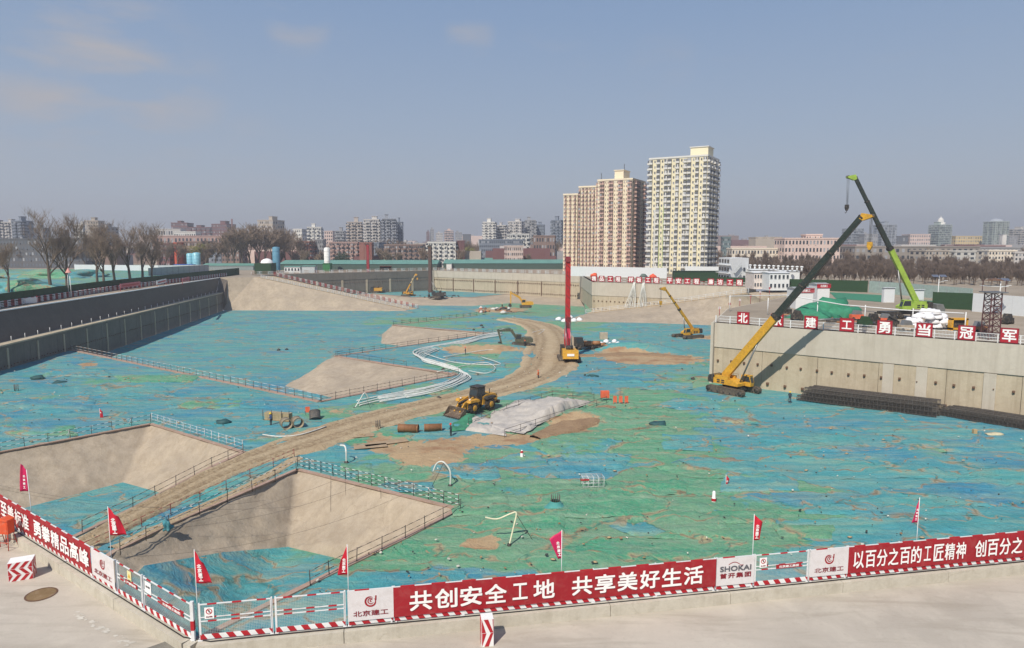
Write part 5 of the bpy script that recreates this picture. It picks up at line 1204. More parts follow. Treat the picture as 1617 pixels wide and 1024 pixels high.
# rebar cages stacked along the wall
RB = smat('rebar', 92, 88, 84, metal=.3, rough=.7, dirt=srgb(110, 80, 60), dirt_amt=.3)
def cage(o, c, L, w, h, ang):
    mb = MB(); n = 8
    for i in range(n):
        for s_, a in ((-1, 0), (1, 0)):
            mb.beam((0, (i / (n - 1) - .5) * w, h / 2 * s_ + h / 2), (L, (i / (n - 1) - .5) * w, h / 2 * s_ + h / 2), .035)
    for i in range(5):
        for s_ in (-1, 1): mb.beam((0, s_ * w / 2, h * i / 4), (L, s_ * w / 2, h * i / 4), .035)
    k = int(L / .5)
    for i in range(k + 1):
        x = L * i / k
        for s_ in (-1, 1): mb.beam((x, s_ * w / 2, 0), (x, s_ * w / 2, h), .04); mb.beam((x, -w / 2, h / 2 + s_ * h / 2), (x, w / 2, h / 2 + s_ * h / 2), .04)
        if i % 3 == 0: mb.beam((x, -w / 2, 0), (x, w / 2, h), .05)
    q = mb.build('cage', RB, o, loc=c); q.rotation_euler = (0, 0, ang); return q
def cages(label, a, b, rows, levels, w, h):
    d = b - a; o = thing('rebar_cage_stack', label, 'rebar', a, atan2(d.y, d.x), 'rebar cages stacked along the retaining wall'); L = hypot(d.x, d.y)
    for r_ in range(rows):
        for k in range(levels): cage(o, (r_ * .3 + k * .5 + random.uniform(-.3, .3), r_ * (w + .15), .12 + k * (h + .08)), L - k * .8, w, h, random.uniform(-.004, .004))
    return o
cages('long dark stack of rebar cages before the retaining wall, starting by the worker', P(1262, 632), P(1482, 660), 3, 3, 1.1, .62)
cages('lower brown stack of rebar cages running out of the picture at right', P(1484, 656), P(1700, 692), 3, 2, 1.1, .55)
# hoses
HOSE = smat('hose_white', 206, 208, 202, rough=.5, dirt=DUST, dirt_amt=.3)
def smooth(pts, k=6):
    c = [Vector(p) for p in pts]; o = []
    for i in range(len(c) - 1):
        p0, p1_, p2_, p3_ = c[max(i - 1, 0)], c[i], c[i + 1], c[min(i + 2, len(c) - 1)]
        for q in range(k):
            t = q / k; o.append(.5 * ((2 * p1_) + (-p0 + p2_) * t + (2 * p0 - 5 * p1_ + 4 * p2_ - p3_) * t * t + (-p0 + 3 * p1_ - 3 * p2_ + p3_) * t ** 3))
    return o + [c[-1]]
base = [(792, 528), (765, 533), (735, 541), (700, 548), (664, 558), (662, 567), (690, 576), (722, 586), (735, 594), (715, 607), (680, 618), (640, 626), (600, 633), (566, 641)]
for i in range(9):
    k = i - 4; pts = []
    for j, (x, y) in enumerate(base):
        w_ = 1.0 if j < 4 else 1.6
        pts.append(P(x + k * w_ * (1.2 if 4 <= j <= 8 else .3) + random.uniform(-2, 2), y + k * w_ * .75 + random.uniform(-.8, .8)) + Vector((0, 0, .25)))
    tag(MB().tube(smooth(pts[:14 - i % 3], 5), .11, 5).build('hose', HOSE), 'white hose in the long bundle winding past the middle bank', 'hose', 'white hoses in the winding bundle')
for i, (pp, lb) in enumerate((([(690, 590), (760, 575), (782, 583), (768, 592), (740, 588)], 'pale hose looping out right of the bundle'), ([(700, 566), (760, 556), (800, 552), (790, 545)], 'pale hose running right along the brown heap'), ([(670, 560), (720, 575), (790, 578), (760, 566)], 'wide loop of pale hose below the brown heap'),
        ([(415, 690), (440, 693), (475, 690), (515, 677)], 'pale blue hose along the haul road left of the pipes'), ([(840, 527), (860, 522), (850, 530)], 'short pale hose by the excavator'), ([(800, 520), (760, 530), (745, 536)], 'short white hose beside the excavator arm'))):
    tag(MB().tube(smooth([P(*q) + Vector((0, 0, .3)) for q in pp], 6), .08, 5).build('hose', HOSE), lb, 'hose')
hw = []
for i in range(13):
    t = i / 12; x0 = 1001 + (6 * t if i < 7 else 10 + 8 * t); x1 = 990 + 34 * t
    a = along(Vector((SW0.x, SW0.y, 0)), Vector((SW1.x, SW1.y, 0)), x0); b = along(Vector((SW0.x, SW0.y, -9)), Vector((SW1.x, SW1.y, -9)), x1)
    nn = Vector((-.53, -.85, 0)); pts = [a + nn * .3 + Vector((0, 0, .4)), a + nn * .9 + Vector((0, 0, -.5)), a.lerp(b, .5) + nn * (1.2 + .3 * sin(i)), b + nn * (2.2 + .5 * cos(i * 2))]
    tag(MB().tube(smooth(pts, 4), .12, 5).build('hose', HOSE), 'white hose hanging down the sign wall in the pale fan of hoses', 'hose', 'white hoses hanging down the sign wall')
# bent white pipes and small things
def bent(label, pts, r, m=HOSE, foot=True, legs=None):
    o = thing('vent_pipe', label, 'pipe', pts[0]); b0 = Vector(pts[0])
    MB().tube(smooth([Vector(p) - b0 for p in pts], 6), r, 8).build('tube', m, o)
    if foot: MB().lathe([(r * 2.6, 0), (r * 2.2, .18), (0, .2)], n=10).build('base', DRK, o)
    for l_ in (legs or []): MB().tube([Vector(l_[0]) - b0, Vector(l_[1]) - b0], .025, 5).build('leg', PB, o)
    return o
v = lambda p, h: P(*p) + Vector((0, 0, h))
bent('bent white pipe standing near the corner of the right pit', [v((547, 731), 0), v((547, 731), 1.3), v((545, 728), 1.75), v((538, 726), 1.7)], .1)
b1_ = P(711, 768); bent('large arched white pipe standing in the green netting right of the pit', [b1_, b1_ + Vector((0, 0, 1.6)), b1_ + Vector((-.7, .2, 2.5)), b1_ + Vector((-1.4, .4, 2.3)), b1_ + Vector((-1.8, .5, 1.4))], .09, legs=[(b1_ + Vector((-.7, .2, 2.4)), b1_ + Vector((-1.9, -.4, 0))), (b1_ + Vector((-.7, .2, 2.4)), b1_ + Vector((.6, .9, 0)))])
b2_ = P(804, 862); bent('leaning white pipe on a tripod in the green netting above the banner', [b2_, b2_ + Vector((.35, .3, 1.4)), b2_ + Vector((.6, .5, 2.6)), b2_ + Vector((.1, .5, 2.55)), b2_ + Vector((-1.0, .5, 2.1)), b2_ + Vector((-2.0, .5, 2.25))], .07, m=smat('pipe_cream', 214, 210, 180), legs=[(b2_ + Vector((.6, .5, 2.5)), b2_ + Vector((2.0, 1.0, 0))), (b2_ + Vector((.6, .5, 2.5)), b2_ + Vector((.2, 2.2, 0)))])
b3_ = P(560, 645); bent('white pipe on legs where the hose bundle ends', [b3_, b3_ + Vector((.8, .5, 1.3)), b3_ + Vector((1.4, .8, 2.2)), b3_ + Vector((2.0, 1.2, 1.2))], .09, legs=[(b3_ + Vector((1.4, .8, 2.2)), b3_ + Vector((2.6, -.6, 0)))])
# white wire cage, rebar stub, lamp
wc = thing('wire_cage', 'white tubular cage with red handles standing on the net', 'cage', P(935, 770), .12)
f = MB()
for x in (-1.1, -.55, 0, .55, 1.1):
    f.tube([(x, -.6, 0), (x, -.6, 1.25), (x, .6, 1.25), (x, .6, 0)], .03, 5)
for z in (.3, .65, .95, 1.25):
    for y in (-.6, .6): f.tube([(-1.1, y, z), (1.1, y, z)], .022, 5)
for y in (-.2, .2): f.tube([(-1.1, y, 1.25), (1.1, y, 1.25)], .022, 5)
f.build('frame', PW, wc); 
for z in (.05, 1.05): MB().box((-.9, -.62, z), (.9, .09, .14)).build('red_bar', RED, wc)
rs = thing('rebar_stub', 'ring of rebar stubs rising from a skirt of teal net', 'rebar', P(877, 803), 0)
for k in range(12): a = 2 * pi * k / 12; MB().tube([(cos(a) * .42, sin(a) * .42, 0), (cos(a) * .42, sin(a) * .42, 1.35)], .025, 5).build('bar', RB, rs)
MB().lathe([(1.3, .0), (.9, .22), (.6, .5), (.48, .75)], n=14).build('skirt', BN[1], rs)
for i, (px, py, lb) in enumerate(((545, 735, 'loose dark rim round the bent white pipe'), (26, 618, 'dry grey rebar stub near the left picture edge'), (597, 678, 'grey stake stub at the haul road verge'))):
    if i: s_ = thing('rebar_stub', lb, 'rebar', P(px, py)); [MB().tube([(cos(k) * .3, sin(k) * .3, 0), (cos(k) * .3, sin(k) * .3, 1.2)], .04, 5).build('bar', RB, s_) for k in range(6)]
lm = thing('marker_cone', 'small white and red lantern marker standing in a gap of the net', 'marker', P(1127, 793)); MB().lathe([(.22, 0), (.22, .4), (.16, .5), (.16, .95), (.1, 1.1), (0, 1.12)], n=12).build('body', TXW, lm); MB().lathe([(.235, .12), (.235, .4)], n=12).build('red_band', RED, lm)
lm = thing('marker_cone', 'small pale marker on a heap above the green netting', 'marker', P(824, 723)); MB().lathe([(.2, 0), (.18, .5), (.1, .9), (0, .95)], n=12).build('body', TXW, lm); MB().lathe([(.19, .6), (.12, .85)], n=12).build('red_band', RED, lm)
pp = thing('canvas_heap', 'pale crumpled canvas lying on the blue net at far right', 'canvas', P(1570, 687)); lump('fold', None, None, (0, 0, 0), (1.4, .5, .25), smat('canvas', 190, 180, 150, bump=.8), 3).parent = pp; B((-2.2, .6, .3), (.45, .4, .6)).build('bucket', smat('bucket_tan', 176, 150, 110), pp)
# rubble field beyond
for i in range(26):
    x = random.uniform(757, 808); y = random.uniform(487, 495); c = random.choice(((150, 76, 60), (170, 120, 80), (120, 90, 70), (60, 56, 54), (200, 196, 190), (176, 90, 60)))
    lump('rubble', 'lump in the field of brick-coloured rubble below the small yellow excavator', 'rubble', P(x, y), (random.uniform(.5, 1.5), random.uniform(.5, 1.2), random.uniform(.4, 1.1)), smat('rubble_%d' % c[0], *c), i, 'rubble below the small yellow excavator', sub=1)
for i in range(16):
    lump('rubble', 'small dark lump at the foot of the far dark-masted rig', 'rubble', P(random.uniform(662, 735), random.uniform(468, 471)), (.5, .4, .5), DRK, i, 'small dark lumps near the far rig', sub=1)
for i, (px, py) in enumerate(((486, 503), (445, 515), (440, 554), (453, 553), (1142, 517), (760, 515), (763, 518), (748, 522), (693, 630), (700, 585), (1095, 600), (1555, 610))):
    lump('net_bundle', 'small dark bundle lying on the netted pit floor', 'net', P(px, py, F0 if px > 600 else zlow(0, 140)), (.5, .45, .5), DRK, i * 2, 'small dark bundles on the pit floor', sub=1)
# steel plates by the road
for i, (px, py, rz_, l_) in enumerate(((605, 672, .35, 6), (560, 690, .3, 5), (610, 700, .45, 5.5), (585, 706, .3, 4))):
    tag(B((0, 0, .06), (l_, 1.5, .03)).build('steel_plate', smat('plate_dirty', 158, 136, 108, dirt=DUST)), ('dusty steel plate on the road edge farthest along', 'dusty steel plate on the road edge, left of the stub', 'dusty steel plate with a dark front edge beside the brown patch', 'dusty steel plate on the road edge nearest the pit corner')[i], 'plate', 'steel plates at the road edge').location = P(px, py) + Vector((0, 0, .04)); COL.objects[-1].rotation_euler = (0, 0, rz_)
# wires across the near pits
for i, (a, b, sag) in enumerate((((190, 840), (560, 745), 2.0), ((255, 835), (600, 752), 2.2), ((190, 880), (640, 780), 2.8), ((-10, 770), (420, 790), 2.5), ((-10, 765), (470, 800), 2.2))):
    p, q = P(a[0], a[1], -8 if i > 2 else F0 + 1), P(b[0], b[1], F0 + 1)
    tag(MB().tube([p.lerp(q, t / 14) + Vector((0, 0, -sag * 4 * (t / 14) * (1 - t / 14) * .5)) for t in range(15)], .010, 4, cap=False).build('wire', DRK), 'thin black wire sagging across the near pits', 'wire', 'thin black wires across the near pits')
for a, b in ((P(404, 771) , W(402, 876, 64.4)), (P(522, 756), P(526, 862, PF)), (P(545, 761), P(553, 866, PF)), (P(600, 776), P(612, 868, PF))):
    q_ = a.lerp(b, .5) + Vector((0, -.4, .35)); tag(MB().tube([a + Vector((0, 0, .3)), q_, b], .012, 4, cap=False).build('wire', DRK), 'thin black cable hanging down the slope of the right pit', 'wire', 'cables on the slope of the right pit')
    a = P(x, 770 + (x - 405) * .1, F0 - .3); b = P(x - 4, 868 + (x - 405) * .02, PF + .4)
# teal net tied to the rail of the right pit
tn_ = lump('tied_net', 'teal net knotted round a leaning pole on the rim of the right pit', 'net', P(266, 838) + Vector((0, 0, .2)), (.34, .3, .9), BN[0], 5.5, sub=3, nz=.9); tn_.rotation_euler = (.25, -.2, .4)
# ================================================================ rail and big characters on the right block
KW = K0
kd3 = Vector((KD.x, KD.y, 0)); kn = Vector((KD.y, -KD.x, 0)); kang = atan2(KD.y, KD.x)
kr = thing('guard_rail', 'white steel rail with pickets along the top of the right retaining wall', 'railing', (K0.x, K0.y, 0), kang)
for i in range(30):
    x = .4 + i * 2.6
    if x < 78: MB().box((x, .35, .65), (.16, .16, 1.3)).build('post', PIPEW, kr)
for z in (.25, .7, 1.25): B((40, .35, z), (78, .05, .07)).build('rail', PIPEW, kr)
mb = MB()
for i in range(430): mb.box((.5 + i * .18, .35, .75), (.022, .022, 1.0))
mb.build('pickets', PIPEW, kr, kind='stuff')
def char_board(ch, p, ang, s, label, group):
    o = thing('character_board', label, 'sign', p, ang, group); B((0, 0, s / 2), (s, .12, s)).build('board', TXR2, o)
    for k_, (c, d) in enumerate((((0, -.065, s * .965), (s, .03, s * .05)), ((0, -.065, s * .035), (s, .03, s * .05)), ((-s * .475, -.065, s / 2), (s * .04, .03, s)), ((s * .475, -.065, s / 2), (s * .04, .03, s)))): B(c, d).build('frame', TXR, o)
    me = text_mesh(ch, s * (.64 if ch == '工' else .72), s * (.6 if ch == '工' else .76), TXW, bold=.017); obj('character', me, o, loc=(0, -.09, s * .5)); return o
TXR2 = smat('board_red', 168, 24, 40, var=.05, rough=.5)
K3 = lambda px: along(Vector((K0.x, K0.y, 0)), Vector((K1.x, K1.y, 0)), px)
ORD = ('first', 'second', 'third', 'fourth', 'fifth', 'sixth', 'seventh', 'last')
for ch, x0, x1 in zip('北京建工勇当冠军', (1163, 1216, 1269, 1325, 1384, 1446, 1511, 1578), (1184, 1238, 1292, 1349, 1409, 1472, 1540, 1608)):
    p0, p1_ = K3(x0), K3(x1); s = (p1_ - p0).length
    char_board(ch, (p0 + p1_) / 2 + kn * .1 + Vector((0, 0, .1)), kang, 2.15, ORD['北京建工勇当冠军'.index(ch)] + ' big red character board from the left on the near right wall rail, reading ' + ch, 'big character boards on the right retaining wall')
B3 = lambda px: along(Vector((SW0.x, SW0.y, 0)), Vector((SW1.x, SW1.y, 0)), px)
sd = (SW1 - SW0).normalized(); sang = atan2(sd.y, sd.x)
px = [938, 950, 963.5, 976, 996, 1009, 1023, 1036, 1057, 1071, 1085, 1099.5, 1122, 1136.5, 1152, 1167]
far_l = ['first', 'second', 'third', 'fourth']
wd_ = ['leftmost word', 'second word', 'third word', 'rightmost word']
for i, (ch, x) in enumerate(zip('精品工程样板工程平安工程廉洁工程', px)):
    char_board(ch, B3(x) + Vector((0, -.3, .3)), sang, 2.2, 'small red board with white ' + ch + ', ' + far_l[i % 4] + ' board of the ' + wd_[i // 4] + ' on the far sign wall', 'small character boards on the far sign wall')
rail_line('white and red rail behind the small character boards of the far sign wall', [Vector((SW0.x, SW0.y, 0)), Vector((SW1.x, SW1.y, 0))], h=1.4, every=3, mats=[PW, PR], rails=(.5, 1.4), r=.08, dl=1.5, postm=PW)
rail_line('pink and white rail along the top of the long far wall', [Vector((FC.x, FC.y, 0)), Vector((FR.x, FR.y, 0))], h=1.5, every=4, mats=[PW, SHOTP], rails=(.4, .9, 1.5), r=.1, dl=2.5, postm=PW)
rail_line('pale rail along the top of the shaded far wall', [Vector((FL.x, FL.y, 0)), Vector((FC.x, FC.y, 0))], h=1.5, every=4, mats=[SHOTP, PW], rails=(.4, .9, 1.5), r=.1, dl=2.5, postm=PW)

# scraps and small litter strewn over the netting
lit = MB(); rl = random.Random(12)
for i in range(1500):
    px_ = rl.uniform(-20, 1640); py_ = 500 + 440 * rl.random() ** 1.6; p = P(px_, py_)
    if not inside(plat, p.x, p.y) or inside(p1r, p.x, p.y) or inside(p2r, p.x, p.y): continue
    s_ = rl.uniform(.05, .22) * (1 + (py_ < 620) * .6); lit.cur = rl.choice((0, 0, 1, 1, 2, 3)); lit.box((p.x, p.y, F0 + .22 + fold_h(p.x, p.y)), (s_, s_ * rl.uniform(.3, 1), s_ * .4), M=Euler((rl.uniform(-.5, .5), rl.uniform(-.5, .5), rl.uniform(0, 3))).to_matrix())
lit.build('litter', [SOILL := smat('clod', 150, 124, 92), smat('scrap_dark', 60, 66, 62), smat('scrap_pale', 206, 200, 188), smat('scrap_wood', 140, 110, 76)], kind='stuff')
# sand bags and weights holding the netting down
wgt = 0
for i in range(60):
    px_ = rl.uniform(0, 1617); py_ = rl.uniform(520, 930); p = P(px_, py_)
    if not inside(plat, p.x, p.y) or inside(p1r, p.x, p.y) or inside(p2r, p.x, p.y): continue
    lump('sandbag', 'small tan sandbag weighing down the netting on the pit floor', 'sandbag', Vector((p.x, p.y, F0 + .1 + fold_h(p.x, p.y))), (.26, .17, .11), smat('sandbag', 168, 146, 112), i, 'sandbags on the netting', sub=1); wgt += 1
person('worker in orange vest walking on the haul road behind the wheel loader', P(850, 600), 1.0, (206, 96, 40), (220, 220, 220))
person('worker in dark clothes by the rusty pipes at the road', P(712, 690), 2.0, (44, 48, 60), (206, 60, 50))
person('worker in blue by the brick pallet left of the road', P(428, 672), 2.4, (50, 70, 110), (214, 180, 40))
# ================================================================ upper level round the pit and the city
HGR = smat('hoarding_green', 34, 62, 36, rough=.9, bump=.6, bscale=6); HGL = smat('hoarding_pale', 150, 168, 162); HWH = smat('hoarding_white', 206, 210, 212, var=.03); HGY = smat('hoarding_grey', 150, 154, 156)
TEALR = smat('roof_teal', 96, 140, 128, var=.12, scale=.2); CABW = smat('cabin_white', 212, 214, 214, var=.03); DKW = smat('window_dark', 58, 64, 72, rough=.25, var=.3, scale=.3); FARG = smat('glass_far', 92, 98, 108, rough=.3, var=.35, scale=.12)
def hoarding(label, pts, h, m, post=3.0, mp=None, top=None, group=None, z=0):
    o = thing('hoarding', label, 'fence', pts[0], 0, group); org = Vector(pts[0])
    for a, b in zip(pts, pts[1:]):
        a = Vector(a) - org; b = Vector(b) - org; l = (b - a).length; k = max(1, min(40, round(l / post))); ang = atan2(b.y - a.y, b.x - a.x)
        me = MB().box((0, 0, h / 2), (l / k - .06, .08, h)).mesh('panel', m); pm = MB().box((0, 0, h / 2), (.12, .16, h + .1)).mesh('post', mp or m)
        for i in range(k): obj('panel', me, o, loc=a.lerp(b, (i + .5) / k), rz=ang); obj('post', pm, o, loc=a.lerp(b, i / k), rz=ang)
    return o
G = lambda px, py: P(px, py, 0)
def shed(name, label, cat, x0, x1, yb, h, dep, m, roof, rise=.6, win=0, floors=1, rz=None, group=None, band=None, stair=False):
    a, b = G(x0, yb), G(x1, yb if not isinstance(yb, tuple) else yb[1]); d = b - a; L = d.length; ang = atan2(d.y, d.x)
    o = thing(name, label, cat, a, ang, group); B((L / 2, dep / 2, h / 2), (L, dep, h)).build('wall', m, o)
    MB().prism([(-dep / 2 - .3, 0), (dep / 2 + .3, 0), (0, rise)], 0, L + .4, M=Matrix.Rotation(-pi / 2, 3, 'Z'), T=(-.2, dep / 2, h)).build('roof', roof, o)
    if win:
        wm = MB().box((0, -.03, 0), (L / win * .5, .08, h / floors * .42)).mesh('window', DKW); fm = MB().box((0, -.05, -h / floors * .24), (L / win * .6, .12, .06)).mesh('sill', m)
        for f in range(floors):
            for i in range(win): w = obj('window', wm, o, loc=((i + .5) * L / win, 0, (f + .55) * h / floors)); obj('sill', fm, w)
    if band: B((L / 2, -.05, h - .3), (L + .1, .1, .7)).build('band', band, o)
    return o
# --- left side
rail_line('row of white and red barrier rails along the top of the left wall', [G(-60, 500), G(0, 487), G(180, 459.5), G(358, 436.5)], h=1.5, every=3, mats=[PW, PR], rails=(.25, .6, .95, 1.4), r=.13, dl=1.4, postm=PW)
for i, (x0, x1, y) in enumerate(((8, 60, 478), (62, 84, 470), (125, 155, 460), (190, 222, 454), (248, 266, 448), (288, 303, 444))):
    a, b = G(x0, y + 6), G(x1, y + 1); d = b - a; L = min(d.length, 16)
    o = thing('notice_board', ('long white barrier board nearest the camera on the left road', 'dark roofed notice board on the left road', 'red and white banner board below the second big tree', 'pink notice board on legs left of the white one', 'white notice board on legs before the green hoarding', 'last pink notice board before the corner of the left wall')[i], 'board', a, atan2(d.y, d.x), 'boards along the left road')
    B((L / 2, 0, 1.5 if i else .8), (L, .12, 1.3)).build('panel', (CABW, smat('roof_slate', 96, 96, 104), BANW, smat('board_pink', 190, 110, 116), CABW, smat('board_pink', 190, 110, 116))[i], o)
    for x in (.2, L - .2): B((x, 0, .9), (.15, .15, 1.8)).build('leg', PR, o)
    B((L / 2, -.08, 1.5), (L * .8, .02, .5)).build('text_strip', TXR2, o) if i not in (0,) else None
hoarding('long dark green hedge-like hoarding behind the left road', [G(-90, 503), G(0, 487), G(150, 463), G(250, 450), G(378, 434)], 3.2, HGR, 5)
for i, (x, y) in enumerate(((24, 478), (56, 474), (86, 471), (118, 466), (152, 462))):
    o = thing('gas_bottle_sign' if False else 'road_marker', 'small red and white road marker post on the left road', 'marker', G(x, y), 0, 'road markers on the left road'); MB().tube([(0, 0, 0), (0, 0, 1.6)], .18, 8).build('post', RED, o); MB().lathe([(.35, 0), (0, .7)], (0, 0, 1.5), 10).build('cap', TXW, o)
# pointed sentry mast
mt_ = thing('signal_mast', 'thin lattice mast with a pink pointed cap behind the left road', 'mast', G(111, 470)); 
for s_ in ((-.4, 0), (.4, 0), (0, .5)): MB().tube([(s_[0], s_[1], 0), (s_[0] * .7, s_[1] * .7, 6.6)], .06, 5).build('leg', PIPEW, mt_)
MB().lathe([(.75, 6.6), (0, 8.0)], n=12).build('cap', smat('cap_pink', 212, 150, 140), mt_)
lsheet = flat_sheet('netted_field', [(-420, 150), (-132, 148), (-130, 240), (-150, 330), (-190, 400), (-430, 400)], [], NET, z=.02)
for i, (cx_, cy_, s_) in enumerate(((-200, 300, 24), (-150, 210, 12), (-260, 260, 30))):
    lump('netted_mound', ('low mound of soil under teal net between the big bare trees', 'small netted mound close behind the dark green hoarding', 'wide netted mound at the left picture edge')[i], 'mound', (cx_, cy_, 0), (s_, s_ * .5, 3.2), NET, i, 'netted mounds on the left', sub=4, nz=.4)
hoarding('row of white and blue hoarding panels beyond the netted field at left', [G(118, 426.5), G(250, 428), G(322, 427)], 3.0, HWH, 4)
shed('site_shed', 'bright blue site shed between the trees and the pale tanks', 'shed', 274, 302, 427, 3.0, 6, smat('shed_blue', 40, 84, 160), smat('shed_blue', 40, 84, 160), .3)
hoarding('grey panel hoarding with dark posts before the blue shed', [G(235, 436), G(330, 429)], 3.6, HGY, 5, smat('post_dark', 60, 64, 70))
shed('site_shed', 'long pale teal roofed shed right of the tanks', 'shed', 318, 400, 427, 2.5, 14, smat('shed_grey', 130, 140, 140), TEALR, 1.2)
TANK = smat('tank_cyan', 128, 186, 200, rough=.4)
def silo(label, px, yb, ytop, w, m, group=None, base=None, d=None):
    p = G(px, yb); zt = W(px, ytop, p.y).z; r = w * p.y / FPX / 2; o = thing('silo', label, 'silo', p, 0, group)
    MB().lathe([(r, 1.0), (r, zt - .6), (r * .7, zt - .1), (0, zt)], n=20).build('shell', m, o)
    for k in range(4): MB().lathe([(r + .05, 1 + (zt - 2) * (k + .5) / 4), (r + .05, 1.15 + (zt - 2) * (k + .5) / 4)], n=20).build('hoop', m, o); a = pi / 2 * k + .7; MB().tube([(cos(a) * r * .8, sin(a) * r * .8, 0), (cos(a) * r * .8, sin(a) * r * .8, 1.2)], .15, 5).build('leg', DRK, o)
    MB().beam((r + .1, 0, .5), (r + .1, 0, zt), .12).build('ladder', m, o); return o
silo('left one of the two pale cyan tanks behind the left road', 301, 426, 400, 10, TANK, 'pale cyan tanks'); silo('right one of the two pale cyan tanks behind the left road', 311, 426, 399, 12, TANK, 'pale cyan tanks')
silo('tall steel-blue silo beside the dark green block', 437, 430, 390, 11, smat('silo_blue', 84, 134, 158), None); silo('tall white silo standing above the green box behind the shaded wall', 517, 428, 391, 9, smat('silo_white', 222, 222, 218), None)
o = thing('netted_block', 'dark green netted box structure left of the steel-blue silo', 'structure', G(402, 433)); a = G(428, 433) - G(402, 433); B((a.x / 2, 4, 2.6), (a.x, 8, 5.2)).build('wall', HGR, o); MB().lathe([(3, 5.2), (2.6, 6.4), (1.4, 7.2), (0, 7.5)], (a.x * .6, 4, 0), 14).build('dome', TXW, o)
shed('site_shed', 'green box shed under the white silo', 'shed', 510, 521, 429, 4.2, 5, smat('shed_green', 40, 110, 60), smat('shed_green', 40, 110, 60), .2)
shed('site_cabin', 'white cabin with dark windows left of the white silo', 'cabin', 449, 474, 431, 3.0, 5, CABW, TEALR, .4, 5); shed('site_cabin', 'plain grey-white cabin nearer the white silo', 'cabin', 477, 497, 431, 3.2, 5, smat('cabin_grey', 176, 182, 184), TEALR, .4)
for i in range(3):
    shed('long_shed', ('long green-roofed shed left of the far dark rig', 'long green-roofed shed behind the long far wall', 'low green shed behind the first one')[i], 'shed', (440, 700, 540)[i], (690, 920, 800)[i], (427, 425.5, 421)[i], 3.4, 26, smat('shed_dark', 62, 82, 74), TEALR, 2.0, group='long green-roofed sheds')
for i, (x, y, w, c, lb) in enumerate(((625, 424, 10, (222, 224, 226), 'small white roof cabin on the green sheds, left of the dark rig'), (705, 426, 8, (210, 208, 204), 'pale round-ended cabin right of the dark rig mast'), (727, 425, 8, (226, 226, 220), 'small white cabin by the far wall, right of the dark rig'), (760, 415, 30, (170, 104, 76), 'low brick-brown hut behind the green sheds'), (862, 413, 12, (230, 230, 230), 'small white hut behind the green sheds'), (572, 426.5, 12, (170, 90, 80), 'rust-red container on the far wall top left of the red mast'), (600, 427, 18, (180, 76, 60), 'red container row on the far wall top right of the red mast'))):
    shed('site_cabin', lb, 'cabin', x, x + w, y, 3.4 if i < 5 else 2.2, 5, smat('cab_%d_%d' % (c[0], c[1]), *c), TEALR if i < 3 else smat('cab_%d_%d' % (c[0], c[1]), *c), .5)
# --- behind the far walls
hoarding('long white panel hoarding behind the small character boards', [G(897, 436), G(1053, 440)], 4.4, HWH, 6)
for i, (x, y, c, lb) in enumerate(((938, 440, (216, 90, 50), 'orange machine part before the white hoarding, left end'), (1031, 442, (214, 84, 52), 'orange reel before the white hoarding, right end'), (1016, 441, (90, 104, 98), 'grey box before the white hoarding'))):
    lump('equipment', lb, 'equipment', G(x, y) + Vector((0, 0, .8)), (1.6, 1.0, 1.5), smat('eq_%d' % c[0], *c), i, sub=2, nz=.3)
shed('site_shed', 'long low dark green hoarding shed right of the white hoarding', 'shed', 1065, 1135, 441, 3.2, 4, HGR, HGR, .2); hoarding('white upper fence above the green shed near the white office', [G(1082, 434), G(1160, 436)], 4.0, HWH, 6)
hoarding('green hedge hoarding below the white office block', [G(1104, 446), G(1192, 449)], 2.2, HGR, 4)
# white site office, three floors with outside stair
a, b, c = G(1134, 444), G(1151, 447), G(1181, 446); of = thing('site_office', 'white three-storey site office with galleries and an outside stair', 'building', a, 0)
def quadbox(a, b, c, h):  # footprint parallelogram a-b-c
    d = a + (c - b); lo_ = [a, b, c, d]; return MB().add([p - a for p in lo_] + [p - a + Vector((0, 0, h)) for p in lo_], [(0, 1, 5, 4), (1, 2, 6, 5), (2, 3, 7, 6), (3, 0, 4, 7), (4, 5, 6, 7)])
H_ = W(1165, 408, b.y).z; quadbox(a, b, c, H_).build('wall', CABW, of); e1 = (b - a); e2 = (c - b); B(((e1 + e2) / 2 + Vector((0, 0, H_ + .1))), (e1.length * .2, 1, .1)) 
for f in range(3):
    z = H_ * (f + .15) / 3
    for k in range(4):
        p = e1 * ((k + .5) / 4); w = MB().box((0, 0, 0), (e1.length / 4 * .62, .1, H_ / 3 * .45)).build('window', DKW, of, loc=p + Vector((-.05, -.05, z + H_ / 3 * .45)), rz=atan2(e1.y, e1.x))
    B((0, 0, 0), (e1.length + .8, 1.6, .18)).build('gallery', CABW, of, loc=e1 / 2 + Vector((-.4, -.6, z)), rz=atan2(e1.y, e1.x))
for f in range(2):
    q0_ = e1 + e2 * (.15 + .1 * f) + Vector((0, -.5, H_ * (f + .15) / 3)); q1_ = e1 + e2 * .6 + Vector((0, -.5, H_ * (f + 1.15) / 3)); MB().beam(q0_, q1_, .9, .15).beam(q0_ + Vector((0, 0, 1)), q1_ + Vector((0, 0, 1)), .06).build('stair', HGY, of); w = B((0, 0, 0), (1.2, .1, 1.4)).build('window', DKW, of, loc=e1 + e2 * .75 + Vector((0, -.05, H_ * (f + .6) / 3)))
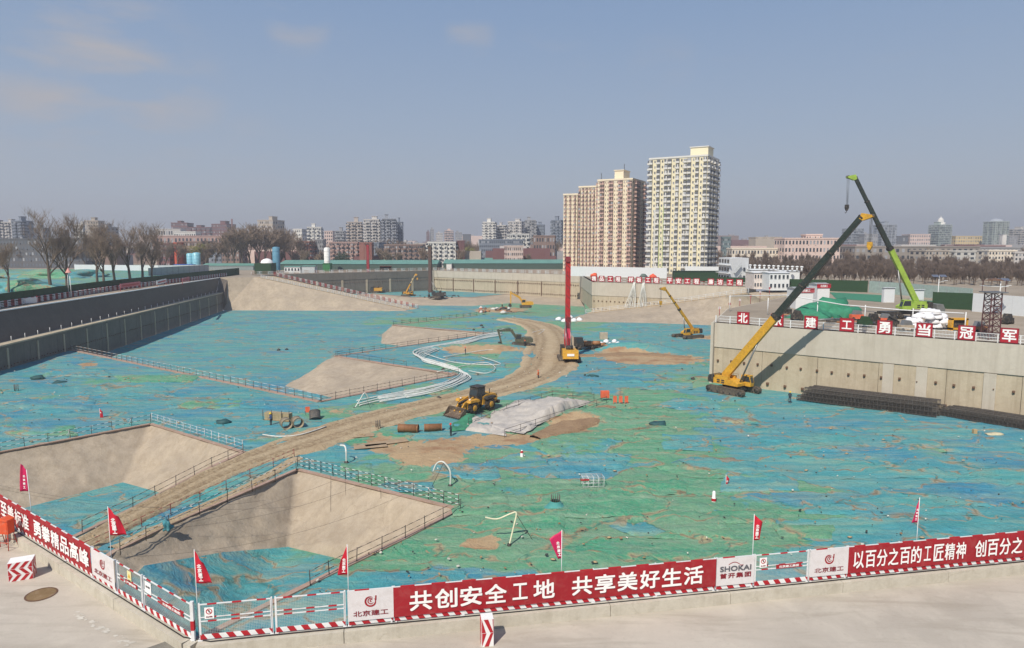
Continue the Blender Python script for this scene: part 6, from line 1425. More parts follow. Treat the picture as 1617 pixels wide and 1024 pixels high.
# rows of white cabins right of it
for i, (x0, x1, y, h, lb) in enumerate(((1190, 1212, 457, 5.2, 'pinkish white cabin row end nearest the office'), (1214, 1246, 459, 5.4, 'white two-storey cabin with a gallery right of the office'), (1186, 1230, 447, 4.8, 'white cabin roof row behind, left part'), (1232, 1262, 449, 4.6, 'white cabin roof row behind, right part'))):
    shed('site_cabin', lb, 'cabin', x0, x1, y, h, 8, smat('cabin_pinkish', 206, 196, 190) if i == 0 else CABW, CABW, .3, 5 if i < 2 else 0, 2, group='white cabins right of the office')
for i in range(12):
    p = G(1188 + i * 7.5, 446 + i * .5) + Vector((0, 3, 5.2)); tag(MB().tube([(0, 0, -.4), (0, 0, 1.0)], .35, 8).lathe([(.6, 1.0), (.6, 1.3), (0, 1.5)], n=8).build('roof_vent', CABW, loc=p), 'small white vent pipe in the row on the cabin roofs', 'vent', 'white vent pipes on the cabin roofs')
hoarding('dark green hoarding behind the gate booths', [G(1245, 458), G(1370, 462)], 3.4, HGR, 5)
hoarding('grey-green panel hoarding right of the dark green one', [G(1372, 462), G(1440, 468), G(1535, 478)], 3.4, HGL, 4, HGY)
hoarding('dark green hoarding panel under the right street lamps', [G(1472, 487), G(1537, 490)], 3.6, HGR, 5)
o = thing('white_wall', 'long white screen wall at the right picture edge', 'wall', G(1535, 492)); q = G(1720, 510) - G(1535, 492); 
for i in range(8): MB().box((q * ((i + .5) / 8)) + Vector((0, 0, 1.9)), (q.length / 8 - .05, .2, 3.9), atan2(q.y, q.x)).build('panel', HWH, o)
for x0, x1, y, lb in ((1395, 1412, 478, 'white wall panel left of the lime crane cab'), (1440, 1458, 482, 'white wall panel right of the lime crane boom')): shed('screen_wall', lb, 'screen', x0, x1, y, 3.6, 1, HWH, HWH, .05)
# green netted ground patches and gate booths
for nm, poly in (('netted_ground', [G(1310, 462), G(1400, 467), G(1398, 478), G(1320, 472)]), ('netted_ground', [G(1440, 474), G(1475, 476), G(1470, 487), G(1440, 484)])): flat_sheet(nm, [(p.x, p.y) for p in poly][::-1], [], GN, z=.05)
for i, (x0, x1, y, h) in enumerate(((1256, 1283, 488, 4.4), (1290, 1309, 480, 4.6))):
    o = shed('gate_booth', ('white booth with a faded red sign band, nearer the wall', 'white booth with a bright red sign band, behind the other')[i], 'booth', x0, x1, y, h, 5, CABW, HGY, .3, group='white booths with red bands'); a, b = G(x0, y), G(x1, y); L = (b - a).length
    B((L / 2, -.1, h - .35), (L + .4, .12, 1.0)).build('sign_band', TXR2 if i else smat('band_faded', 168, 70, 76), o); obj('lettering', text_mesh('北京建工', L * .6, .6, TXW), o, loc=(L / 2, -.18, h - .35))
TNT = mat('tent_green', srgb(44, 122, 92), rough=.8, var=.2, bump=.8, bscale=2)
for i, (x, y, s_, h) in enumerate(((1305, 500, 5.2, 3.4), (1326, 501, 3.8, 2.6), (1283, 503, 4.2, 1.8))): 
    lump('covered_heap', ('peaked heap under green net behind the character boards', 'round green netted heap right of the peaked one', 'low green netted heap left of the peaked one')[i], 'heap', G(x, y), (s_, 3.4, h), TNT, i * 4, 'green netted heaps behind the wall rail', sub=3, nz=.5)
# white sack heap by the crane
for i in range(46):
    u = random.random(); lv = int(u * u * 4); w_ = 4.2 - lv * 1.0; p = G(1476, 521) + Vector((random.uniform(-w_, w_), random.uniform(0, 2.4), lv * .75 + .3))
    lump('bulk_bag', 'white sack in the big heap behind the character boards 当 and 冠', 'bag', p, (.85, .7, .8), SACK, i * 1.3, 'white sacks in the big heap before the lime crane', nz=.35)
o = thing('roller_frame', 'yellow steel frame at the right end of the white sack heap', 'frame', G(1512, 522)); 
for c_, d_ in (((-1.2, 0, 1), (.3, 1, 2)), ((1.2, 0, 1), (.3, 1, 2)), ((0, 0, 1.9), (2.7, 1, .3)), ((0, 0, .3), (2.7, 1, .3))): B(c_, d_).build('beam', YEL2, o)
B((0, .3, 1.1), (1.8, .8, 1.2)).build('engine', DRK, o)
# clutter along the rail
cl_ = [(1240, 497, 'dark hose reel machine', DRK), (1258, 506, 'dark pump set', DRK), (1352, 506, 'orange stand', ORB), (1378, 512, 'dark pipe rack', DRK), (1397, 512, 'orange-red marker stand', ORB), (1408, 517, 'dark four-wheel trailer', DRK), (1545, 526, 'low brown timber pile', CASE), (1590, 512, 'dark machine at the right edge', DRK), (1430, 524, 'tan crate row', smat('crate_tan', 170, 156, 136)), (1365, 517, 'dark green tool chest', HGR)]
for i, (x, y, lb, m) in enumerate(cl_):
    o = thing('site_equipment', lb + ' behind the rail of the right retaining wall', 'equipment', G(x, y), random.uniform(-.5, .5)); B((0, 0, .7), (2.2, 1.1, .8)).build('body', m, o); MB().prism([(-.8, 0), (.9, 0), (.6, .7), (-.5, .8)], -.4, .4, T=(0, 0, 1.1)).build('housing', m if i % 2 else GREY, o)
    for sx in (-.8, .8): MB().lathe([(0, -.6), (.32, -.6), (.32, .6), (0, .6)], (sx, 0, .33), 10, Matrix.Rotation(pi / 2, 3, 'X')).build('wheel', TYRE, o)
for i in range(9):
    a = G(1225 + i * 16, 500 + i * 2) + Vector((0, 0, .3)); an = random.uniform(-.3, .3); tag(MB().tube([a, a + Vector((5, an * 3, .1))], .18, 7).build('steel_tube', (CASE, GREY, DRK)[i % 3]), 'loose steel tube lying behind the rail of the right wall', 'tube', 'loose tubes behind the right wall rail')
tag(MB().tube([G(1150, 492) + Vector((0, 0, 3.2)), G(1240, 498) + Vector((0, 0, 4)), G(1330, 512) + Vector((0, 0, 3.4)), G(1420, 520) + Vector((0, 0, 3.2)), G(1520, 527) + Vector((0, 0, 3.2))], .09, 6).build('hanging_pipe', PIPEW), 'long white pipe hung on posts above the right wall rail', 'pipe')
for i, (px, ) in enumerate(((1152,), (1212,), (1290,), (1365,), (1440,), (1523,))):
    p = G(px, 492 + (px - 1150) * .094); tag(MB().tube([(0, 0, 0), (0, 0, 3.4)], .09, 6).build('post', PIPEW, loc=p), 'thin white post carrying the hung pipe behind the rail', 'post', 'posts of the hung white pipe')
for i, x in enumerate((1136, 1152, 1168, 1185, 1200, 1215)): 
    o = thing('warning_post', 'dark stake with a small red and white ring at the ramp head', 'post', P(x, 500 - i * 7, -1 + i * .15), 0, 'stakes at the ramp head'); MB().tube([(0, 0, -1), (0, 0, 2)], .07, 5).build('stake', PR, o); B((0, 0, 1.8), (.5, .06, .5)).build('ring', PR if i % 2 else PW, o)
# lattice tower and street lamps
lt = thing('lattice_tower', 'dark red lattice tower with a railed platform behind the last boards', 'tower', G(1563, 536)); Hh = W(1563, 452, G(1563, 536).y).z
for sx in (-1, 1):
    for sy in (-1, 1): MB().beam((sx * .85, sy * .85, 0), (sx * .75, sy * .75, Hh - .8), .12).build('leg', smat('tower_red', 90, 56, 56), lt)
nb_ = 7
for k in range(nb_):
    z0, z1 = k * (Hh - 1) / nb_, (k + 1) * (Hh - 1) / nb_
    for (a, b) in (((-1, -1), (1, -1)), ((1, -1), (1, 1)), ((1, 1), (-1, 1)), ((-1, 1), (-1, -1))):
        s_ = .8; MB().beam((a[0] * s_, a[1] * s_, z0), (b[0] * s_, b[1] * s_, z1), .06).beam((b[0] * s_, b[1] * s_, z0), (a[0] * s_, a[1] * s_, z1), .06).build('cross_brace', MATS['tower_red'], lt); MB().beam((a[0] * s_, a[1] * s_, z1), (b[0] * s_, b[1] * s_, z1), .09).build('girt', MATS['tower_red'], lt)
B((0, 0, Hh - .9), (2.6, 2.6, .15)).build('platform', GREY, lt); 
for sx in (-1, 1):
    MB().beam((sx * 1.25, -1.25, Hh), (sx * 1.25, 1.25, Hh), .06).beam((-1.25, sx * 1.25, Hh), (1.25, sx * 1.25, Hh), .06).build('handrail', PIPEW, lt)
MB().lathe([(0, .4), (1.3, .1), (1.5, 0)], (0, 0, Hh + .8), 4).build('roof', MATS['rust'], lt)
for sx in (-1, 1): MB().beam((sx, -sx, Hh - .8), (sx, -sx, Hh + .9), .07).build('roof_post', MATS['tower_red'], lt)
for i, (x, yb, yt) in enumerate(((1480, 482, 436), (1576, 500, 442))):
    p = G(x, yb); h = W(x, yt, p.y).z; o = thing('solar_lamp', ('white solar street lamp behind the white sacks', 'white solar street lamp behind the lattice tower')[i], 'street lamp', p, 0, 'solar street lamps')
    MB().tube([(0, 0, 0), (0, 0, h)], [.12, .08], 8).build('pole', PIPEW, o); MB().beam((0, 0, h - 1.5), (1.6, 0, h - 1.1), .08).box((1.7, 0, h - 1.1), (.7, .3, .12)).build('lamp_arm', PIPEW, o)
    for sx in (-1, 1): MB().box((sx * .9, 0, h), (1.5, 1.0, .06), M=Matrix.Rotation(.5, 3, 'X')).build('solar_panel', smat('solar', 92, 98, 112, rough=.3), o)
for o_ in [lsheet] + [q for q in bpy.data.objects if q.get('category') == 'mound']: o_.data.attributes.new('green', 'FLOAT', 'POINT').data.foreach_set('value', [.5] * len(o_.data.vertices)); o_.data.attributes.new('soil', 'FLOAT', 'POINT').data.foreach_set('value', [.22] * len(o_.data.vertices))
# ---------------------------------------------------------------- bare trees
BARK = smat('bark', 96, 82, 70, rough=.9, bump=.6); TWIG = smat('twig', 132, 114, 98, rough=.95); TWIGR = smat('twig_reddish', 112, 97, 86, rough=.95); TWIGG = smat('twig_green', 134, 130, 70, rough=.9); DARKL = smat('leaf_dark', 52, 66, 48, rough=.9)
def tree_mesh(seed, H, spread, depth, twn, fine=.02, rz=3, up=.25, seg=3):
    r_ = random.Random(seed); tr, tw = MB(), MB()
    def grow(p, d, L, rad, lv):
        n = 3 if lv else 5; pts = [p.copy()]; rs = [rad]
        dd = d.copy()
        for k in range(n):
            dd = (dd + Vector((r_.uniform(-1, 1), r_.uniform(-1, 1), r_.uniform(-.3, .8) * (.6 if lv else .2))) * (.16 if lv else .07)).normalized(); pts.append(pts[-1] + dd * L / n); rs.append(rad * (1 - .45 * (k + 1) / n))
        (tr if lv < 2 else tw).tube(pts, rs, 6 if lv == 0 else 4 if lv < 3 else 3, cap=False)
        if lv >= depth: return
        m = twn[min(lv, len(twn) - 1)]
        for k in range(m):
            t = r_.uniform(.35 if lv else .42, 1.0); i = min(n - 1, int(t * n)); q = pts[i].lerp(pts[i + 1], t * n - i) if i < n else pts[-1]
            a = r_.uniform(0, 2 * pi); side = Vector((cos(a), sin(a), 0)); nd = (dd * r_.uniform(.5, 1.0) + side * spread * r_.uniform(.6, 1.1) + Vector((0, 0, up))).normalized()
            grow(q, nd, L * r_.uniform(.5, .78), max(fine, rad * (1 - .45 * t) * r_.uniform(.45, .7)), lv + 1)
    grow(Vector((0, 0, 0)), Vector((r_.uniform(-.06, .06), 0, 1)).normalized(), H * .42, H * .022, 0)
    return tr, tw
def tree_proto(name, label, seed, H, spread, depth, twn, mtw, fine, group=None, up=.25):
    tr, tw = tree_mesh(seed, H, spread, depth, twn, fine, up=up); zm = max(v[2] for v in tw.v); k = H / zm
    for mb in (tr, tw): mb.v = [(v[0] * k, v[1] * k, v[2] * k) for v in mb.v]
    o = thing(name, label, 'tree', (0, 0, 0), 0, group); tr.build('trunk', BARK, o); tw.build('crown', mtw, o); return o
import numpy as np
def mass(name, m, places, seed, H=12, up=.5):
    """far trees too many and too small to tell apart, joined"""
    vv, ff, b = [], [], 0; pr = []
    for s_ in range(2):
        a, c_ = tree_mesh(seed + s_, 12, .7, 3, (9, 8, 7), .085, up=up); mb = MB(); mb.add(a.v, a.f); mb.add(c_.v, c_.f); zm = max(v[2] for v in mb.v); pr.append((np.array(mb.v) * (12 / zm), np.array([f for f in mb.f if len(f) == 4])))
    for i, (x, y, h, r_) in enumerate(places):
        V_, F_ = pr[i % 2]; c_, s_ = cos(r_), sin(r_); k_ = h / 12; q = np.empty_like(V_); q[:, 0] = (V_[:, 0] * c_ - V_[:, 1] * s_) * k_ + x; q[:, 1] = (V_[:, 0] * s_ + V_[:, 1] * c_) * k_ + y; q[:, 2] = V_[:, 2] * k_ - .18 * h; vv.append(q); ff.append(F_ + b); b += len(V_)
    V_ = np.concatenate(vv); F_ = np.concatenate(ff); me = bpy.data.meshes.new(name); me.vertices.add(len(V_)); me.vertices.foreach_set('co', V_.ravel()); me.loops.add(F_.size); me.loops.foreach_set('vertex_index', F_.ravel()); me.polygons.add(len(F_)); me.polygons.foreach_set('loop_start', np.arange(0, F_.size, 4)); me.update(calc_edges=True); me.materials.append(m); return obj(name, me, kind='stuff')
def put(o, px, yb, ytop, label=None, H=20.0, rz=None, d=None, first=False, z=0):
    p = G(px, yb) if d is None else Vector((W(px, 400, d).x, d, 0)); h = W(px, ytop, p.y).z; s_ = h / H
    if first: o.location = p; o.rotation_euler = (0, 0, rz or 0); o.scale = (s_,) * 3; c = o
    else: c = copy_tree(o, p, rz if rz is not None else random.uniform(0, 6.28), None, None, s_)
    if label: c['label'] = label
    return c
big_t = [tree_proto('bare_tree', 'x', 11 + i, 20, .66, 5, (6, 5, 5, 4, 4), TWIG, .018, 'big bare trees behind the left road', up=.42) for i in range(3)]
bl = [(14, 462, 372, 'cut-back bare tree at the left picture edge behind the hoarding'), (80, 460, 326, 'tallest bare tree at left, fork low above the dark hoarding'), (107, 458, 333, 'tall thin bare tree just right of the tallest one'), (154, 453, 356, 'bare tree leaning left with its trunk over the orange field'), (164, 450, 350, 'bare tree close behind the leaning one'), (181, 449, 345, 'bare tree in the middle of the left row'), (206, 447, 345, 'thick-trunked bare tree right of the middle of the left row'), (226, 446, 347, 'bare tree second from the right of the left row'), (240, 445, 350, 'last bare tree at the right end of the left row')]
for i, (x, yb, yt, lb) in enumerate(bl): put(big_t[i % 3], x, yb, yt, lb, rz=i * 1.3, first=i < 3)
mid_t = [tree_proto('bare_tree', 'x', 31 + i, 12, .85, 4, (7, 6, 5, 4), TWIG, .05, 'bare trees in the left middle distance', up=.35) for i in range(3)]
k = 0
for x, yb, yt in [(372, 426, 356), (384, 425, 353), (396, 424, 350), (407, 424, 352), (418, 424, 354), (429, 423, 353), (441, 423, 358), (452, 422, 362), (462, 421, 366), (358, 425, 372), (340, 425, 376), (325, 425, 380), (120, 424, 385), (135, 424, 380), (55, 423, 392), (35, 424, 390), (280, 424, 378), (262, 424, 380), (474, 420, 372), (486, 420, 376), (560, 418, 378), (575, 418, 380), (600, 417, 378), (620, 417, 376), (640, 417, 380), (655, 417, 384), (540, 418, 380), (520, 418, 384), (710, 416, 384), (725, 416, 380), (740, 416, 378), (750, 415, 382), (765, 415, 386), (790, 415, 384), (810, 415, 386), (850, 415, 372), (865, 415, 374), (880, 415, 378)]:
    put(mid_t[k % 3], x, yb, yt, 'bare brown tree in the tree line beyond the left and middle sheds', H=12, first=k < 3, rz=k); k += 1
bel = [tree_proto('bare_tree', 'x', 51 + i, 12, .55, 4, (11, 8, 6, 4), TWIGR, .038, 'bare trees of the right tree belt', up=.75) for i in range(3)]
k = 0; rt = random.Random(5)
for row, (yb, yt, n, x0, x1) in enumerate(((444, 417, 46, 1195, 1640), (437, 410, 50, 1170, 1640), (430, 402, 50, 1145, 1640))):
    for i in range(n):
        x = x0 + (x1 - x0) * i / n + rt.uniform(-5, 5); lift_ = (x - 1150) * .016
        put(bel[k % 3], x, yb + lift_ + rt.uniform(-1, 1), yt + lift_ + rt.uniform(-9, 6), 'bare reddish-brown tree in the dense belt on the right', H=12, first=k < 3, rz=k * 1.1); k += 1
for i, (x, yb, yt) in enumerate([(904, 421, 386), (920, 422, 390), (935, 422, 386), (950, 423, 392), (965, 423, 390), (1075, 424, 380), (1090, 425, 376), (1105, 425, 382), (1120, 425, 388), (1132, 425, 392), (985, 423, 395), (1045, 425, 392)]):
    put(mid_t[i % 3], x, yb, yt, 'bare tree before the tall apartment towers', H=12, rz=i)['group'] = 'bare trees before the towers'
pl_ = []
for row, (yb, n) in enumerate(((441, 60), (434, 64), (427, 64), (423, 60))):
    for i in range(n):
        x = 1142 + 510 * i / n + rt.uniform(-5, 5) + (40 if row == 0 else 0); g_ = G(x, yb + (x - 1150) * .016 + rt.uniform(-2, 2)); pl_.append((g_.x, g_.y, rt.uniform(5, 11), rt.uniform(0, 6)))
mass('tree_belt_mass', TWIGR, pl_, 90)
wl_ = tree_proto('willow_tree', 'x', 77, 12, 1.0, 4, (9, 7, 6, 5), TWIGG, .07, 'budding yellow-green trees', up=-.1)
for i, (x, yb, yt, lb) in enumerate(((1012, 428, 393, 'yellow-green budding willow before the gap between the towers'), (994, 427, 398, 'smaller yellow-green willow left of the larger one'), (703, 418, 393, 'yellow-green tree before the white apartment block'), (318, 424, 381, 'olive tree behind the pale cyan tanks'), (735, 417, 388, 'olive tree right of the white apartment block'))): put(wl_, x, yb, yt, lb, H=12, first=i == 0, rz=i)
for i, (x, yb, yt) in enumerate(((540, 425, 398), (1110, 428, 400))): 
    p = G(x, yb); h = W(x, yt, p.y).z; o = thing('evergreen_tree', ('dark round evergreen right of the white silo', 'dark evergreen before the yellow tower')[i], 'tree', p); MB().tube([(0, 0, 0), (0, 0, h * .5)], .3, 6).build('trunk', BARK, o); g = MB(); rr_ = random.Random(i)
    for k in range(1500):
        a, b_ = rr_.uniform(0, 2 * pi), rr_.uniform(-.8, 1); q_ = rr_.random() ** .3; R_ = h * .42 * (1 + .2 * noise.noise(Vector((a, b_ * 2, i)))); c_ = Vector((cos(a) * sqrt(1 - b_ * b_ * .9) * R_ * q_, sin(a) * sqrt(1 - b_ * b_ * .9) * R_ * q_, h * .58 + b_ * R_ * q_)); s_ = .45; u_ = Vector((rr_.uniform(-1, 1), rr_.uniform(-1, 1), rr_.uniform(-1, 1))).normalized() * s_; w_ = u_.orthogonal().normalized() * s_ * .6; g.add([c_ - u_, c_ + w_, c_ + u_], [(0, 1, 2)])
    g.build('crown', DARKL, o)
# ================================================================ buildings
CURT = smat('curtained_glass', 150, 152, 156, rough=.4, var=.3, scale=.3)
def block(name, label, x0, x1, ytop, d, dep, wall, glass, floors, cols, rz=0.0, accent=None, balc=None, pent=None, group=None, side=3, roof=None, ht=None, winw=.5, winh=.5, pattern='w', cat='building', base=0.0):
    """building seen between columns x0..x1 at distance d; rz turns it; the facade has real window boxes, piers and balconies"""
    xa, xb = W(x0, 400, d).x, W(x1, 400, d).x; span = xb - xa; H = ht or W((x0 + x1) / 2, ytop, d).z
    if rz: w_ = (span - dep * abs(sin(rz))) / cos(rz)
    else: w_ = span
    o = thing(name, label, cat, ((xa + xb) / 2, d + dep * .3, 0), rz, group)
    B((0, 0, H / 2), (w_, dep, H)).build('wall', wall, o); B((0, 0, H + .4), (w_ + .5, dep + .5, .8)).build('parapet', roof or wall, o)
    fh = H / floors; win, bal, acc, gl2 = MB(), MB(), MB(), MB(); win0 = win; rr = random.Random(int(x0 * 7 + d))
    faces = [((0, -dep / 2), 0, w_, cols, pattern)] + [((w_ / 2, 0), pi / 2, dep, max(1, side), pattern[::-1]), ((-w_ / 2, 0), -pi / 2, dep, max(1, side), pattern)]
    for (cx_, cy_), a, L, nc, pt in faces:
        M = Matrix.Rotation(a, 3, 'Z'); cw = L / nc
        def bx(mb, x, z, w, h, pr, dz=0): c = M @ Vector((x, 0, 0)); n_ = M @ Vector((0, -1, 0)); mb.box(Vector((cx_ + c.x, cy_ + c.y, z)) + n_ * (pr / 2 - .02), (w, pr, h), M=M)
        for i in range(nc):
            x = -L / 2 + (i + .5) * cw; t = pt[i % len(pt)]
            if t == 'p': bx(acc, x, H / 2, cw * .5, H, .25); continue
            if t == 'a': bx(acc, x, H / 2, cw * .92, H - .2, .12)
            for f in range(floors):
                z = (f + .55) * fh; win = gl2 if rr.random() < .22 else win0
                if t == 'b' or t == 'B':
                    bx(win, x, z + fh * .08, cw * .86, fh * (.42 if rr.random() < .8 else .25), .9 if t == 'b' else .5); bx(bal, x, z - fh * .32, cw * .92, fh * .34, 1.15 if t == 'b' else .7)
                    if rr.random() < .45: bx(bal, x + cw * rr.uniform(-.3, .3), z + fh * .08, cw * .25, fh * .45, .95 if t == 'b' else .56)
                else:
                    bx(win, x, z, cw * winw, fh * winh, .08)
                    if rr.random() < .22: bx(bal, x + cw * .34, z - fh * .25, cw * .14, fh * .2, .45)
    if win0.v: win0.build('windows', glass, o, kind='stuff')
    if gl2.v: gl2.build('curtained_windows', CURT, o, kind='stuff')
    if bal.v: bal.build('balconies', balc or wall, o, kind='stuff')
    if acc.v: acc.build('piers', accent or wall, o)
    if pent:
        for (fx, fw, ph) in pent: q = B((w_ * fx, 0, H + .8 + ph / 2), (w_ * fw, dep * .45, ph)).build('penthouse', wall, o); B((w_ * fx, 0, H + .8 + ph + .2), (w_ * fw + .8, dep * .45 + .8, .4)).build('penthouse_roof', roof or wall, q)
    return o
c = lambda n, r, g, b, **k: smat('b_' + n, r, g, b, var=k.pop('var', .07), scale=.08, rough=.85, **k)
CRM = c('cream', 224, 210, 184); PNK = c('pinkred', 190, 158, 146); YLW = c('yellowcream', 222, 213, 182); WHT = c('white', 206, 204, 198); BLG = c('bluegrey', 120, 128, 140); GRY = c('grey', 148, 148, 150); DRD = c('darkred', 112, 78, 78); BRK2 = c('brick', 140, 94, 84); LGT = c('light', 188, 184, 180); TEA = c('tealglass', 104, 120, 124); PKB = c('pinkish', 206, 184, 174); STN = c('stone', 170, 160, 148); DGY = c('darkgrey', 92, 92, 96); BRN = c('brown', 130, 110, 102)
TWB = smat('tower_glass_warm', 104, 86, 84, rough=.5, var=.45, scale=.25); TWG = smat('tower_glass', 96, 98, 104, rough=.5, var=.45, scale=.3)
# the tall towers
G1 = 'stepped brick and cream apartment towers'
RT = radians(-32)
block('apartment_tower', 'lowest and leftmost of the stepped brick and cream towers', 889, 930, 309, 374, 17, CRM, TWB, 19, 9, radians(-24), PNK, PNK, group=G1, winw=.34, winh=.42, pattern='wbw', side=3)
block('apartment_tower', 'middle stepped brick and cream tower with a dark balcony column', 913, 966, 297, 367, 20, CRM, TWB, 21, 11, radians(-24), PNK, PNK, group=G1, winw=.34, winh=.42, pattern='bwbw', side=4)
block('apartment_tower', 'tallest stepped brick and cream tower with a pink roof house', 943, 1024, 286, 356, 22, CRM, TWB, 22, 15, radians(-28), PNK, PNK, group=G1, winw=.34, winh=.42, pattern='wbbw', side=6, pent=[(.0, .26, 4.6)])
yt_ = block('apartment_tower', 'tall pale yellow apartment tower with white balcony columns and shaded right side', 1025, 1139, 251, 338, 22, YLW, TWG, 21, 15, radians(-30), c('yellow', 226, 206, 140), WHT, pattern='bwbwb', side=8, winw=.36, winh=.42, pent=[(.30, .3, 4.4)], roof=WHT)
for lb, x, yt2, d in (('antenna on the stepped tower roof, left', 952, 272, 366), ('antenna on the pink roof house', 989, 257, 356)):
    p = W(x, yt2, d); tag(MB().tube([(p.x, d + 6, p.z - 11), (p.x, d + 6, p.z)], .15, 4).build('antenna', DRK), lb, 'antenna')
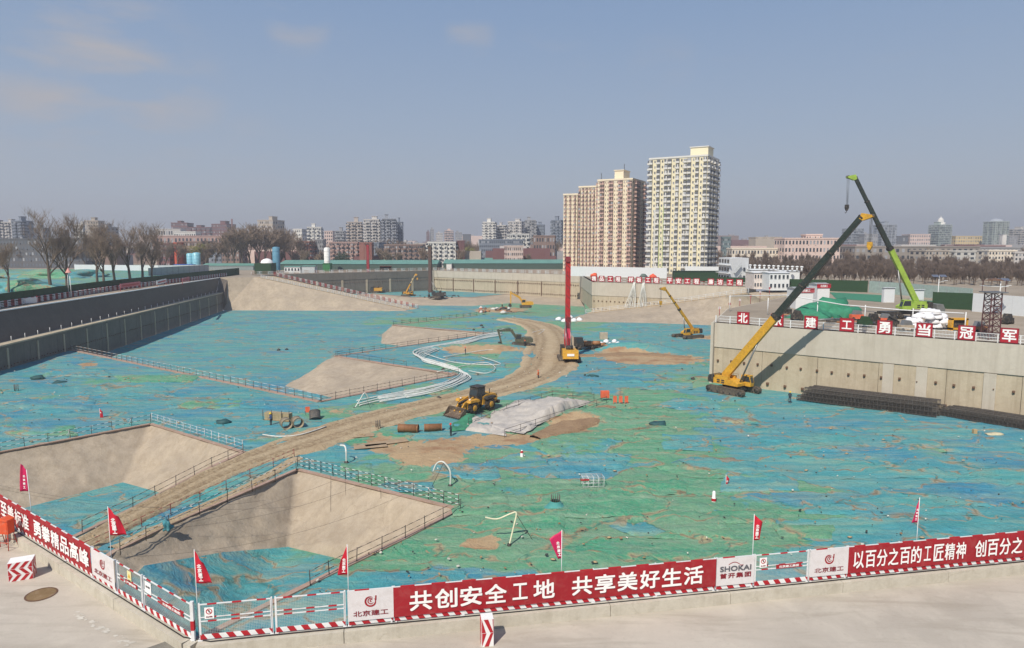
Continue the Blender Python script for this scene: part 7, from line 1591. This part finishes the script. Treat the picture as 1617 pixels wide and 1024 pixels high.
# hoist mast before the yellow tower
hm = thing('hoist_mast', 'pale green lattice mast standing before the yellow tower', 'mast', Vector((W(1043, 400, 300).x, 300, 0)))
for sx in (-.8, .8): MB().beam((sx, 0, 0), (sx, 0, 31), .22).build('chord', c('mastgreen', 168, 184, 120), hm)
for k in range(15): MB().beam((-.8 if k % 2 else .8, 0, k * 2), (.8 if k % 2 else -.8, 0, k * 2 + 2), .14).build('lacing', MATS['b_mastgreen'], hm)
MB().beam((-3, 0, 0), (-3, 0, 29), .5).build('white_pole', WHT, hm)
L = [
 ('dark-windowed slab tower at the left picture edge', -6, 6, 356, 640, 14, DGY, FARG, 12, 3, 'w'), ('white tower with balcony column at the far left', 6, 24, 352, 620, 14, LGT, DKW, 13, 5, 'bwb'), ('grey and dark tower pair beside the white far left tower', 25, 42, 350, 620, 14, BLG, DKW, 13, 4, 'wb'), ('low pale tower right of the far left pair', 41, 54, 361, 640, 14, LGT, DKW, 10, 4, 'w'), ('grey slab partly behind the tallest bare tree', 54, 72, 361, 660, 14, GRY, DKW, 10, 5, 'w'),
 ('white tower between the two tall bare trees', 121, 136, 356, 640, 14, WHT, DKW, 12, 4, 'bw'), ('tan-grey tower behind the left tree row', 137, 160, 350, 620, 14, STN, DKW, 13, 5, 'w'), ('grey block low behind the left tree row', 160, 180, 360, 640, 14, GRY, DKW, 10, 5, 'w'),
 ('long low dark grey block with pale window rows at the left edge', -60, 140, 379, 420, 16, DGY, FARG, 5, 40, 'w'), ('low pale stepped hall left of the dark red blocks', 247, 288, 363, 720, 20, LGT, DKW, 4, 10, 'w'), ('low white hall with striped front before the dark red blocks', 275, 312, 367, 680, 20, WHT, DKW, 3, 10, 'w'),
 ('dark red stepped block, left of three', 273, 300, 353, 900, 24, DRD, FARG, 10, 8, 'w'), ('dark red block, middle of three', 300, 337, 360, 900, 24, DRD, FARG, 9, 10, 'wb'), ('dark red block with a rooftop mast, right of three', 338, 366, 355, 900, 24, DRD, FARG, 10, 9, 'w'),
 ('reddish brown low block behind the bare trees', 250, 275, 386, 440, 14, DRD, DKW, 5, 6, 'w'), ('bright orange-red gable wall behind the bare trees', 275, 283, 385, 440, 14, c('orangered', 190, 82, 56), DKW, 5, 1, 'p'), ('brown slab behind the pale cyan tanks', 284, 330, 383, 450, 14, BRN, DKW, 5, 10, 'w'), ('grey-blue slab right of the brown slab', 332, 352, 388, 450, 14, BLG, DKW, 5, 5, 'w'), ('brown slab before the middle tree cluster', 353, 380, 386, 450, 14, BRN, DKW, 5, 6, 'w'), ('pale roofed long hall left of the brown slab', 245, 360, 374, 560, 18, c('paleroof', 168, 140, 132), DKW, 3, 20, 'w'),
 ('grey office slab with a dark side above the bare trees', 410, 443, 349, 700, 22, STN, DKW, 9, 8, 'w'), ('white roofed block right of the grey office slab', 465, 485, 363, 700, 16, WHT, DKW, 8, 5, 'w'), ('white tower with two roof houses', 484, 509, 360, 680, 16, WHT, DKW, 9, 6, 'bw'), ('pinkish low tower right of the white one', 514, 527, 366, 800, 14, PKB, DKW, 8, 4, 'w'), ('small grey tower left of the big cluster', 530, 545, 366, 760, 14, GRY, DKW, 9, 4, 'b'),
 ('left block of the big grey-white tower cluster', 546, 573, 352, 620, 16, c('clusterwarm', 176, 166, 158), DKW, 13, 7, 'bwb'), ('middle block of the big cluster with a green roof house', 574, 600, 348, 610, 16, LGT, DKW, 14, 7, 'wbb'), ('right bluish block of the big cluster with a roof house', 601, 627, 347, 600, 16, c('clusterblue', 142, 146, 154), DKW, 14, 7, 'bwb'), ('last dark slice of the big cluster', 626, 637, 352, 620, 14, BLG, DKW, 13, 3, 'w'),
 ('red brick mid-rise with white bands, left of three', 472, 494, 383, 470, 13, BRK2, DKW, 6, 7, 'wb'), ('grey windowed mid-rise behind the white silo', 495, 512, 380, 480, 13, GRY, DKW, 6, 5, 'w'), ('red and white mid-rise right of the white silo', 520, 566, 384, 460, 13, c('redwhite', 166, 140, 132), DKW, 6, 12, 'wb'), ('plain red gable block behind the red drilling mast', 566, 588, 385, 450, 13, BRK2, DKW, 6, 2, 'p'), ('blue-grey mid-rise right of the plain red gable', 588, 606, 385, 470, 13, BLG, DKW, 6, 5, 'w'), ('brown-red mid-rise between the two far rigs', 608, 668, 388, 460, 13, BRN, DKW, 5, 14, 'wb'), ('white mid-rise with window bays behind the dark rig', 676, 720, 384, 450, 13, WHT, DKW, 6, 10, 'bw'), ('dark red gable end of the white mid-rise', 720, 734, 382, 455, 13, DRD, DKW, 6, 2, 'p'),
 ('slim red-brown tower in the hazy middle distance', 672, 679, 367, 1300, 20, DRD, FARG, 10, 3, 'w'), ('pointed grey tower in the hazy middle distance', 678, 686, 363, 1300, 20, GRY, FARG, 11, 3, 'w'), ('pale tower pair in the hazy middle distance, left', 687, 700, 369, 1100, 18, LGT, FARG, 9, 5, 'w'), ('pale tower pair in the hazy middle distance, right', 701, 716, 365, 1150, 18, PKB, FARG, 10, 5, 'b'), ('dark roofed tower left of the white towers', 718, 730, 368, 1100, 18, GRY, FARG, 9, 4, 'w'), ('second dark roofed tower left of the white towers', 731, 743, 371, 1100, 18, DGY, FARG, 8, 4, 'w'),
 ('tall white tower left of the stepped brick towers', 763, 784, 352, 700, 16, WHT, DKW, 14, 6, 'wb'), ('white slab behind the tall white tower', 785, 801, 357, 720, 16, LGT, DKW, 12, 5, 'b'), ('pale tower with green roof house right of the tall white tower', 802, 828, 351, 740, 16, LGT, DKW, 13, 7, 'wbw'), ('grey tower with pointed dark roof', 829, 846, 349, 760, 16, GRY, DKW, 13, 5, 'wb'), ('lower grey tower slice right of the pointed one', 846, 861, 356, 780, 16, BLG, DKW, 11, 4, 'w'), ('dark roofed tower just left of the stepped brick towers', 870, 890, 349, 700, 16, BLG, DKW, 13, 5, 'wb'),
 ('long blue-grey office slab with rows of windows', 757, 826, 380, 500, 15, BLG, DKW, 6, 22, 'w'), ('white terraced block right of the blue-grey slab', 800, 835, 371, 520, 15, WHT, DKW, 7, 8, 'wb'), ('pink low block below the white terraced one', 796, 826, 390, 440, 12, PKB, DKW, 4, 8, 'w'), ('brown hall with a curved dark roof', 842, 880, 374, 480, 20, BRN, DKW, 4, 8, 'w'),
 ('teal glass block right of the yellow tower', 1139, 1158, 376, 430, 14, TEA, DKW, 7, 5, 'w'), ('pale gabled office with small arched windows', 1153, 1231, 394, 420, 16, c('palerow', 214, 204, 188), DKW, 3, 16, 'w'), ('long beige hall behind the gabled office', 1190, 1234, 376, 560, 24, STN, DKW, 3, 3, 'p'), ('pink office with dark window bands behind the crane boom', 1235, 1322, 378, 410, 16, PKB, DKW, 4, 16, 'w'), ('pink rooftop storey of the pink office', 1270, 1297, 372, 416, 10, PKB, DKW, 5, 6, 'w'),
 ('bluish glass tower behind the crossing booms, left', 1336, 1360, 362, 760, 16, c('hazeblue', 150, 156, 164), FARG, 11, 6, 'b'), ('bluish tower behind the lime boom', 1384, 1412, 356, 760, 16, c('hazeblue', 150, 156, 164), FARG, 12, 7, 'wb'), ('low grey block right of the crossing booms', 1362, 1384, 371, 740, 16, GRY, FARG, 8, 6, 'w'), ('dark hip-roofed hall by the lime boom', 1412, 1430, 374, 900, 20, DGY, FARG, 3, 4, 'w'), ('pink stepped block left of the domed tower', 1433, 1466, 371, 900, 24, PKB, FARG, 6, 9, 'w'),
 ('slender domed tower on the right skyline', 1475, 1498, 356, 900, 20, c('domegreen', 156, 166, 160), FARG, 14, 6, 'b'), ('yellowish wide block right of the domed tower', 1504, 1556, 374, 900, 24, c('ochre', 208, 186, 140), FARG, 6, 14, 'w'), ('tall green-grey tower near the right edge', 1562, 1587, 351, 860, 20, c('domegreen', 156, 166, 160), FARG, 15, 6, 'wb'), ('white round water tower shaft near the right edge', 1580, 1588, 372, 800, 8, WHT, FARG, 5, 1, 'p'), ('pale tower cut by the right picture edge', 1601, 1622, 363, 860, 20, LGT, FARG, 12, 6, 'b'), ('low pale block before the right edge towers', 1588, 1604, 374, 860, 20, GRY, FARG, 8, 5, 'w'),
 ('long grey flat-roofed works hall behind the tree belt', 1345, 1540, 391, 430, 20, c('works', 142, 134, 126), DKW, 3, 22, 'w'), ('pale grey workshop wing right of the lime boom', 1452, 1500, 397, 400, 14, STN, DKW, 4, 8, 'w'), ('white stained stair block of the works hall', 1500, 1538, 398, 396, 12, c('stained', 188, 186, 180), DKW, 4, 3, 'w'), ('cream office row at the right edge behind the belt', 1556, 1600, 397, 400, 14, c('palerow', 214, 204, 188), DKW, 4, 9, 'w'), ('blue-roofed low block at the right edge', 1540, 1640, 392, 440, 14, GRY, DKW, 3, 16, 'w'), ('pale block cut by the right edge behind the belt', 1598, 1650, 400, 398, 12, LGT, DKW, 4, 9, 'w'),
]
for lb, x0, x1, yt, d, dep, m, g, fl, nc, pt in L:
    pent = [(random.uniform(-.2, .2), random.uniform(.2, .35), random.uniform(2, 4))] if (x1 - x0) < 40 and fl > 8 else None
    block('city_building', lb, x0, x1, yt, d, dep, m, g, fl, nc, pattern=pt, pent=pent, group='buildings of the city beyond the site', rz=radians(random.choice((-12, -6, 0, 6, 10))) if (x1 - x0) < 50 else 0, side=max(1, int(dep / 4)))
# dome and finials
o = [q for q in bpy.data.objects if q.get('label', '').startswith('slender domed tower')][0]; Hd = W(1486, 356, 900).z
MB().lathe([(5.5, 0), (5.5, 3), (3.6, 3.2), (3.6, 5.5), (3.2, 7), (1.8, 8.6), (.4, 9.4), (.2, 12), (0, 12)], (0, 0, Hd + .8), 16).build('dome', WHT, o)
o = [q for q in bpy.data.objects if q.get('label', '').startswith('tall green-grey tower')][0]; Hd = W(1574, 351, 860).z; MB().lathe([(8, 0), (6.5, 2.4), (3, 3.6), (0, 4)], (0, 0, Hd + .6), 16).build('roof_cap', c('hazeblue', 150, 156, 164), o)
p = W(403 - 300 + 0, 363, 500); tag(MB().lathe([(2.6, 0), (2.2, p.z), (0, p.z)], (p.x, 500, 0), 12).build('chimney', DGY), 'short dark chimney between the two tall bare trees', 'chimney')
p = W(366, 346, 900); tag(MB().tube([(p.x, 900, 0), (p.x, 900, p.z)], 1.1, 6).build('mast', DRD), 'thin dark mast right of the dark red blocks', 'mast')
# far sprawl: low houses up to the skyline, things too small to pick apart
fm_ = [LGT, PKB, GRY, BRN, STN, DRD]; rr = random.Random(9)
mb = MB()
for i in range(900):
    d = rr.uniform(1000, 3000); x = rr.uniform(-.85, .85) * d; h = rr.uniform(6, 22) * (1.5 if rr.random() < .12 else 1) + (d - 1000) * .006; w = rr.uniform(14, 50)
    mb.cur = rr.randrange(6); mb.box((x, d, h / 2), (w, 14, h)); mb.cur = 2; mb.box((x + w * rr.uniform(-.3, .3), d, h + 1.2), (w * .2, 6, 2.4))
mb.build('far_city', fm_, kind='stuff')
mb = MB()
for i in range(500):
    d = rr.uniform(460, 900); x = rr.uniform(-.85, .85) * d
    if 100 < x < 175 and d < 520: continue
    h = rr.uniform(6, 15); w = rr.uniform(14, 40); mb.cur = rr.randrange(6); mb.box((x, d, h / 2), (w, 12, h))
    mb.cur = 3 
mb.build('low_city_blocks', fm_, kind='stuff')
# wood beyond: brown masses of bare trees, far off
pl_ = []
for i in range(260):
    d = rr.uniform(400, 800); x = rr.uniform(-.82, .82) * d
    if 60 < x < 170 and d < 430: continue
    pl_.append((x, d, rr.uniform(10, 17), rr.uniform(0, 6)))
mass('distant_wood', TWIG, pl_, 95)
# ---------------------------------------------------------------- air
hz = bpy.data.materials.new('haze'); hz.use_nodes = True; nt = hz.node_tree; nt.nodes.clear(); po = nt.nodes.new('ShaderNodeVolumePrincipled'); po.inputs['Color'].default_value = (.86, .88, .93, 1); po.inputs['Density'].default_value = HAZE = 0.00040; po.inputs['Anisotropy'].default_value = 0.2
oo = nt.nodes.new('ShaderNodeOutputMaterial'); nt.links.new(po.outputs[0], oo.inputs['Volume'])
MB().box((0, 1500, 51), (5200, 3200, 144)).build('haze', hz, kind='stuff')
